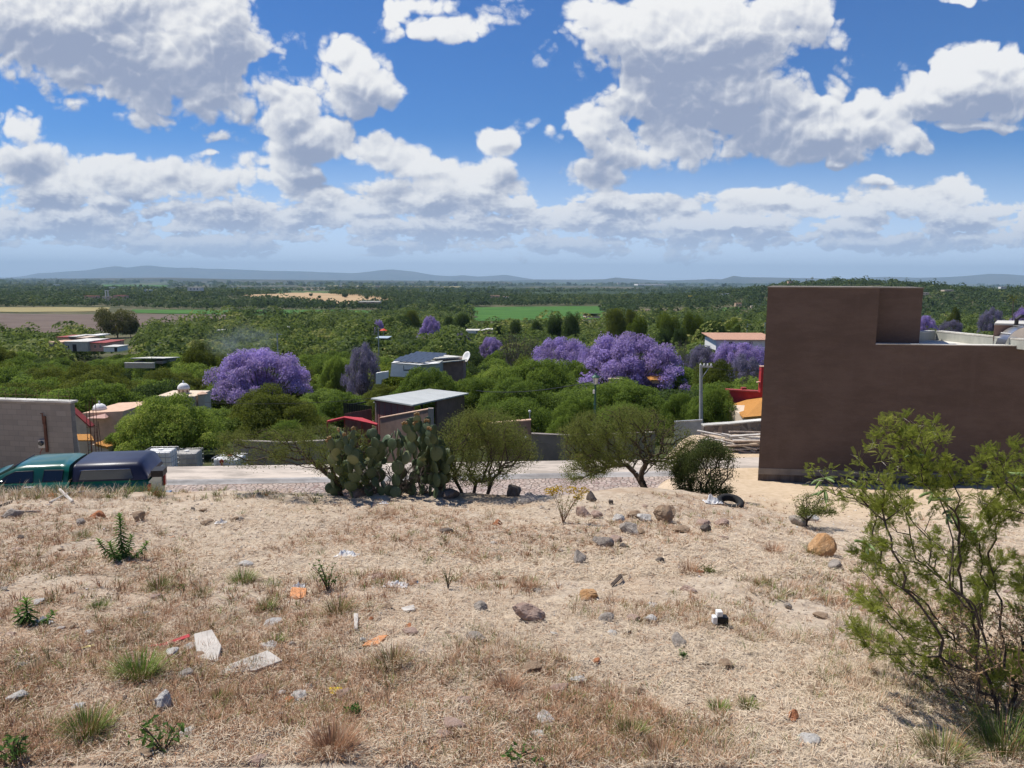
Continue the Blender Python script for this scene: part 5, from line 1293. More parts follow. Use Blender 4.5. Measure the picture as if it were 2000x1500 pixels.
tote(449, 889, 31.5, -.05, 'white caged water tank with a red strap, right one of the three', M_tank, True)
# ------------------------------------------------------------------ street lamp, poles and wires
M_lampg = plain('lamp_green_paint', (.03, .085, .065), .5, .2)
Yl = 27; p = gp(1163, Yl); zt = at(1163, 730, Yl).z - p.z
e = empty('street_lamp', p, 0, 'old style green street lamp with a glass lantern standing before the widest jacaranda', 'street lamp')
mb = MB(); mb.lathe([(.16, 0), (.16, .12), (.09, .2), (.07, .6), (.05, .65), (.042, zt-1.2), (.06, zt-1.15), (.04, zt-1.1), (.035, zt-.42), (.07, zt-.40), (.03, zt-.36), (.001, zt-.35)], (0, 0, 0), 14); mb.build('post', M_lampg, e)
M_lglass = material('lantern_glass', lambda k: bsdf(k, (.62, .62, .58), .15, 0, spec=.5))
mb = MB(); mb.lathe([(.065, zt-.40), (.115, zt-.14)], (0, 0, 0), 6); mb.F.setdefault(6, []).append(np.array([[0, 1, 2, 3, 4, 5]])); lg = mb.build('lantern', M_lglass, e)
mb = MB()
for i in range(6):
    a = i*PI/3; mb.tube([(.068*math.cos(a), .068*math.sin(a), zt-.40), (.12*math.cos(a), .12*math.sin(a), zt-.14)], .006, 4)
mb.build('lantern_frame', M_lampg, lg)
mb = MB(); mb.lathe([(.16, zt-.145), (.155, zt-.12), (.07, zt-.05), (.03, zt-.03), (.02, zt-.01), (.035, zt+.01), (.001, zt+.05)], (0, 0, 0), 12); mb.build('lamp_cap', M_lampg, e)
mb = MB(); mb.box((-.06, -.04, zt-.66), (.06, .05, .14)); mb.build('photocell', M_white, e)
Yp = 36; p = gp(1375, Yp); pt = at(1369, 713, Yp); 
e = empty('utility_pole', p, 0, 'slender grey concrete utility pole with a short crossarm right of the widest jacaranda', 'utility pole')
tp = pt - p
mb = MB(); mb.tube([(0, 0, -.1), (tp.x, 0, tp.z)], [.11, .07], 10); mb.build('pole', plain('pole_concrete', (.42, .41, .38), .85, bump=.3), e)
mb = MB(); mb.box((tp.x+.26, 0, tp.z-.08), (.62, .09, .07)); ca = mb.build('crossarm', M_zinc, e)
mb = MB(); mb.tube([(tp.x+.08, 0, tp.z-.62), (tp.x+.40, 0, tp.z-.12)], .022, 5); mb.build('brace', M_zinc, e)
for x in (-.02, .16, .33, .50):
    mb = MB(); mb.lathe([(.02, 0), (.05, .02), (.02, .05), (.05, .07), (.02, .12), (.001, .13)], (tp.x+x, 0, tp.z-.043), 8); mb.build('insulator', M_white, ca)
for px, top, Y_, lab in [(146*0+545, 651, 150, 'far thin pole behind the top of the big round jacaranda'), (741, 640, 160, 'far thin pole left of the dark casuarinas'), (1454, 632, 200, 'far pole with pale arm above the long pink roof, left one'), (1488, 630, 200, 'far pole touching the brown tower edge, right one')]:
    q = gp(px, Y_); z_ = at(px, top, Y_).z - q.z
    e = empty('utility_pole', q, 0, lab, 'utility pole', 'distant poles over the valley'); mb = MB(); mb.tube([(0, 0, 0), (0, 0, z_)], [.16, .11], 6); mb.build('pole', M_zinc, e); mb = MB(); mb.box((.5, 0, z_-.2), (1.2, .12, .1)); mb.build('crossarm', M_zinc, e)
def wire(name, pts, label, r=.012):
    P_ = []
    for (a, b) in zip(pts[:-1], pts[1:]):
        A_, B_ = at(*a), at(*b); n = 14
        for i in range(n):
            t = i/n; q = A_.lerp(B_, t); q.z -= (B_-A_).length*.02*4*t*(1-t); P_.append(q)
    P_.append(at(*pts[-1])); mb = MB(); mb.tube([q-P_[0] for q in P_], r, 4); o = mb.build(name, M_blackp, None, loc=P_[0]); tag(o, label, 'cable')
wire('power_cable', [(400, 786, 42), (725, 778, 44)], 'thin power cable sagging in front of the yellowish green mesquite')
wire('power_cable', [(930, 763, 40), (1156, 745, 30)], 'double power cable running to the street lamp over the mesquites', .016)
wire('power_cable', [(1382, 716, 36), (1486, 724, 40)], 'power cable from the crossarm to the red chimney')
wire('guy_wire', [(1020, 865.5, 29), (1135, 864, 29)], 'pale wire stretched in front of the long low grey wall', .006)
# ------------------------------------------------------------------ lumber heap across the road
rg = np.random.default_rng(5)
n = 0
c0 = at(1428, 868, 27.2)
for i in range(26):
    L = rg.uniform(.9, 2.2); lay = i // 6
    if i < 15: cx_, a_, tz = c0.x - .15 + rg.uniform(-.35, .35), R(-22)+rg.normal()*.13, -.16
    else: cx_, a_, tz = c0.x + .42 + rg.uniform(-.12, .12), R(4)+rg.normal()*.05, .02
    y_ = 26.5 + rg.uniform(-.45, .6)
    z_ = g(cx_, y_) + .12 + (lay if i < 15 else (i-15)//3)*.15
    o = MB().box((0, 0, 0), (L, .13, .05)).build('plank', M_woodg if i % 3 else M_wood, None, loc=(cx_, y_, z_)); o.rotation_euler = (rg.normal()*.08, tz*-.9 + rg.normal()*.05, a_)
    if i == 0: lb = 'longest pale plank sliding off the front of the lumber heap'
    elif i < 15: lb = 'weathered pale plank in the slanting left part of the lumber heap'
    else: lb = 'grey board in the neat stack at the right of the lumber heap'
    tag(o, lb, 'plank', None if i == 0 else ('planks slanting in the lumber heap' if i < 15 else 'boards stacked at the right of the lumber heap'))
rocks_far = [(1387, 855, 27.5, .35), (1392, 872, 26.4, .22), (1478, 876, 26, .25)]
# pink cloth on a stake
p = gp(1137, 27.2); zt = at(1137, 880, 27.2).z - p.z
e = empty('pink_cloth_stake', p, 0, 'short stake draped with faded pink cloth and a white cap, beyond the road', 'stake')
mb = MB(); mb.tube([(0, 0, 0), (0, 0, zt)], .02, 6); mb.build('stake', M_woodg, e)
mb = MB(); mb.lathe([(.17, zt-.42), (.12, zt-.2), (.04, zt-.05)], (0, 0, 0), 9); mb.build('cloth', plain('pink_fabric', (.62, .25, .22), .9, var=.3), e)
mb = MB(); mb.lathe([(.05, zt-.06), (.04, zt+.02), (.001, zt+.05)], (0, 0, 0), 8); mb.build('cap', M_white, e)
# low smoke drifting above the big jacaranda
def smoke(k):
    v = k.n('ShaderNodeVolumePrincipled'); p = objc(k)
    l = k.v('LENGTH', k.v('MULTIPLY', p, (1/7.5, 1/4.0, 1/3.0)))
    n_ = k.noise(p, .35, 4, .6)
    dn = k.m('MULTIPLY', k.ss(l, .2, 1.0, 1, 0), k.ss(n_, .42, .68))
    k.put(v.inputs['Density'], k.m('MULTIPLY', dn, .085)); v.inputs['Color'].default_value = (.75, .88, 1, 1)
    return v.outputs[0]
sm = bpy.data.materials.new('smoke'); sm.use_nodes = True; sm.node_tree.nodes.clear(); sk = NT(sm.node_tree); so_ = sk.n('ShaderNodeOutputMaterial'); sm.node_tree.links.new(smoke(sk), so_.inputs['Volume'])
sp_ = at(462, 664, 97); o = MB().box((0, 0, 0), (15, 8, 6)).build('smoke', sm, None, loc=sp_); tag(o, 'thin bluish smoke drifting over the trees left of the big jacaranda', 'smoke', None, 'stuff')
# ------------------------------------------------------------------ grown shrubs
def grow(bases, targets, rg, seg=.08, jit=.25, arch=.12, rtip=.0022, expo=2.3, straight=.7):
    """connect every target to the nearest point of the growing skeleton; returns nodes, parents, radii, tips"""
    N = [np.array(b, float) for b in bases]; par = [-1]*len(N)
    N = list(N); base = np.mean(bases, 0)
    order = np.argsort(np.linalg.norm(targets - base, axis=1))
    A = np.array(N); tips = []; PL = np.zeros(200000)
    for ti in order:
        t = targets[ti]
        d = np.linalg.norm(A - t, axis=1); d = d + straight*np.maximum(0, PL[:len(A)] + d - np.linalg.norm(t-base)) + np.where(A[:, 2] > t[2] + .05, .10, 0)
        k = int(np.argmin(d)); a = A[k]; L = np.linalg.norm(t-a)
        m = max(1, int(L/seg)); mid = (a+t)/2 + rg.normal(size=3)*L*jit*.4 + np.array([0, 0, L*arch])
        C = bez(a, mid, t, m+1)[1:]; C[:-1] += rg.normal(size=(m-1, 3))*seg*.10
        new = []
        for c in C: N.append(c); par.append(k); PL[len(N)-1] = PL[k] + np.linalg.norm(c - N[k]); k = len(N)-1; new.append(c)
        A = np.concatenate([A, np.array(new)]); tips.append(k)
    n = len(N); w = np.zeros(n)
    for k in tips: w[k] += rtip**expo
    for i in range(n-1, -1, -1):
        if par[i] >= 0: w[par[i]] += max(w[i], rtip**expo*.5) if False else w[i]
    r = np.maximum(w, rtip**expo*.6)**(1/expo)
    return np.array(N), np.array(par), r, np.array(tips)
def skel_mesh(N, par, r, k=5, minr=0.0):
    c = np.where(par >= 0)[0]; a = N[par[c]]; b = N[c]; ra = np.minimum(r[par[c]], r[c]*1.6); rb = r[c]
    T = b-a; T /= np.linalg.norm(T, axis=1)[:, None] + 1e-9
    up = np.where(np.abs(T[:, 2:3]) < .9, np.array([[0, 0, 1.]]), np.array([[1., 0, 0]]))
    X = np.cross(T, up); X /= np.linalg.norm(X, axis=1)[:, None]; Y = np.cross(T, X)
    an_ = np.arange(k)/k*2*PI
    ring = X[:, None]*np.cos(an_)[None, :, None] + Y[:, None]*np.sin(an_)[None, :, None]
    V = np.concatenate([a[:, None] + ring*ra[:, None, None], b[:, None] + ring*rb[:, None, None]], 1)
    m = len(c); base = (np.arange(m)*2*k)[:, None]
    F = np.concatenate([np.stack([base[:, 0]+j, base[:, 0]+(j+1) % k, base[:, 0]+k+(j+1) % k, base[:, 0]+k+j], 1) for j in range(k)])
    return V.reshape(-1, 3), F
def in_poly_px(poly, n, rg):
    P = np.array(poly, float); out = []
    while len(out) < n:
        x = rg.uniform(P[:, 0].min(), P[:, 0].max(), 4*n); y = rg.uniform(P[:, 1].min(), P[:, 1].max(), 4*n)
        m = inpoly(x, y, poly)
        out += list(zip(x[m], y[m]))
    return out[:n]
def shrub(name, label, bases_px, Y, poly, nt, nleaf, lsize, leafm, bark, seed, dy=.6, cat='shrub', rtip=.003, trunk_r=None, spread=.07, arch=.12, jit=.25, bedge=0, asp=.5):
    rg = np.random.default_rng(seed)
    b0 = ong(*bases_px[0], 3, 40) if Y is None else Vector((ray(*bases_px[0]).x*Y, Y, g(ray(*bases_px[0]).x*Y, Y)))
    Yc = b0.y
    bases = []
    for (px, py) in bases_px:
        x = ray(px, py).x*Yc; bases.append((x, Yc + rg.uniform(-.1, .1), g(x, Yc) - .03))
    O = np.array(bases[0])
    tg = []
    cx_ = np.mean([p[0] for p in poly]); hw = (max(p[0] for p in poly) - min(p[0] for p in poly))/2
    for (px, py) in in_poly_px(poly, nt, rg):
        f = max(.15, 1 - ((px-cx_)/hw)**2)**.5
        tg.append(tuple(at(px, py, Yc + rg.uniform(-dy, dy)*f)))
    tg = np.array(tg); 
    gz_ = H(tg[:, 0], tg[:, 1], False); tg[:, 2] = np.maximum(tg[:, 2], gz_+.06)
    N, par, r, tips = grow([np.array(b) for b in bases], tg, rg, arch=arch, jit=jit, rtip=rtip)
    e = empty(name, O, 0, label, cat)
    V, F = skel_mesh(N - O, par, r)
    link('branches', raw_mesh('branches', V, [F], bark, True), e)
    # leaves along the finer twigs
    thin = np.where(r < rtip*2.6)[0]
    gap = fbm(N[thin, 0]*1.0 + seed, N[thin, 2] + N[thin, 1]*.6, .42, 3, N1); wgt = np.clip(.62 + 2.2*gap, .16, 1.5); k = rg.choice(thin, nleaf, p=wgt/wgt.sum()); C = N[k] + rg.normal(size=(nleaf, 3))*spread*np.array([1, 1, .8]) - O
    V, F = cards(C, rg.normal(size=(nleaf, 3)) + np.array([0, 0, .8]), lsize, asp, rg)
    bt = rg.random(len(N)); 
    t = np.clip(.30 + .35*bt[par[k]] + rg.normal(size=nleaf)*.18, 0, 1)
    link('foliage', raw_mesh('foliage', V, [F], leafm, False, np.repeat(t, 4)), e)
    return e, N - O, par, r, rg
L_shrub = leafmat('shrub_leaf', (.075, .095, .025), (.18, .20, .055), (.30, .29, .10), .38, 0)
L_shrubd = leafmat('dark_shrub_leaf', (.035, .05, .018), (.09, .115, .035), (.16, .17, .06), .3, 0)
L_bush = leafmat('huizache_leaf', (.11, .14, .026), (.26, .29, .055), (.44, .43, .12), .42, 0)
shrub('thorny_shrub', 'sparse thorny shrub with long bare twigs left of the prickly pear', [(662, 962), (640, 960)], 10.8,
      [(430, 850), (520, 838), (640, 832), (700, 838), (730, 880), (735, 940), (690, 955), (640, 930), (560, 905), (470, 912), (430, 890)], 420, 17000, .026, L_shrub, M_bark, 21, .55, rtip=.0028, spread=.05, arch=.2, asp=.4)
shrub('leafy_shrub', 'light green many stemmed shrub right of the prickly pear', [(925, 968), (905, 966), (950, 966)], 11.0,
      [(860, 840), (900, 805), (960, 800), (1010, 825), (1052, 880), (1048, 905), (1000, 920), (960, 945), (880, 940), (850, 890)], 520, 34000, .025, L_shrub, M_bark, 22, .7, rtip=.003, spread=.06)
shrub('mesquite_shrub', 'small mesquite tree with two dark trunks and flat spreading crown at the road edge', [(1243, 984), (1272, 982)], 13.0,
      [(1100, 900), (1090, 845), (1130, 815), (1200, 796), (1275, 800), (1330, 830), (1360, 860), (1350, 900), (1290, 915), (1240, 905), (1200, 915), (1150, 935), (1108, 940)], 620, 52000, .026, L_shrub, M_bark, 23, .9, 'tree', rtip=.0042, spread=.06, arch=.1)
shrub('dark_shrub', 'dense dark green bush touching the right side of the flat crowned mesquite', [(1372, 985), (1385, 984), (1352, 983)], 12.6,
      [(1318, 915), (1335, 880), (1352, 886), (1380, 855), (1405, 868), (1425, 880), (1438, 925), (1420, 945), (1428, 965), (1330, 970), (1322, 945)], 420, 30000, .028, L_shrubd, M_bark, 24, .5, rtip=.003, spread=.055)
shrub('dry_shrub', 'low dry thicket of bare grey twigs under the prickly pear', [(780, 968), (720, 966), (840, 968)], 10.8,
      [(680, 905), (870, 905), (890, 960), (670, 962)], 380, 5000, .02, L_grey, M_barkg, 25, .35, rtip=.003, spread=.04)
shrub('small_shrub', 'small grey green shrub on the bare slope below the brown wall', [(1575, 1008)], 9.6,
      [(1550, 975), (1585, 962), (1625, 975), (1632, 1005), (1556, 1005)], 110, 3500, .022, L_shrub, M_bark, 26, .25, rtip=.002, spread=.035)
# ------------------------------------------------------------------ prickly pear
def padmat(name, a, b):
    def f(k):
        p = objc(k); sp = k.vor(p, 26, 'F1'); n_ = k.noise(p, 6, 4)
        c = k.mix(n_, a, b); oi = k.n('ShaderNodeObjectInfo').outputs['Random']; c = k.mix(k.ss(oi, .7, 1, 0, .5), c, (.26, .27, .12))
        c = k.mix(k.ss(sp, .05, .13, .8, 0), c, (.42, .38, .25))
        return bsdf(k, c, .5, 0, sp, .3, .01, .35)
    return material(name, f)
M_pad = padmat('cactus_skin', (.055, .085, .038), (.105, .14, .065))
rg = np.random.default_rng(31)
nu, nv = 14, 9; Vp = []
for i in range(nu):
    for j in range(nv):
        a = 2*PI*i/nu; b = -PI/2 + PI*j/(nv-1)
        x = .5*math.cos(b)*math.cos(a); y = .085*math.cos(b)*math.sin(a); z = .5 + .5*math.sin(b)
        x *= .62 + .50*z - .28*z*z + .12; Vp.append((x*1.05, y, z))
Fp = [(i*nv+j, ((i+1) % nu)*nv+j, ((i+1) % nu)*nv+j+1, i*nv+j+1) for i in range(nu) for j in range(nv-1)]
pad_me = raw_mesh('pad', Vp, [Fp], M_pad, True)
Yc = 10.75; bx = ray(770, 960).x*Yc; cact = empty('prickly_pear', (bx, Yc, g(bx, Yc)-.05), 0, 'large prickly pear cactus with many flat grey green pads at the edge of the lot', 'cactus')
O = cact.location; topx = [(640, 866), (672, 840), (690, 850), (712, 828), (740, 856), (770, 848), (790, 836), (812, 816), (838, 824), (850, 850), (872, 880)]
def topz(x, y):
    px = 1000 + FOC*x/y; return float(at(px, np.interp(px, [t[0] for t in topx], [t[1] for t in topx]), y).z)
pads = []; cens = []
def addpad(p, q, s): pads.append((p, q, s))
front = []
for i in range(24):
    px = np.linspace(650, 868, 24)[i]; y = Yc + rg.uniform(-.35, .35); x = ray(px, 950).x*y
    front.append((Vector((x, y, g(x, y)-.02)), Vector((rg.uniform(-.5, .5), rg.uniform(-.35, .35), 1)).normalized(), rg.uniform(.16, .22)))
while front and len(pads) < 620:
    p, d, s = front.pop(0)
    pxx = 1000 + FOC*p.x/p.y
    if p.z + d.z*s > topz(p.x, p.y) + .05 or pxx < 640 or pxx > 876: continue
    cen_ = p + d*s*.5
    if any((cen_ - c_c).length < .088 for c_c in cens): continue
    cens.append(cen_)
    yaw = rg.uniform(0, PI); zax = d; xa = Vector((math.cos(yaw), math.sin(yaw), 0)); xa = (xa - zax*xa.dot(zax)).normalized(); ya = zax.cross(xa)
    pads.append((p.copy(), Matrix((xa, ya, zax)).transposed(), s))
    for c in range(rg.choice([1, 2, 2, 3]) if len(pads) > 60 else 2):
        ph = rg.uniform(-.9, .9); q = p + zax*s*(.5+.45*math.cos(ph)) + xa*s*.42*math.sin(ph)
        nd = (zax + xa*math.sin(ph)*.9 + ya*rg.uniform(-.6, .6) + Vector((0, 0, .6))).normalized()
        front.append((q, nd, float(np.clip(s*rg.uniform(.8, 1.15), .12, .22))))
    front.sort(key=lambda t: t[0].z*.10 + rg.uniform(0, 1.0))
M_fruit = plain('cactus_fruit', (.26, .16, .06), .6, var=.4)
fr_me = MB().lathe([(.001, 0), (.012, .008), (.018, .03), (.016, .045), (.001, .047)], (0, 0, 0), 7).mesh('fruit', M_fruit, True)
pads.sort(key=lambda t: t[0].z - .6*t[0].y)
mbp = MB(); VP_ = np.array(Vp)
for (p, q, s) in pads[:-96]:
    mbp.add((VP_*np.array([s*.95, s, s])) @ np.array(q).T + np.array(p - O), Fp)
tag(mbp.build('inner_pads', M_pad, cact, True), kind='stuff')
pads = pads[-96:]
for (p, q, s) in pads:
    o = link('pad', pad_me, cact); o.matrix_basis = Matrix.Translation(p - O) @ q.to_4x4() @ Matrix.Diagonal((s*rg.uniform(.85, 1.1), s, s*rg.uniform(1, 1.15), 1))
for (p, q, s) in pads[::-1][:9]:
    for c in range(3):
        ph = (c-1)*.6; z = .5+.5*math.cos(ph)
        o = link('fruit', fr_me, cact); o.matrix_basis = Matrix.Translation(p - O + q @ Vector((.42*s*math.sin(ph), 0, s*z*1.02))) @ q.to_4x4()
# ------------------------------------------------------------------ big thorny bush at the right, seen from close by
poly = [(1556, 925), (1600, 900), (1690, 885), (1702, 822), (1770, 812), (1838, 826), (1862, 900), (1950, 868), (2080, 850), (2180, 980), (2180, 1420), (1950, 1440), (1840, 1370), (1700, 1270), (1625, 1215), (1640, 1165), (1720, 1130), (1630, 1105), (1650, 1075), (1700, 1050), (1680, 1000), (1600, 985)]
rg = np.random.default_rng(41)
b0 = ong(1945, 1440, 1.5, 10); Yb_ = b0.y
bases = [np.array([b0.x + dx, b0.y + dy_, g(b0.x+dx, b0.y+dy_) - .03]) for dx, dy_ in ((0, 0), (.12, .15), (.05, -.06), (.35, .1))]
O = bases[0].copy(); tg = []
for (px, py) in in_poly_px(poly, 640, rg):
    tg.append(tuple(at(px, py, Yb_ + .35 + rg.uniform(-.35, .75)*(.4 + .6*(py-800)/600))))
tg = np.array(tg); tg[:, 2] = np.maximum(tg[:, 2], H(tg[:, 0], tg[:, 1], False)+.05)
N, par, r, tips = grow(bases, tg, rg, seg=.045, jit=.22, arch=.05, rtip=.0013, expo=2.5, straight=.9)
bush = empty('thorny_bush', O, 0, 'large feathery thorny bush with curved green seed pods filling the right foreground', 'bush')
V, F = skel_mesh(N - O, par, r, 6); link('branches', raw_mesh('branches', V, [F], M_bark, True), bush)
# feather leaf template
tv, tf = [], []
def leaflet(a, b, c, d): n = len(tv); tv.extend([a, b, c, d]); tf.append((n, n+1, n+2, n+3))
leaflet((0, -.0004, 0), (0, .0004, 0), (.034, .0003, -.004), (.034, -.0003, -.004))
for i in range(7):
    x = .003 + i*.0044; L = .0075*(1 - .06*abs(i-3))
    for s_ in (-1, 1):
        z = -.004*(x/.034)
        leaflet((x, 0, z), (x+.0002, s_*L*.55, z+.001), (x+.0024, s_*L, z-.0005), (x+.0034, s_*L*.45, z+.0012))
tv = np.array(tv)*1.05; tf = np.array(tf)
nl = 17000; thin = np.where(r < .0036)[0]; gap = fbm(N[thin, 0]+3.3, N[thin, 2] + N[thin, 1]*.6, .30, 3, N1); wgt = np.clip(.5 + 2.8*gap, .03, 1.6); k = rg.choice(thin, nl, p=wgt/wgt.sum())
kk = np.repeat(k, 1); dirn = rg.normal(size=(nl, 3)); pd = N[k] - N[np.maximum(par[k], 0)]; pd /= np.linalg.norm(pd, axis=1)[:, None] + 1e-9
dirn = dirn - pd*np.sum(dirn*pd, 1)[:, None] + pd*.9; dirn[:, 2] += .2; dirn /= np.linalg.norm(dirn, axis=1)[:, None]
upv = np.array([0, 0, 1.0]) + rg.normal(size=(nl, 3))*.35; ya = np.cross(upv, dirn); ya /= np.linalg.norm(ya, axis=1)[:, None]; za = np.cross(dirn, ya)
sc_ = rg.uniform(.7, 1.45, nl)[:, None, None]
base_ = N[k] - O + rg.normal(size=(nl, 3))*.014
V = base_[:, None] + sc_*(dirn[:, None]*tv[None, :, 0:1] + ya[:, None]*tv[None, :, 1:2] + za[:, None]*tv[None, :, 2:3])
F = tf[None] + (np.arange(nl)*len(tv))[:, None, None]
bt = rg.random(len(N)); t = np.clip(.3 + .4*bt[par[k]] + rg.normal(size=nl)*.15, 0, 1)
link('foliage', raw_mesh('foliage', V.reshape(-1, 3), [F.reshape(-1, 4)], L_bush, False, np.repeat(t, len(tv))), bush)
M_thorn = plain('pale_thorn', (.50, .46, .36), .6)
mb = MB()
for k_ in rg.choice(thin, 420):
    d = rg.normal(size=3); d /= np.linalg.norm(d); p_ = N[k_]-O
    for s_ in (1, -1):
        q = p_ + (d*s_ + rg.normal(size=3)*.25)*rg.uniform(.015, .034); mb.tube([p_, q], [.0011, .0002], 3, caps=False)
mb.build('thorns', M_thorn, bush)
M_pod = plain('seed_pod', (.16, .22, .07), .55, var=.35, scale=20)
upk = np.where((r < .004) & (N[:, 2] > -1.35))[0]
for c in range(22):
    k_ = rg.choice(upk)
    for j in range(rg.integers(2, 5)):
        d = rg.normal(size=3); d[2] = -abs(d[2])*.8 + .1; d /= np.linalg.norm(d); s_ = rg.normal(size=3); L = rg.uniform(.055, .085)
        P_ = bez((0, 0, 0), d*L*.5 + s_*.010, d*L, 7); mb = MB(); mb.tube(P_, [.002, .0055, .0070, .0074, .0070, .0052, .0012], 7); mb.build('seed_pod', M_pod, bush, True, N[k_]-O)
# brown dead stems tangled at its foot
rg = np.random.default_rng(42)
tg = np.array([tuple(at(px, py, Yb_ + rg.uniform(-.1, .5))) for (px, py) in in_poly_px([(1830, 1180), (2100, 1150), (2100, 1430), (1900, 1440), (1840, 1380)], 260, rg)]); tg[:, 2] = np.maximum(tg[:, 2], H(tg[:, 0], tg[:, 1], False)+.04)
N2_, par2, r2, _ = grow([b + np.array([.02, .05, 0]) for b in bases], tg, rg, seg=.04, jit=.35, arch=.1, rtip=.0013)
V, F = skel_mesh(N2_ - O, par2, r2, 4); link('dead_stems', raw_mesh('dead_stems', V, [F], plain('dead_stem', (.23, .16, .10), .9, var=.4, scale=15), True), bush)
nn = 2600; k = rg.choice(len(N2_), nn); V, F = cards(N2_[k]-O + rg.normal(size=(nn, 3))*.02, rg.normal(size=(nn, 3)), .022, .35, rg); link('dead_leaves', raw_mesh('dead_leaves', V, [F], plain('dead_leaf', (.30, .20, .11), .9, var=.4, scale=15), False), bush)

# ------------------------------------------------------------------ small weeds of the lot
L_weed = leafmat('weed_leaf', (.05, .10, .03), (.12, .20, .05), (.22, .33, .07), .35, 0)
def blade_leaf(mb, p, d, L, w, rg, t, droop=.5, nseg=4):
    d = np.array(d)/np.linalg.norm(d); s_ = np.cross(d, [0, 0, 1]); s_ /= np.linalg.norm(s_)+1e-9
    P_ = [np.array(p) + d*L*i/nseg + np.array([0, 0, -droop*L*(i/nseg)**2]) for i in range(nseg+1)]
    W_ = [w*.4, w*.95, w, w*.7, .0005][:nseg+1]
    V = []
    for c, ww in zip(P_, W_): V += [c - s_*ww/2 + np.array([0, 0, ww*.22]), c, c + s_*ww/2 + np.array([0, 0, ww*.22])]
    F = []
    for i in range(nseg):
        for j in (0, 1): F.append((3*i+j, 3*i+j+1, 3*i+j+4, 3*i+j+3))
    mb.add(V, F, t)
def spurge(px, py, hpx, label, seed, nsh=3, leafL=.11):
    rg = np.random.default_rng(seed); P = ong(px, py, 2, 15); h = hpx*mpp(P.y)
    e = empty('leafy_weed', P, 0, label, 'weed'); ms = MB(); ml = MB()
    sh = [(0, 0, h, 0)] + [(rg.uniform(.03, .12)*math.cos(a), rg.uniform(.03, .1)*math.sin(a), h*rg.uniform(.35, .6), 1) for a in np.linspace(0, 6.28, nsh, endpoint=False)]
    for (ox, oy, hh, sd_) in sh:
        top = np.array([ox*2.0, oy*2.0, hh]); c = bez((0, 0, -.01), (ox*1.4, oy*1.4, hh*.3), top, 12); ms.tube(c, np.linspace(.006, .003, 12), 6)
        n = int(hh/.0026)
        for i in range(n):
            f = (i+1)/n; q = c[min(11, int(f*11))]*(1-(f*11 % 1)) + c[min(11, int(f*11)+1)]*(f*11 % 1)
            a = i*2.4; el = -.25 + 1.25*f**3; L = leafL*(1 - .35*f)*rg.uniform(.8, 1.1)*(hh/h)**.4
            blade_leaf(ml, q, (math.cos(a)*math.cos(el), math.sin(a)*math.cos(el), math.sin(el)), L, .017, rg, np.clip(.25 + .6*f**2 + rg.normal()*.1, 0, 1), .35)
    ms.build('stem', L_weed, e, True); ml.build('leaves', L_weed, e)
spurge(240, 1096, 96, 'tall leafy green weed with stacked narrow leaves, the larger of the two at the left', 51, 4)
spurge(55, 1222, 55, 'low rosette shaped leafy weed at the left edge beside a crumpled bag', 52, 2, .10)
def herb(px, py, hpx, wpx, label, seed, nst=7, lsz=.022, flower=False, mat=None, name='leafy_weed', nlf=26, cat='weed'):
    rg = np.random.default_rng(seed); P = ong(px, py, 2, 15); h = hpx*mpp(P.y); w = wpx*mpp(P.y)/2
    e = empty(name, P, 0, label, cat); ms = MB(); C = []; tips_ = []
    for i in range(nst):
        a = rg.uniform(0, 6.28); q = rg.uniform(.3, 1)*w; top = np.array([q*math.cos(a), q*math.sin(a)*.6, h*rg.uniform(.6, 1)])
        c = bez((0, 0, -.01), (top[0]*.3, top[1]*.3, top[2]*.6), top, 10); ms.tube(c, np.linspace(.0038, .0015, 10), 5); tips_.append(top)
        for _ in range(nlf): C.append(c[rg.integers(3, 10)] + rg.normal(size=3)*lsz*.7)
    ms.build('stems', M_bark if not flower else plain('reddish_stem', (.28, .15, .08), .8), e, True)
    C = np.array(C); V, F = cards(C, rg.normal(size=C.shape) + [0, 0, 1.2], lsz, .45, rg); link('leaves', raw_mesh('leaves', V, [F], mat or L_weed, False, np.repeat(np.clip(rg.normal(size=len(C))*.2+.45, 0, 1), 4)), e)
    if flower:
        for t in tips_[:6]:
            n = 90; C = t + unit(n, rg)*np.array([.075, .075, .05])*rg.uniform(.5, 1, (n, 1)); V, F = cards(C, rg.normal(size=(n, 3))+[0, 0, 1], .022, .8, rg)
            link('flower_head', raw_mesh('flower_head', V, [F], L_gold, False, np.repeat(rg.random(n), 4)), e)
    return e
herb(1100, 1024, 74, 92, 'yellow flowering wild plant on reddish stems at the crest of the lot', 61, 13, .022, True, L_shrub, 'flowering_plant', 26, 'plant')
herb(640, 1155, 62, 70, 'leafy green weed in the middle left of the dry lot', 62, 8, .026)
herb(358, 1162, 26, 24, 'tiny dark green seedling among the dry grass at the left', 63, 3, .02, nlf=9)
herb(875, 1150, 50, 40, 'thin olive weed right of the scattered white rubbish', 64, 6, .012, mat=L_shrub)
herb(320, 1470, 70, 130, 'creeping green weed in the bottom left corner area', 65, 6, .035, nlf=12)
herb(1000, 1490, 60, 150, 'creeping weed with reddish stem at the bottom centre', 66, 4, .03, nlf=9)
herb(1335, 1285, 12, 22, 'low bright green sprig in the right centre of the lot', 67, 5, .016)
herb(1390, 1122, 16, 60, 'low grey green patch of weed beyond the small stones', 68, 9, .018, mat=L_shrub)
herb(690, 1400, 20, 26, 'yellow green sprout at the bottom centre', 69, 5, .02)
herb(30, 1490, 60, 90, 'dusty green weed at the bottom left corner', 70, 6, .03, nlf=14)
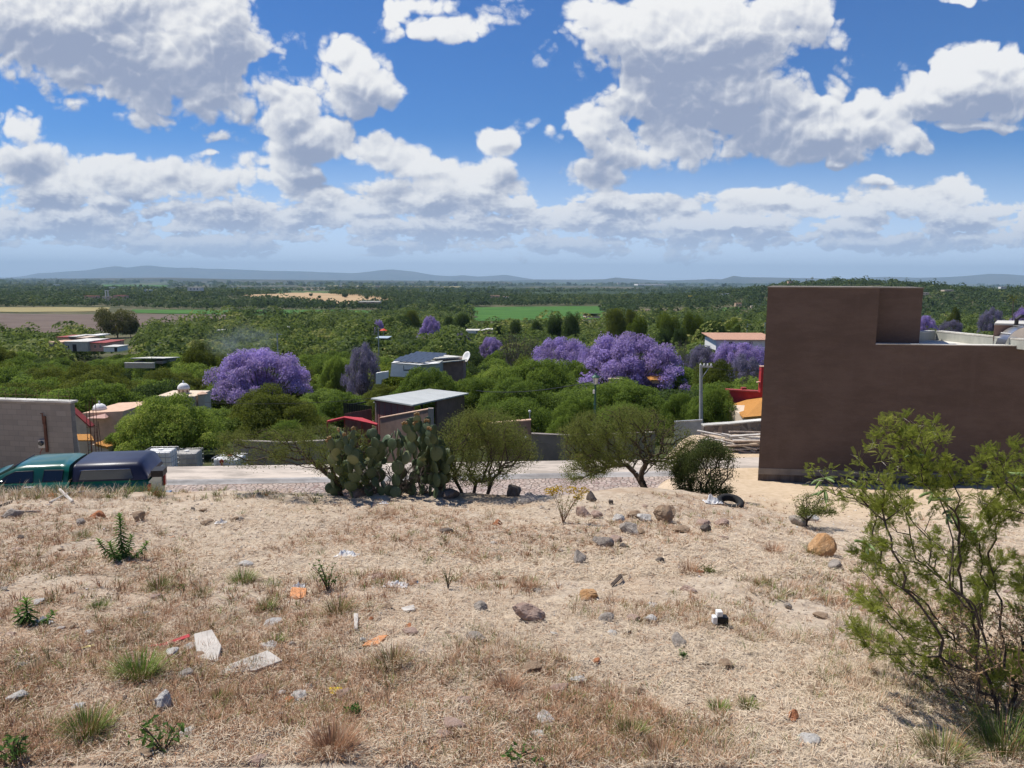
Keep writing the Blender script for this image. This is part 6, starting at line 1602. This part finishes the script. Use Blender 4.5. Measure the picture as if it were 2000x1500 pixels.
# tufts of grass
L_grass = material('grass_blade', lambda k: bsdf(k, ramp(k, att(k), [(0, (.52, .42, .30)), (.28, (.64, .53, .39)), (.42, (.45, .265, .16)), (.55, (.31, .16, .09)), (.68, (.20, .17, .07)), (.82, (.13, .19, .035)), (1, (.22, .32, .05))]), .8, 0, spec=.15))
def tuft_arrays(P, h, w, n, rg, t0, t1, lean=.6, bw=.0022, seg=3):
    P = np.asarray(P)
    a = rg.uniform(0, 2*PI, n); q = rg.random(n)**.5*w*.35; L = h*rg.uniform(.5, 1.15, n); ln = rg.uniform(.15, lean, n)
    b = np.stack([P[0]+q*np.cos(a), P[1]+q*np.sin(a), np.full(n, P[2]-.005)], 1)
    d = np.stack([np.cos(a)*ln, np.sin(a)*ln, np.ones(n)], 1); d /= np.linalg.norm(d, axis=1)[:, None]
    s_ = np.stack([-np.sin(a), np.cos(a), np.zeros(n)], 1)*(bw*rg.uniform(.6, 1.4, n))[:, None]/2
    V = []
    for i in range(seg):
        f = i/seg; c = b + d*(L*f)[:, None] + np.stack([np.cos(a), np.sin(a), -np.ones(n)*.6], 1)*(L*f*f*ln*.55)[:, None]
        V += [c - s_*(1-f*.6), c + s_*(1-f*.6)]
    c = b + d*L[:, None] + np.stack([np.cos(a), np.sin(a), -np.ones(n)*.6], 1)*(L*ln*.55)[:, None]; V.append(c)
    V = np.stack(V, 1); m = 2*seg+1
    F = []
    Q = []
    for i in range(seg-1): Q.append(np.stack([np.arange(n)*m+2*i, np.arange(n)*m+2*i+1, np.arange(n)*m+2*i+3, np.arange(n)*m+2*i+2], 1))
    T = np.stack([np.arange(n)*m+2*seg-2, np.arange(n)*m+2*seg-1, np.arange(n)*m+2*seg], 1)
    t = np.repeat(rg.uniform(t0, t1, n), m)
    return V.reshape(-1, 3), np.concatenate(Q), T, t
def tuft(px, py, hpx, wpx, n, t0, t1, label, seed, lean=.7, stalks=0, bw=.0026):
    rg = np.random.default_rng(seed); P = ong(px, py, 2, 15); m_ = mpp(P.y)
    V, Q, T, t = tuft_arrays((0, 0, 0), hpx*m_, wpx*m_, n, rg, t0, t1, lean, bw)
    e = empty('grass_tuft', P, 0, label, 'grass tuft'); link('blades', raw_mesh('blades', V, [Q, T], L_grass, False, t), e)
    nd = n//3; V, Q, T, t = tuft_arrays((0, 0, 0), hpx*m_*.9, wpx*m_*1.5, nd, rg, .2, .6, lean*1.3, bw*.9); link('dry_blades', raw_mesh('dry_blades', V, [Q, T], L_grass, False, t), e)
    if stalks:
        V, Q, T, t = tuft_arrays((0, 0, 0), hpx*m_*2.1, wpx*m_*.7, stalks, rg, .45, .6, .9, .0022); link('stalks', raw_mesh('stalks', V, [Q, T], L_grass, False, t), e)
T_ = [(272, 1325, 62, 95, 620, .78, 1, 'brightest green grass tuft, left of the large pale stone'), (170, 1438, 62, 100, 520, .72, .95, 'dark green grass tuft with long dry stalks near the bottom left', 42),
 (310, 1150, 30, 62, 260, .62, .9, 'olive grass tuft with brown stalks in front of the tall leafy weed', 16), (195, 1190, 22, 55, 240, .75, .95, 'small green mat of grass right of the rosette weed'), (475, 1138, 32, 60, 300, .72, .98, 'green grass tuft left of the leafy weed', 10), (395, 1165, 24, 50, 200, .6, .88, 'olive grass tuft between the seedling and the green tuft', 8),
 (160, 1052, 20, 44, 200, .6, .9, 'pale green tuft left of the tall leafy weed'), (520, 1190, 26, 40, 200, .7, .92, 'green tuft below the green tuft with stalks'), (660, 1200, 40, 60, 260, .55, .85, 'yellowish brown tuft with long curved stalks in the centre left', 20), (540, 1260, 26, 34, 180, .75, 1, 'small fresh green tuft above the flat concrete slab'),
 (765, 1300, 40, 95, 420, .5, .8, 'wide brown olive tuft in the bottom centre', 12), (650, 1470, 60, 110, 620, .42, .62, 'big reddish brown dry tuft at the bottom centre left', 14), (1235, 1440, 36, 80, 380, .62, .88, 'olive tuft behind a white stone at the bottom right', 16), (1405, 1390, 30, 42, 220, .75, .98, 'small green tuft at the lower right centre', 6), (1460, 1385, 28, 42, 220, .6, .95, 'olive green tuft right of the small green one', 6),
 (1345, 1120, 36, 46, 240, .38, .6, 'tall golden brown tuft beyond the small dark stone', 8), (990, 1350, 40, 70, 320, .4, .6, 'rust coloured tuft in the bottom centre right', 8), (1290, 1480, 40, 80, 320, .4, .68, 'rust and olive tuft at the bottom right centre', 8), (1125, 1370, 26, 50, 220, .55, .85, 'low olive tuft in the bottom centre', 6), (430, 1370, 30, 60, 260, .45, .75, 'brown tuft right of the large pale stone', 6),
 (1510, 1080, 24, 60, 260, .4, .6, 'reddish tuft left of the orange boulder'), (1590, 1080, 26, 50, 240, .7, .9, 'green tuft in front of the orange boulder'), (1960, 1470, 90, 150, 700, .66, .9, 'tall green grass under the thorny bush in the bottom right corner', 14), (1840, 1480, 60, 120, 460, .6, .85, 'grass clump left of the tallest grass in the bottom right corner', 8), (1700, 1250, 40, 60, 260, .7, .95, 'fresh green tuft under the left branches of the thorny bush', 4),
 (760, 1010, 20, 60, 260, .4, .65, 'rusty tuft on the crest below the prickly pear'), (1030, 1150, 24, 60, 240, .4, .6, 'brown tuft behind the half buried grey boulder'), (885, 1440, 26, 30, 160, .5, .7, 'little dark tuft at the bottom centre')]
for i, t in enumerate(T_): tuft(*t[:8], 300+i, stalks=t[8] if len(t) > 8 else 0)
# ------------------------------------------------------------------ rocks and rubbish, each a thing of its own
def rock_mesh(seed, mat, subdiv=3, rough=.5, flat=.55):
    import bmesh
    rg = np.random.default_rng(seed); bm = bmesh.new(); bmesh.ops.create_icosphere(bm, subdivisions=subdiv, radius=1)
    Nn = unit(9, rg); dd = rg.uniform(.45, .9, 9)
    for v in bm.verts:
        p = np.array(v.co)
        for n_, d_ in zip(Nn, dd):
            s_ = p @ n_
            if s_ > d_: p = p - n_*(s_-d_)*.92
        p = p*(1 + rough*.5*float(fbm(p[0]+seed, p[1]+p[2]*.7, .8, 4, N1)) + .10*float(fbm(p[0]*1.3+p[2], p[1]-seed+p[2], .22, 2, N2)))
        v.co = (p[0], p[1]*.85, p[2]*flat)
    me = bpy.data.meshes.new('rock'); bm.to_mesh(me); bm.free(); me.materials.append(mat)
    for p in me.polygons: p.use_smooth = False
    return me
def stone(name, a, b):
    def f(k):
        p = objc(k); n_ = k.noise(p, 2.2, 6, .7); n2 = k.noise(p, 14, 4, .7)
        c = k.mix(k.ss(n_, .35, .65), a, b); c = k.mix(k.ss(n2, .55, .7, 0, .5), c, tuple(min(.8, q*1.5) for q in b))
        return bsdf(k, c, .9, 0, k.m('ADD', n_, k.m('MULTIPLY', n2, .5)), .6, .15, .15)
    return material(name, f)
M_rk = {'tan': stone('tan_stone', (.30, .20, .13), (.42, .31, .21)), 'grey': stone('grey_stone', (.30, .26, .22), (.46, .40, .34)), 'dark': stone('dark_stone', (.12, .10, .085), (.22, .18, .15)), 'white': stone('white_stone', (.50, .46, .41), (.68, .65, .60)), 'orange': stone('orange_stone', (.52, .28, .12), (.62, .38, .20)), 'pink': stone('pinkish_stone', (.40, .27, .21), (.50, .37, .30)), 'brick': stone('brick_shard', (.45, .17, .08), (.58, .26, .13))}
RM = {c: [rock_mesh(i*7+j, m, 4 if j < 2 else 3) for j in range(4)] for i, (c, m) in enumerate(M_rk.items())}
nr_ = 0
def rock(px, py, wpx, hpx, c, label, cat='stone', name='rock', group=None, sink=.25, P=None):
    global nr_
    P = P or ong(px, py, 2, 60); w = wpx*mpp(P.y)/2; h = hpx*mpp(P.y)
    o = link(name, RM[c][nr_ % 4]); nr_ += 1
    o.location = (P.x, P.y + w*.5, P.z + h*(.36-sink*.6)); o.scale = (w, w*.9, h*.95); o.rotation_euler = (rng.normal()*.15, rng.normal()*.15, rng.uniform(0, 6.28))
    return tag(o, label, cat, group)
for a in [(1300, 1020, 52, 46, 'tan', 'biggest angular tan boulder standing on the crest of the lot'), (1612, 1088, 66, 58, 'orange', 'large orange boulder behind the left branches of the thorny bush', 'boulder'), (1634, 1112, 40, 26, 'grey', 'grey stone just in front of the orange boulder'),
 (1585, 1018, 38, 24, 'white', 'rounded white stone left of the small shrub'), (1560, 1026, 44, 22, 'grey', 'grey stone in front of the rounded white one'), (1156, 980, 30, 28, 'dark', 'dark round stone behind the yellow flowering plant'), (1030, 984, 44, 22, 'grey', 'speckled pale stone on the crest left of the yellow flowering plant'),
 (1003, 970, 38, 30, 'dark', 'big dark boulder under the light green shrub', 'boulder'), (1140, 1010, 40, 24, 'pink', 'rounded tan stone right of the foot of the yellow flowering plant'), (1165, 1012, 26, 18, 'pink', 'smaller rounded stone beside the rounded tan one'), (1208, 1020, 28, 20, 'white', 'pale stone left of the biggest angular boulder'), (1258, 1018, 38, 22, 'white', 'whitish crumbly stone touching the left of the biggest boulder'), (1240, 1012, 30, 18, 'tan', 'flat tan stone behind the whitish crumbly one'),
 (1230, 1045, 52, 34, 'grey', 'pale grey stone at the top of the stone cluster'), (1180, 1070, 46, 34, 'grey', 'slanting grey stone at the left of the stone cluster'), (1205, 1062, 34, 22, 'pink', 'pinkish stone in the middle of the stone cluster'), (1218, 1072, 24, 16, 'dark', 'small dark stone at the foot of the stone cluster'), (1255, 1045, 28, 14, 'tan', 'flat stone at the right of the stone cluster'),
 (1376, 1028, 40, 18, 'pink', 'reddish flat stone right of the biggest boulder'), (1380, 1040, 26, 20, 'dark', 'dark small stone under the reddish flat one'), (1412, 1030, 40, 22, 'pink', 'reddish and dark broken stone, rightmost on the crest'), (1330, 1040, 50, 16, 'tan', 'half buried tan stone in front of the biggest boulder'),
 (1132, 1102, 38, 32, 'grey', 'pointed grey stone casting a dark shadow in the centre right'), (1290, 1100, 20, 14, 'dark', 'small dark stone right of the centre of the lot'), (1148, 1172, 56, 24, 'orange', 'flat orange stone half buried in the centre right'), (1030, 1215, 72, 40, 'pink', 'wide half buried pinkish grey boulder in the centre', 'boulder'), (1100, 1460, 24, 16, 'white', 'unused'),
 (972, 1026, 24, 14, 'brick', 'rusty orange stone near the crest in the centre'), (935, 1196, 44, 24, 'grey', 'pale rough stone left of the half buried pinkish boulder'), (1326, 1262, 50, 22, 'grey', 'long pale stone with a raised right end, right of centre'), (1228, 1240, 16, 12, 'dark', 'small dark pebble left of the long pale stone'), (1272, 1215, 30, 18, 'white', 'white stone behind the dry stalks right of centre'),
 (1250, 1445, 30, 16, 'white', 'white wedge stone in front of the olive tuft at the bottom right'), (1553, 1408, 34, 24, 'brick', 'reddish brown stone at the bottom right'), (1165, 1296, 22, 16, 'brick', 'small brown stone in the lower centre right'), (1474, 1368, 16, 14, 'dark', 'dark brown lump right of the olive green tuft'), (1082, 1242, 18, 10, 'white', 'thin white chip below the pinkish boulder'), (1540, 1190, 18, 16, 'grey', 'small two toned stone at the right of the lot'),
 (20, 1012, 42, 26, 'grey', 'grey rock at the left edge of the lot'), (185, 1013, 40, 18, 'brick', 'rust coloured rock left of the tall leafy weed'), (268, 1018, 34, 28, 'tan', 'brown rock right behind the tall leafy weed'), (155, 1024, 24, 14, 'grey', 'greyish rock between the rust coloured rock and the left edge'), (97, 971, 20, 10, 'brick', 'small red stone near the crossed sticks'), (303, 968, 18, 12, 'brick', 'small red stone behind the rear bumper of the pickup'),
 (28, 1372, 44, 26, 'white', 'bright white stone at the lower left edge'), (52, 1348, 24, 14, 'brick', 'reddish brown stone above the bright white one'), (172, 1240, 26, 12, 'white', 'flat white stone in the left centre'), (118, 1232, 22, 10, 'white', 'white chip left of the flat white stone'), (333, 1283, 36, 22, 'white', 'crusty white stone with a dark shadow, left centre'), (312, 1388, 64, 52, 'white', 'large pale jagged stone leaning at the lower left', 'boulder'), (320, 1384, 22, 16, 'tan', 'small tan stone resting against the large pale jagged one'),
 (150, 1388, 36, 16, 'white', 'pale stone behind the dark green tuft with stalks'), (242, 1372, 16, 18, 'dark', 'dark stone with white chip left of the large pale jagged stone'), (38, 1052, 16, 10, 'dark', 'dark clod at the left of the lot'), (118, 1076, 18, 6, 'tan', 'small flat tan stone left of the tall leafy weed'), (545, 1360, 26, 12, 'white', 'white sliver stone above the bottom centre'), (640, 1475, 30, 20, 'tan', 'brown stone at the bottom centre left'), (762, 1376, 18, 12, 'grey', 'grey stone in the bottom centre'), (546, 1400, 14, 12, 'white', 'small white pebble near the bottom left centre'), (580, 1480, 18, 16, 'grey', 'grey and white pebble at the bottom'),
 (708, 1254, 16, 12, 'white', 'small white stone beside the curved orange tile'), (724, 1213, 14, 10, 'brick', 'small brick bit above the curved orange tile'), (797, 1228, 20, 14, 'brick', 'brick bit with dark shadow right of the curved orange tile'), (973, 1300, 16, 14, 'brick', 'brown pebble in the lower centre'), (935, 1312, 14, 10, 'dark', 'dark pebble left of the brown pebble'), (570, 1263, 14, 12, 'grey', 'grey pebble above the flat concrete slab'), (455, 1020, 26, 12, 'tan', 'tan stone in the upper left of the lot'), (375, 998, 14, 8, 'dark', 'dark stone near the crest at the left'), (395, 1000, 22, 8, 'tan', 'flat tan stone right of the dark stone near the crest'), (468, 1018, 16, 10, 'grey', 'grey stone with shadow right of the white paper'),
 (505, 968, 14, 10, 'grey', 'small grey stone on the crest left of the thorny shrub'), (520, 970, 12, 6, 'brick', 'small brown stone on the crest beside the grey one'), (690, 972, 60, 22, 'pink', 'pale rock heaped at the foot of the prickly pear, left one'), (716, 966, 40, 18, 'pink', 'pale rock heaped at the foot of the prickly pear, right one'), (768, 966, 26, 14, 'grey', 'round rock at the foot of the prickly pear'), (880, 974, 54, 22, 'dark', 'dark rock between the prickly pear and the light green shrub'), (1193, 985, 14, 12, 'dark', 'dark pebble on the crest left of the biggest boulder')]:
    if a[5] == 'unused': continue
    rock(*a[:6], a[6] if len(a) > 6 else 'stone')
for i, (px, py, Y_, s_) in enumerate(rocks_far):
    P = gp(px, Y_); rock(0, 0, s_/mpp(Y_)*1.0, s_*.7/mpp(Y_), 'white', ['pale boulder at the left end of the lumber heap', 'small pale rubble lump in front of the lumber heap', 'pale rubble lump between the lumber heap and the brown building'][i], P=P)
# loose pebbles one can count, over the whole lot
rg = np.random.default_rng(71)
def screen_ground(n, rg, y0=968, y1=1500, x0=-60, x1=2060):
    """points spread evenly over the picture of the lot; returned as x, y, z"""
    px = rg.uniform(x0, x1, n); py = rg.uniform(y0, y1, n)
    D_ = np.stack([(px-1000)/FOC, (750-py)/FOC, -np.ones(n)], 1) @ CRn.T; D_ = D_/D_[:, 1:2]
    y = -1.6/(D_[:, 2]+.165)
    for _ in range(8):
        z = H(D_[:, 0]*y, y, False); y = np.clip(y*(1 + .9*(z/(D_[:, 2]*y) - 1)), .5, 26)
    x = D_[:, 0]*y; z = H(x, y)
    ok = (y < 18) & (np.abs(z - D_[:, 2]*y) < .15*y)
    return x[ok], y[ok], z[ok]
X, Y_, Z = screen_ground(105, rg, 985)
zones = [('left', -99, -.28), ('centre left', -.28, 0), ('centre right', 0, .28), ('right', .28, 99)]
for x, y, z in zip(X, Y_, Z):
    c = ['grey', 'tan', 'white', 'pink', 'dark', 'brick'][rg.choice(6, p=[.18, .30, .22, .2, .04, .06])]
    s_ = rg.uniform(4, 11)*.0045*y**.35; zn = [q for q in zones if q[1] <= x/y < q[2]][0][0]; dp = 'front' if y < 4.2 else ('middle' if y < 7 else 'rear')
    cw = {'grey': 'grey', 'tan': 'tan', 'white': 'white', 'pink': 'pinkish', 'dark': 'dark', 'brick': 'brick red'}[c]
    o = link('pebble', RM[c][rg.integers(2, 4)]); o.location = (x, y, z + s_*.15); o.scale = (s_, s_*.8, s_*.7); o.rotation_euler = (0, 0, rg.uniform(0, 6.28))
    tag(o, f'{cw} pebble loose in the dry grass of the {dp} {zn} of the lot', 'pebble', f'{cw} pebbles, {dp} {zn} of the lot')
# flat slabs, tile, litter
def slab_obj(name, pts, h, mat, label, cat, lift=.0):
    P = [ong(*p, 2, 20) for p in pts]; O = P[0].copy(); mb = MB(); zm = max(q.z for q in P) + .004 + lift
    mb.prism([Vector((q.x-O.x, q.y-O.y, (q.z*.4+zm*.6)-O.z-h*.6)) for q in P], (0, 0, h)); o = mb.build(name, mat, None, loc=O, bev=.004); return tag(o, label, cat)
M_slab = plain('slab_concrete', (.46, .42, .37), .9, var=.15, scale=8, bump=.4)
slab_obj('concrete_slab', [(425, 1322), (500, 1317), (552, 1300), (524, 1283), (450, 1303)], .035, M_slab, 'flat smooth concrete slab lying in the lower left of the lot', 'slab')
slab_obj('concrete_slab', [(380, 1256), (385, 1290), (425, 1296), (433, 1272), (415, 1250)], .03, M_slab, 'broken dusty concrete slab behind the smooth flat one', 'slab')
slab_obj('roof_tile', [(706, 1266), (738, 1262), (758, 1247), (740, 1248), (718, 1256)], .018, plain('clay_tile', (.62, .28, .12), .8, var=.15, scale=30, bump=.5), 'curved orange clay tile fragment left of the brown olive tuft', 'tile fragment')
slab_obj('brick_piece', [(566, 1168), (570, 1156), (600, 1156), (596, 1168), (580, 1172)], .016, plain('clay_tile', (.62, .28, .12), .8), 'flat orange brick piece below the leafy weed', 'brick fragment')
slab_obj('yellow_wrapper', [(641, 1358), (642, 1350), (668, 1350), (672, 1357), (655, 1360)], .006, plain('yellow_wrapper', (.80, .55, .02), .4), 'bright yellow plastic wrapper piece in the bottom centre left', 'wrapper', .012)
slab_obj('red_strip', [(288, 1263), (320, 1260), (370, 1250), (372, 1254), (322, 1264), (290, 1266)], .005, M_red, 'thin red plastic strip left of the broken dusty slab', 'plastic strip', .01)
slab_obj('yellow_paper', [(155, 1267), (184, 1264), (186, 1267), (157, 1270)], .003, plain('pale_yellow', (.70, .62, .25), .7), 'thin pale yellow paper strip in the left centre', 'paper', .008)
slab_obj('wood_offcut', [(692, 1233), (691, 1208), (700, 1208), (699, 1234)], .012, M_woodg, 'short pale upright wood offcut above the curved tile', 'wood offcut', .02)
slab_obj('wood_offcut', [(783, 1192), (808, 1188), (812, 1194), (790, 1197)], .01, M_woodg, 'flat grey wood chip with a dark shadow in the centre', 'wood offcut', .015)
slab_obj('dark_bark', [(1192, 1144), (1212, 1132), (1216, 1137), (1196, 1148)], .01, M_bark, 'dark curved strip of bark in the centre right', 'bark', .01)
def crumple(px, py, wpx, hpx, mat, name, label, cat, seed):
    P = ong(px, py, 2, 20); rg = np.random.default_rng(seed); w = wpx*mpp(P.y)/2; hh_ = hpx*mpp(P.y)
    n = 16; u = np.linspace(-1, 1, n); A_, B_ = np.meshgrid(u, u, indexing='ij'); hgt = np.abs(fbm(A_*2+seed, B_*2, 1.0, 4, N2))*hh_*2.2 * (1.1-np.maximum(np.abs(A_), np.abs(B_)))
    X_ = A_*w*(1+.2*fbm(A_, B_+seed, .8, 2, N1)); Y__ = B_*w*.8
    G_ = H(P.x+X_, P.y+Y__) - P.z
    J = np.arange(n*n).reshape(n, n); F = np.stack([J[:-1, :-1], J[1:, :-1], J[1:, 1:], J[:-1, 1:]], -1).reshape(-1, 4)
    o = link(name, raw_mesh(name, np.stack([X_, Y__, G_+hgt+.006], -1).reshape(-1, 3), [F], mat), loc=P); return tag(o, label, cat)
M_bagw = plain('white_plastic', (.68, .68, .67), .4, var=.06, spec=.4)
crumple(680, 1084, 50, 14, M_bagw, 'plastic_sheet', 'torn white plastic sheet lying in the centre left of the lot', 'plastic sheet', 3)
crumple(84, 1218, 32, 22, M_bagw, 'plastic_bag', 'crumpled silvery bag beside the rosette weed', 'bag', 5)
crumple(432, 1022, 22, 8, M_bagw, 'paper_scrap', 'white paper scrap in the upper left of the lot', 'paper', 7)
crumple(750, 984, 18, 6, M_bagw, 'paper_scrap', 'small white scrap on the crest below the prickly pear', 'paper', 8)
crumple(583, 1147, 28, 10, M_bagw, 'paper_scrap', 'white flat scrap above the flat orange brick piece', 'paper', 9)
crumple(812, 1140, 14, 8, plain('blue_grey_plastic', (.25, .30, .36), .4), 'plastic_scrap', 'blue grey plastic scrap in the centre of the lot', 'plastic scrap', 10)
crumple(775, 1144, 50, 8, M_bagw, 'plaster_crumbs', 'patch of white plaster crumbs left of the blue grey scrap', 'plaster', 11)
crumple(1393, 985, 36, 24, M_bagw, 'white_sack', 'white sack half shaded under the dense dark green bush', 'sack', 12)
P = ong(1411, 1224, 2, 20); e = empty('painted_block', P, 0, 'small block painted black with a white top, right of centre', 'block')
MB().box((0, .02, .03), (.075, .06, .07)).build('block', M_blackp, e, bev=.006); mb = MB(); mb.box((-.02, .02, .085), (.04, .05, .036)); mb.box((-.055, 0, .05), (.03, .05, .05)); mb.build('white_cap', M_white, e, bev=.006)
P = ong(1425, 988, 2, 20); o = link('tyre', MB().lathe([(.18, -.07), (.26, -.07), (.29, -.04), (.29, .04), (.26, .07), (.18, .07), (.18, -.07)], (0, 0, .08), 24).mesh('tyre', M_tyre, True), loc=P); o.scale = (.7, .7, .7); o.rotation_euler = (.25, 0, 0); tag(o, 'black rubber hose ring lying right of the dense dark bush', 'tyre')
def stick(pts, r, label, mat=None, name='stick'):
    P = [ong(p[0], p[1], 2, 20) + Vector((0, 0, r*1.2 + (p[2] if len(p) > 2 else 0))) for p in pts]; mb = MB(); mb.tube([q-P[0] for q in P], r, 6); o = mb.build(name, mat or M_woodg, None, loc=P[0]); tag(o, label, 'stick')
stick([(118, 966, .05), (142, 984)], .022, 'pale split stick crossing over the others near the pickup')
stick([(98, 984), (132, 970, .03), (170, 966, .03)], .016, 'thin grey stick lying across the pale split one')
stick([(-10, 996), (22, 984)], .02, 'dark grey stick at the left edge on the grey rock', M_bark)
stick([(36, 1002), (78, 1001)], .014, 'yellowish stick right of the grey rock at the left edge', M_wood)
stick([(598, 1248), (650, 1262), (712, 1268)], .003, 'long thin dry stalk lying left of the curved tile', M_bark)
stick([(1503, 1350), (1520, 1340)], .006, 'small forked grey stick at the lower right')
stick([(1360, 1300), (1400, 1297)], .003, 'thin reddish stick right of the low green sprig', M_bark)
stick([(1660, 1400), (1740, 1396)], .004, 'dry straw coloured stick left of the foot of the thorny bush', M_wood)

# ------------------------------------------------------------------ straw litter and dry grass: nobody could count it
rg = np.random.default_rng(81)
def merge(parts):
    Vs, Qs, Ts, ts = [], [], [], []; n = 0
    for V, Q, T, t in parts: Vs.append(V); Qs.append(Q+n); Ts.append(T+n); ts.append(t); n += len(V)
    return np.concatenate(Vs), np.concatenate(Qs), np.concatenate(Ts), np.concatenate(ts)
def straw(n, y0, y1, L0, L1, w, tl):
    X, Y, Z = screen_ground(n, rg, y0, y1); n = len(X)
    bare = fbm(X, Y, 1.1, 3, N2); rt = sst(X, 3.4, 5.5)*sst(Y, 9, 12)
    keep = (rg.random(n) < np.clip(.95 - 1.7*np.maximum(0, bare-.10), .18, 1)) & (rg.random(n) > rt*.93); X, Y, Z, = X[keep], Y[keep], Z[keep]; n = len(X)
    a = rg.uniform(0, 2*PI, n); L = rg.uniform(L0, L1, n)/2; el = rg.normal(size=n)*tl
    d = np.stack([np.cos(a)*np.cos(el), np.sin(a)*np.cos(el), np.sin(el)], 1)*L[:, None]; s_ = np.stack([-np.sin(a), np.cos(a), rg.normal(size=n)*.5], 1)*(w*rg.uniform(.6, 1.5, n))[:, None]/2
    C = np.stack([X, Y, Z + .004 + np.abs(np.sin(el))*L*.9 + rg.random(n)*.006], 1); bow = np.zeros((n, 3)); bow[:, 2] = L*rg.uniform(0, .35, n)
    V = np.stack([C-d, C+s_+bow*.6, C+d, C-s_+bow*.6], 1)
    pt = fbm(X, Y, 1.6, 3, N1)
    t = np.clip(.14 + .16*rg.random(n) + (rg.random(n) < .16 + .42*sst(pt, -.1, .3))*.38*rg.random(n), 0, 1)
    return V.reshape(-1, 3), np.arange(n*4).reshape(n, 4), np.repeat(t, 4)
V1, F1_, t1 = straw(150000, 1120, 1505, .03, .085, .0026, .22)
V2, F2_, t2 = straw(90000, 966, 1130, .05, .12, .0045, .25)
o = link('straw_litter', raw_mesh('straw_litter', np.concatenate([V1, V2]), [np.concatenate([F1_, F2_+len(V1)])], L_grass, False, np.concatenate([t1, t2]))); tag(o, 'pale dry straw strewn over the whole lot', 'straw', None, 'stuff')
parts = []
X, Y, Z = screen_ground(19000, rg, 966)
pt = fbm(X, Y, 1.6, 3, N1); pb = fbm(X, Y, .7, 2, N0)
for x, y, z, a, b in zip(X, Y, Z, pt, pb):
    rt = float(sst(x, 3.4, 5.5)*sst(y, 9, 12))
    if rg.random() > np.clip(.42 + 2.2*b + 1.9*a, .03, .98)*(1-.92*rt): continue
    red = a + rg.normal()*.15; 
    if rg.random() < .20: t0, t1_ = .60, .86
    elif red > -.10: t0, t1_ = .38, .64
    else: t0, t1_ = .15, .45
    n = int(rg.integers(14, 30)); h = rg.uniform(.03, .085)*(1.5 if rg.random() < .12 else 1); 
    parts.append(tuft_arrays((x, y, z), h, rg.uniform(.05, .16), n, rg, t0, t1_, rg.uniform(.5, 1.3), .0026 if y < 5 else .0042, 2))
V, Q, T, t = merge(parts)
o = link('dry_grass', raw_mesh('dry_grass', V, [Q, T], L_grass, False, t)); tag(o, 'low reddish brown and straw coloured dry grass covering the lot', 'grass', None, 'stuff')
# weeds along the crest by the pickup
parts = []
for i in range(210):
    px = rg.uniform(-40, 320) if i < 150 else rg.uniform(320, 640); y = rg.uniform(10.2, 11.3); x = ray(px, 960).x*y; z = g(x, y)
    gr = rg.random() < .5; parts.append(tuft_arrays((x, y, z), rg.uniform(.06, .26 if px < 320 else .14), .12, 22, rg, .6 if gr else .1, .9 if gr else .45, .8, .006, 3))
V, Q, T, t = merge(parts); o = link('roadside_weeds', raw_mesh('roadside_weeds', V, [Q, T], L_grass, False, t)); tag(o, 'taller weeds and dry seed heads in front of the green pickup', 'weeds', None, 'stuff')
# gravel
n = 9000; X, Y, Z = screen_ground(n, rg, 966); n = len(X); s_ = rg.uniform(.003, .012, n)*np.clip(Y/4, .8, 2.4)
tet = np.array([(1, 0, -.5), (-.6, .8, -.5), (-.5, -.9, -.5), (.5, .5, .5), (-.7, 0, .45), (.3, -.6, .5)]); tq = np.array([(0, 1, 3), (1, 4, 3), (1, 2, 4), (2, 5, 4), (2, 0, 5), (0, 3, 5), (3, 4, 5)])
a = rg.uniform(0, 6.28, n); c_, q_s = np.cos(a), np.sin(a); T3 = tet[None]*s_[:, None, None]; V = np.stack([T3[..., 0]*c_[:, None]-T3[..., 1]*q_s[:, None], T3[..., 0]*q_s[:, None]+T3[..., 1]*c_[:, None], T3[..., 2]], -1) + np.stack([X, Y, Z+.002], 1)[:, None]
M_grav = material('gravel', lambda k: bsdf(k, ramp(k, att(k), [(0, (.20, .15, .11)), (.4, (.40, .30, .22)), (.75, (.52, .44, .36)), (1, (.68, .64, .58))]), .9, 0, spec=.15))
o = link('gravel', raw_mesh('gravel', V.reshape(-1, 3), [(tq[None]+(np.arange(n)*6)[:, None, None]).reshape(-1, 3)], M_grav, False, np.repeat(rg.random(n), 6))); tag(o, 'small gravel and grit scattered over the dry lot', 'gravel', None, 'stuff')
# ------------------------------------------------------------------ air
HX0, HX1, HY0, HY1, HZ0, HZ1 = -42000, 42000, -3000, 42000, -170, 800
def hazev(k):
    v = k.n('ShaderNodeVolumePrincipled')
    v.inputs['Color'].default_value = (.56, .79, 1.0, 1)
    v.inputs['Density'].default_value = 4.4e-5
    v.inputs['Anisotropy'].default_value = .0
    return v.outputs[0]
hm = bpy.data.materials.new('haze'); hm.use_nodes = True; hm.node_tree.nodes.clear()
hk = NT(hm.node_tree); ho = hk.n('ShaderNodeOutputMaterial'); hm.node_tree.links.new(hazev(hk), ho.inputs['Volume'])
hb = MB(); hb.box(((HX0+HX1)/2, (HY0+HY1)/2, (HZ0+HZ1)/2), (HX1-HX0, HY1-HY0, HZ1-HZ0))
haze = hb.build('haze', hm); tag(haze, kind='stuff')
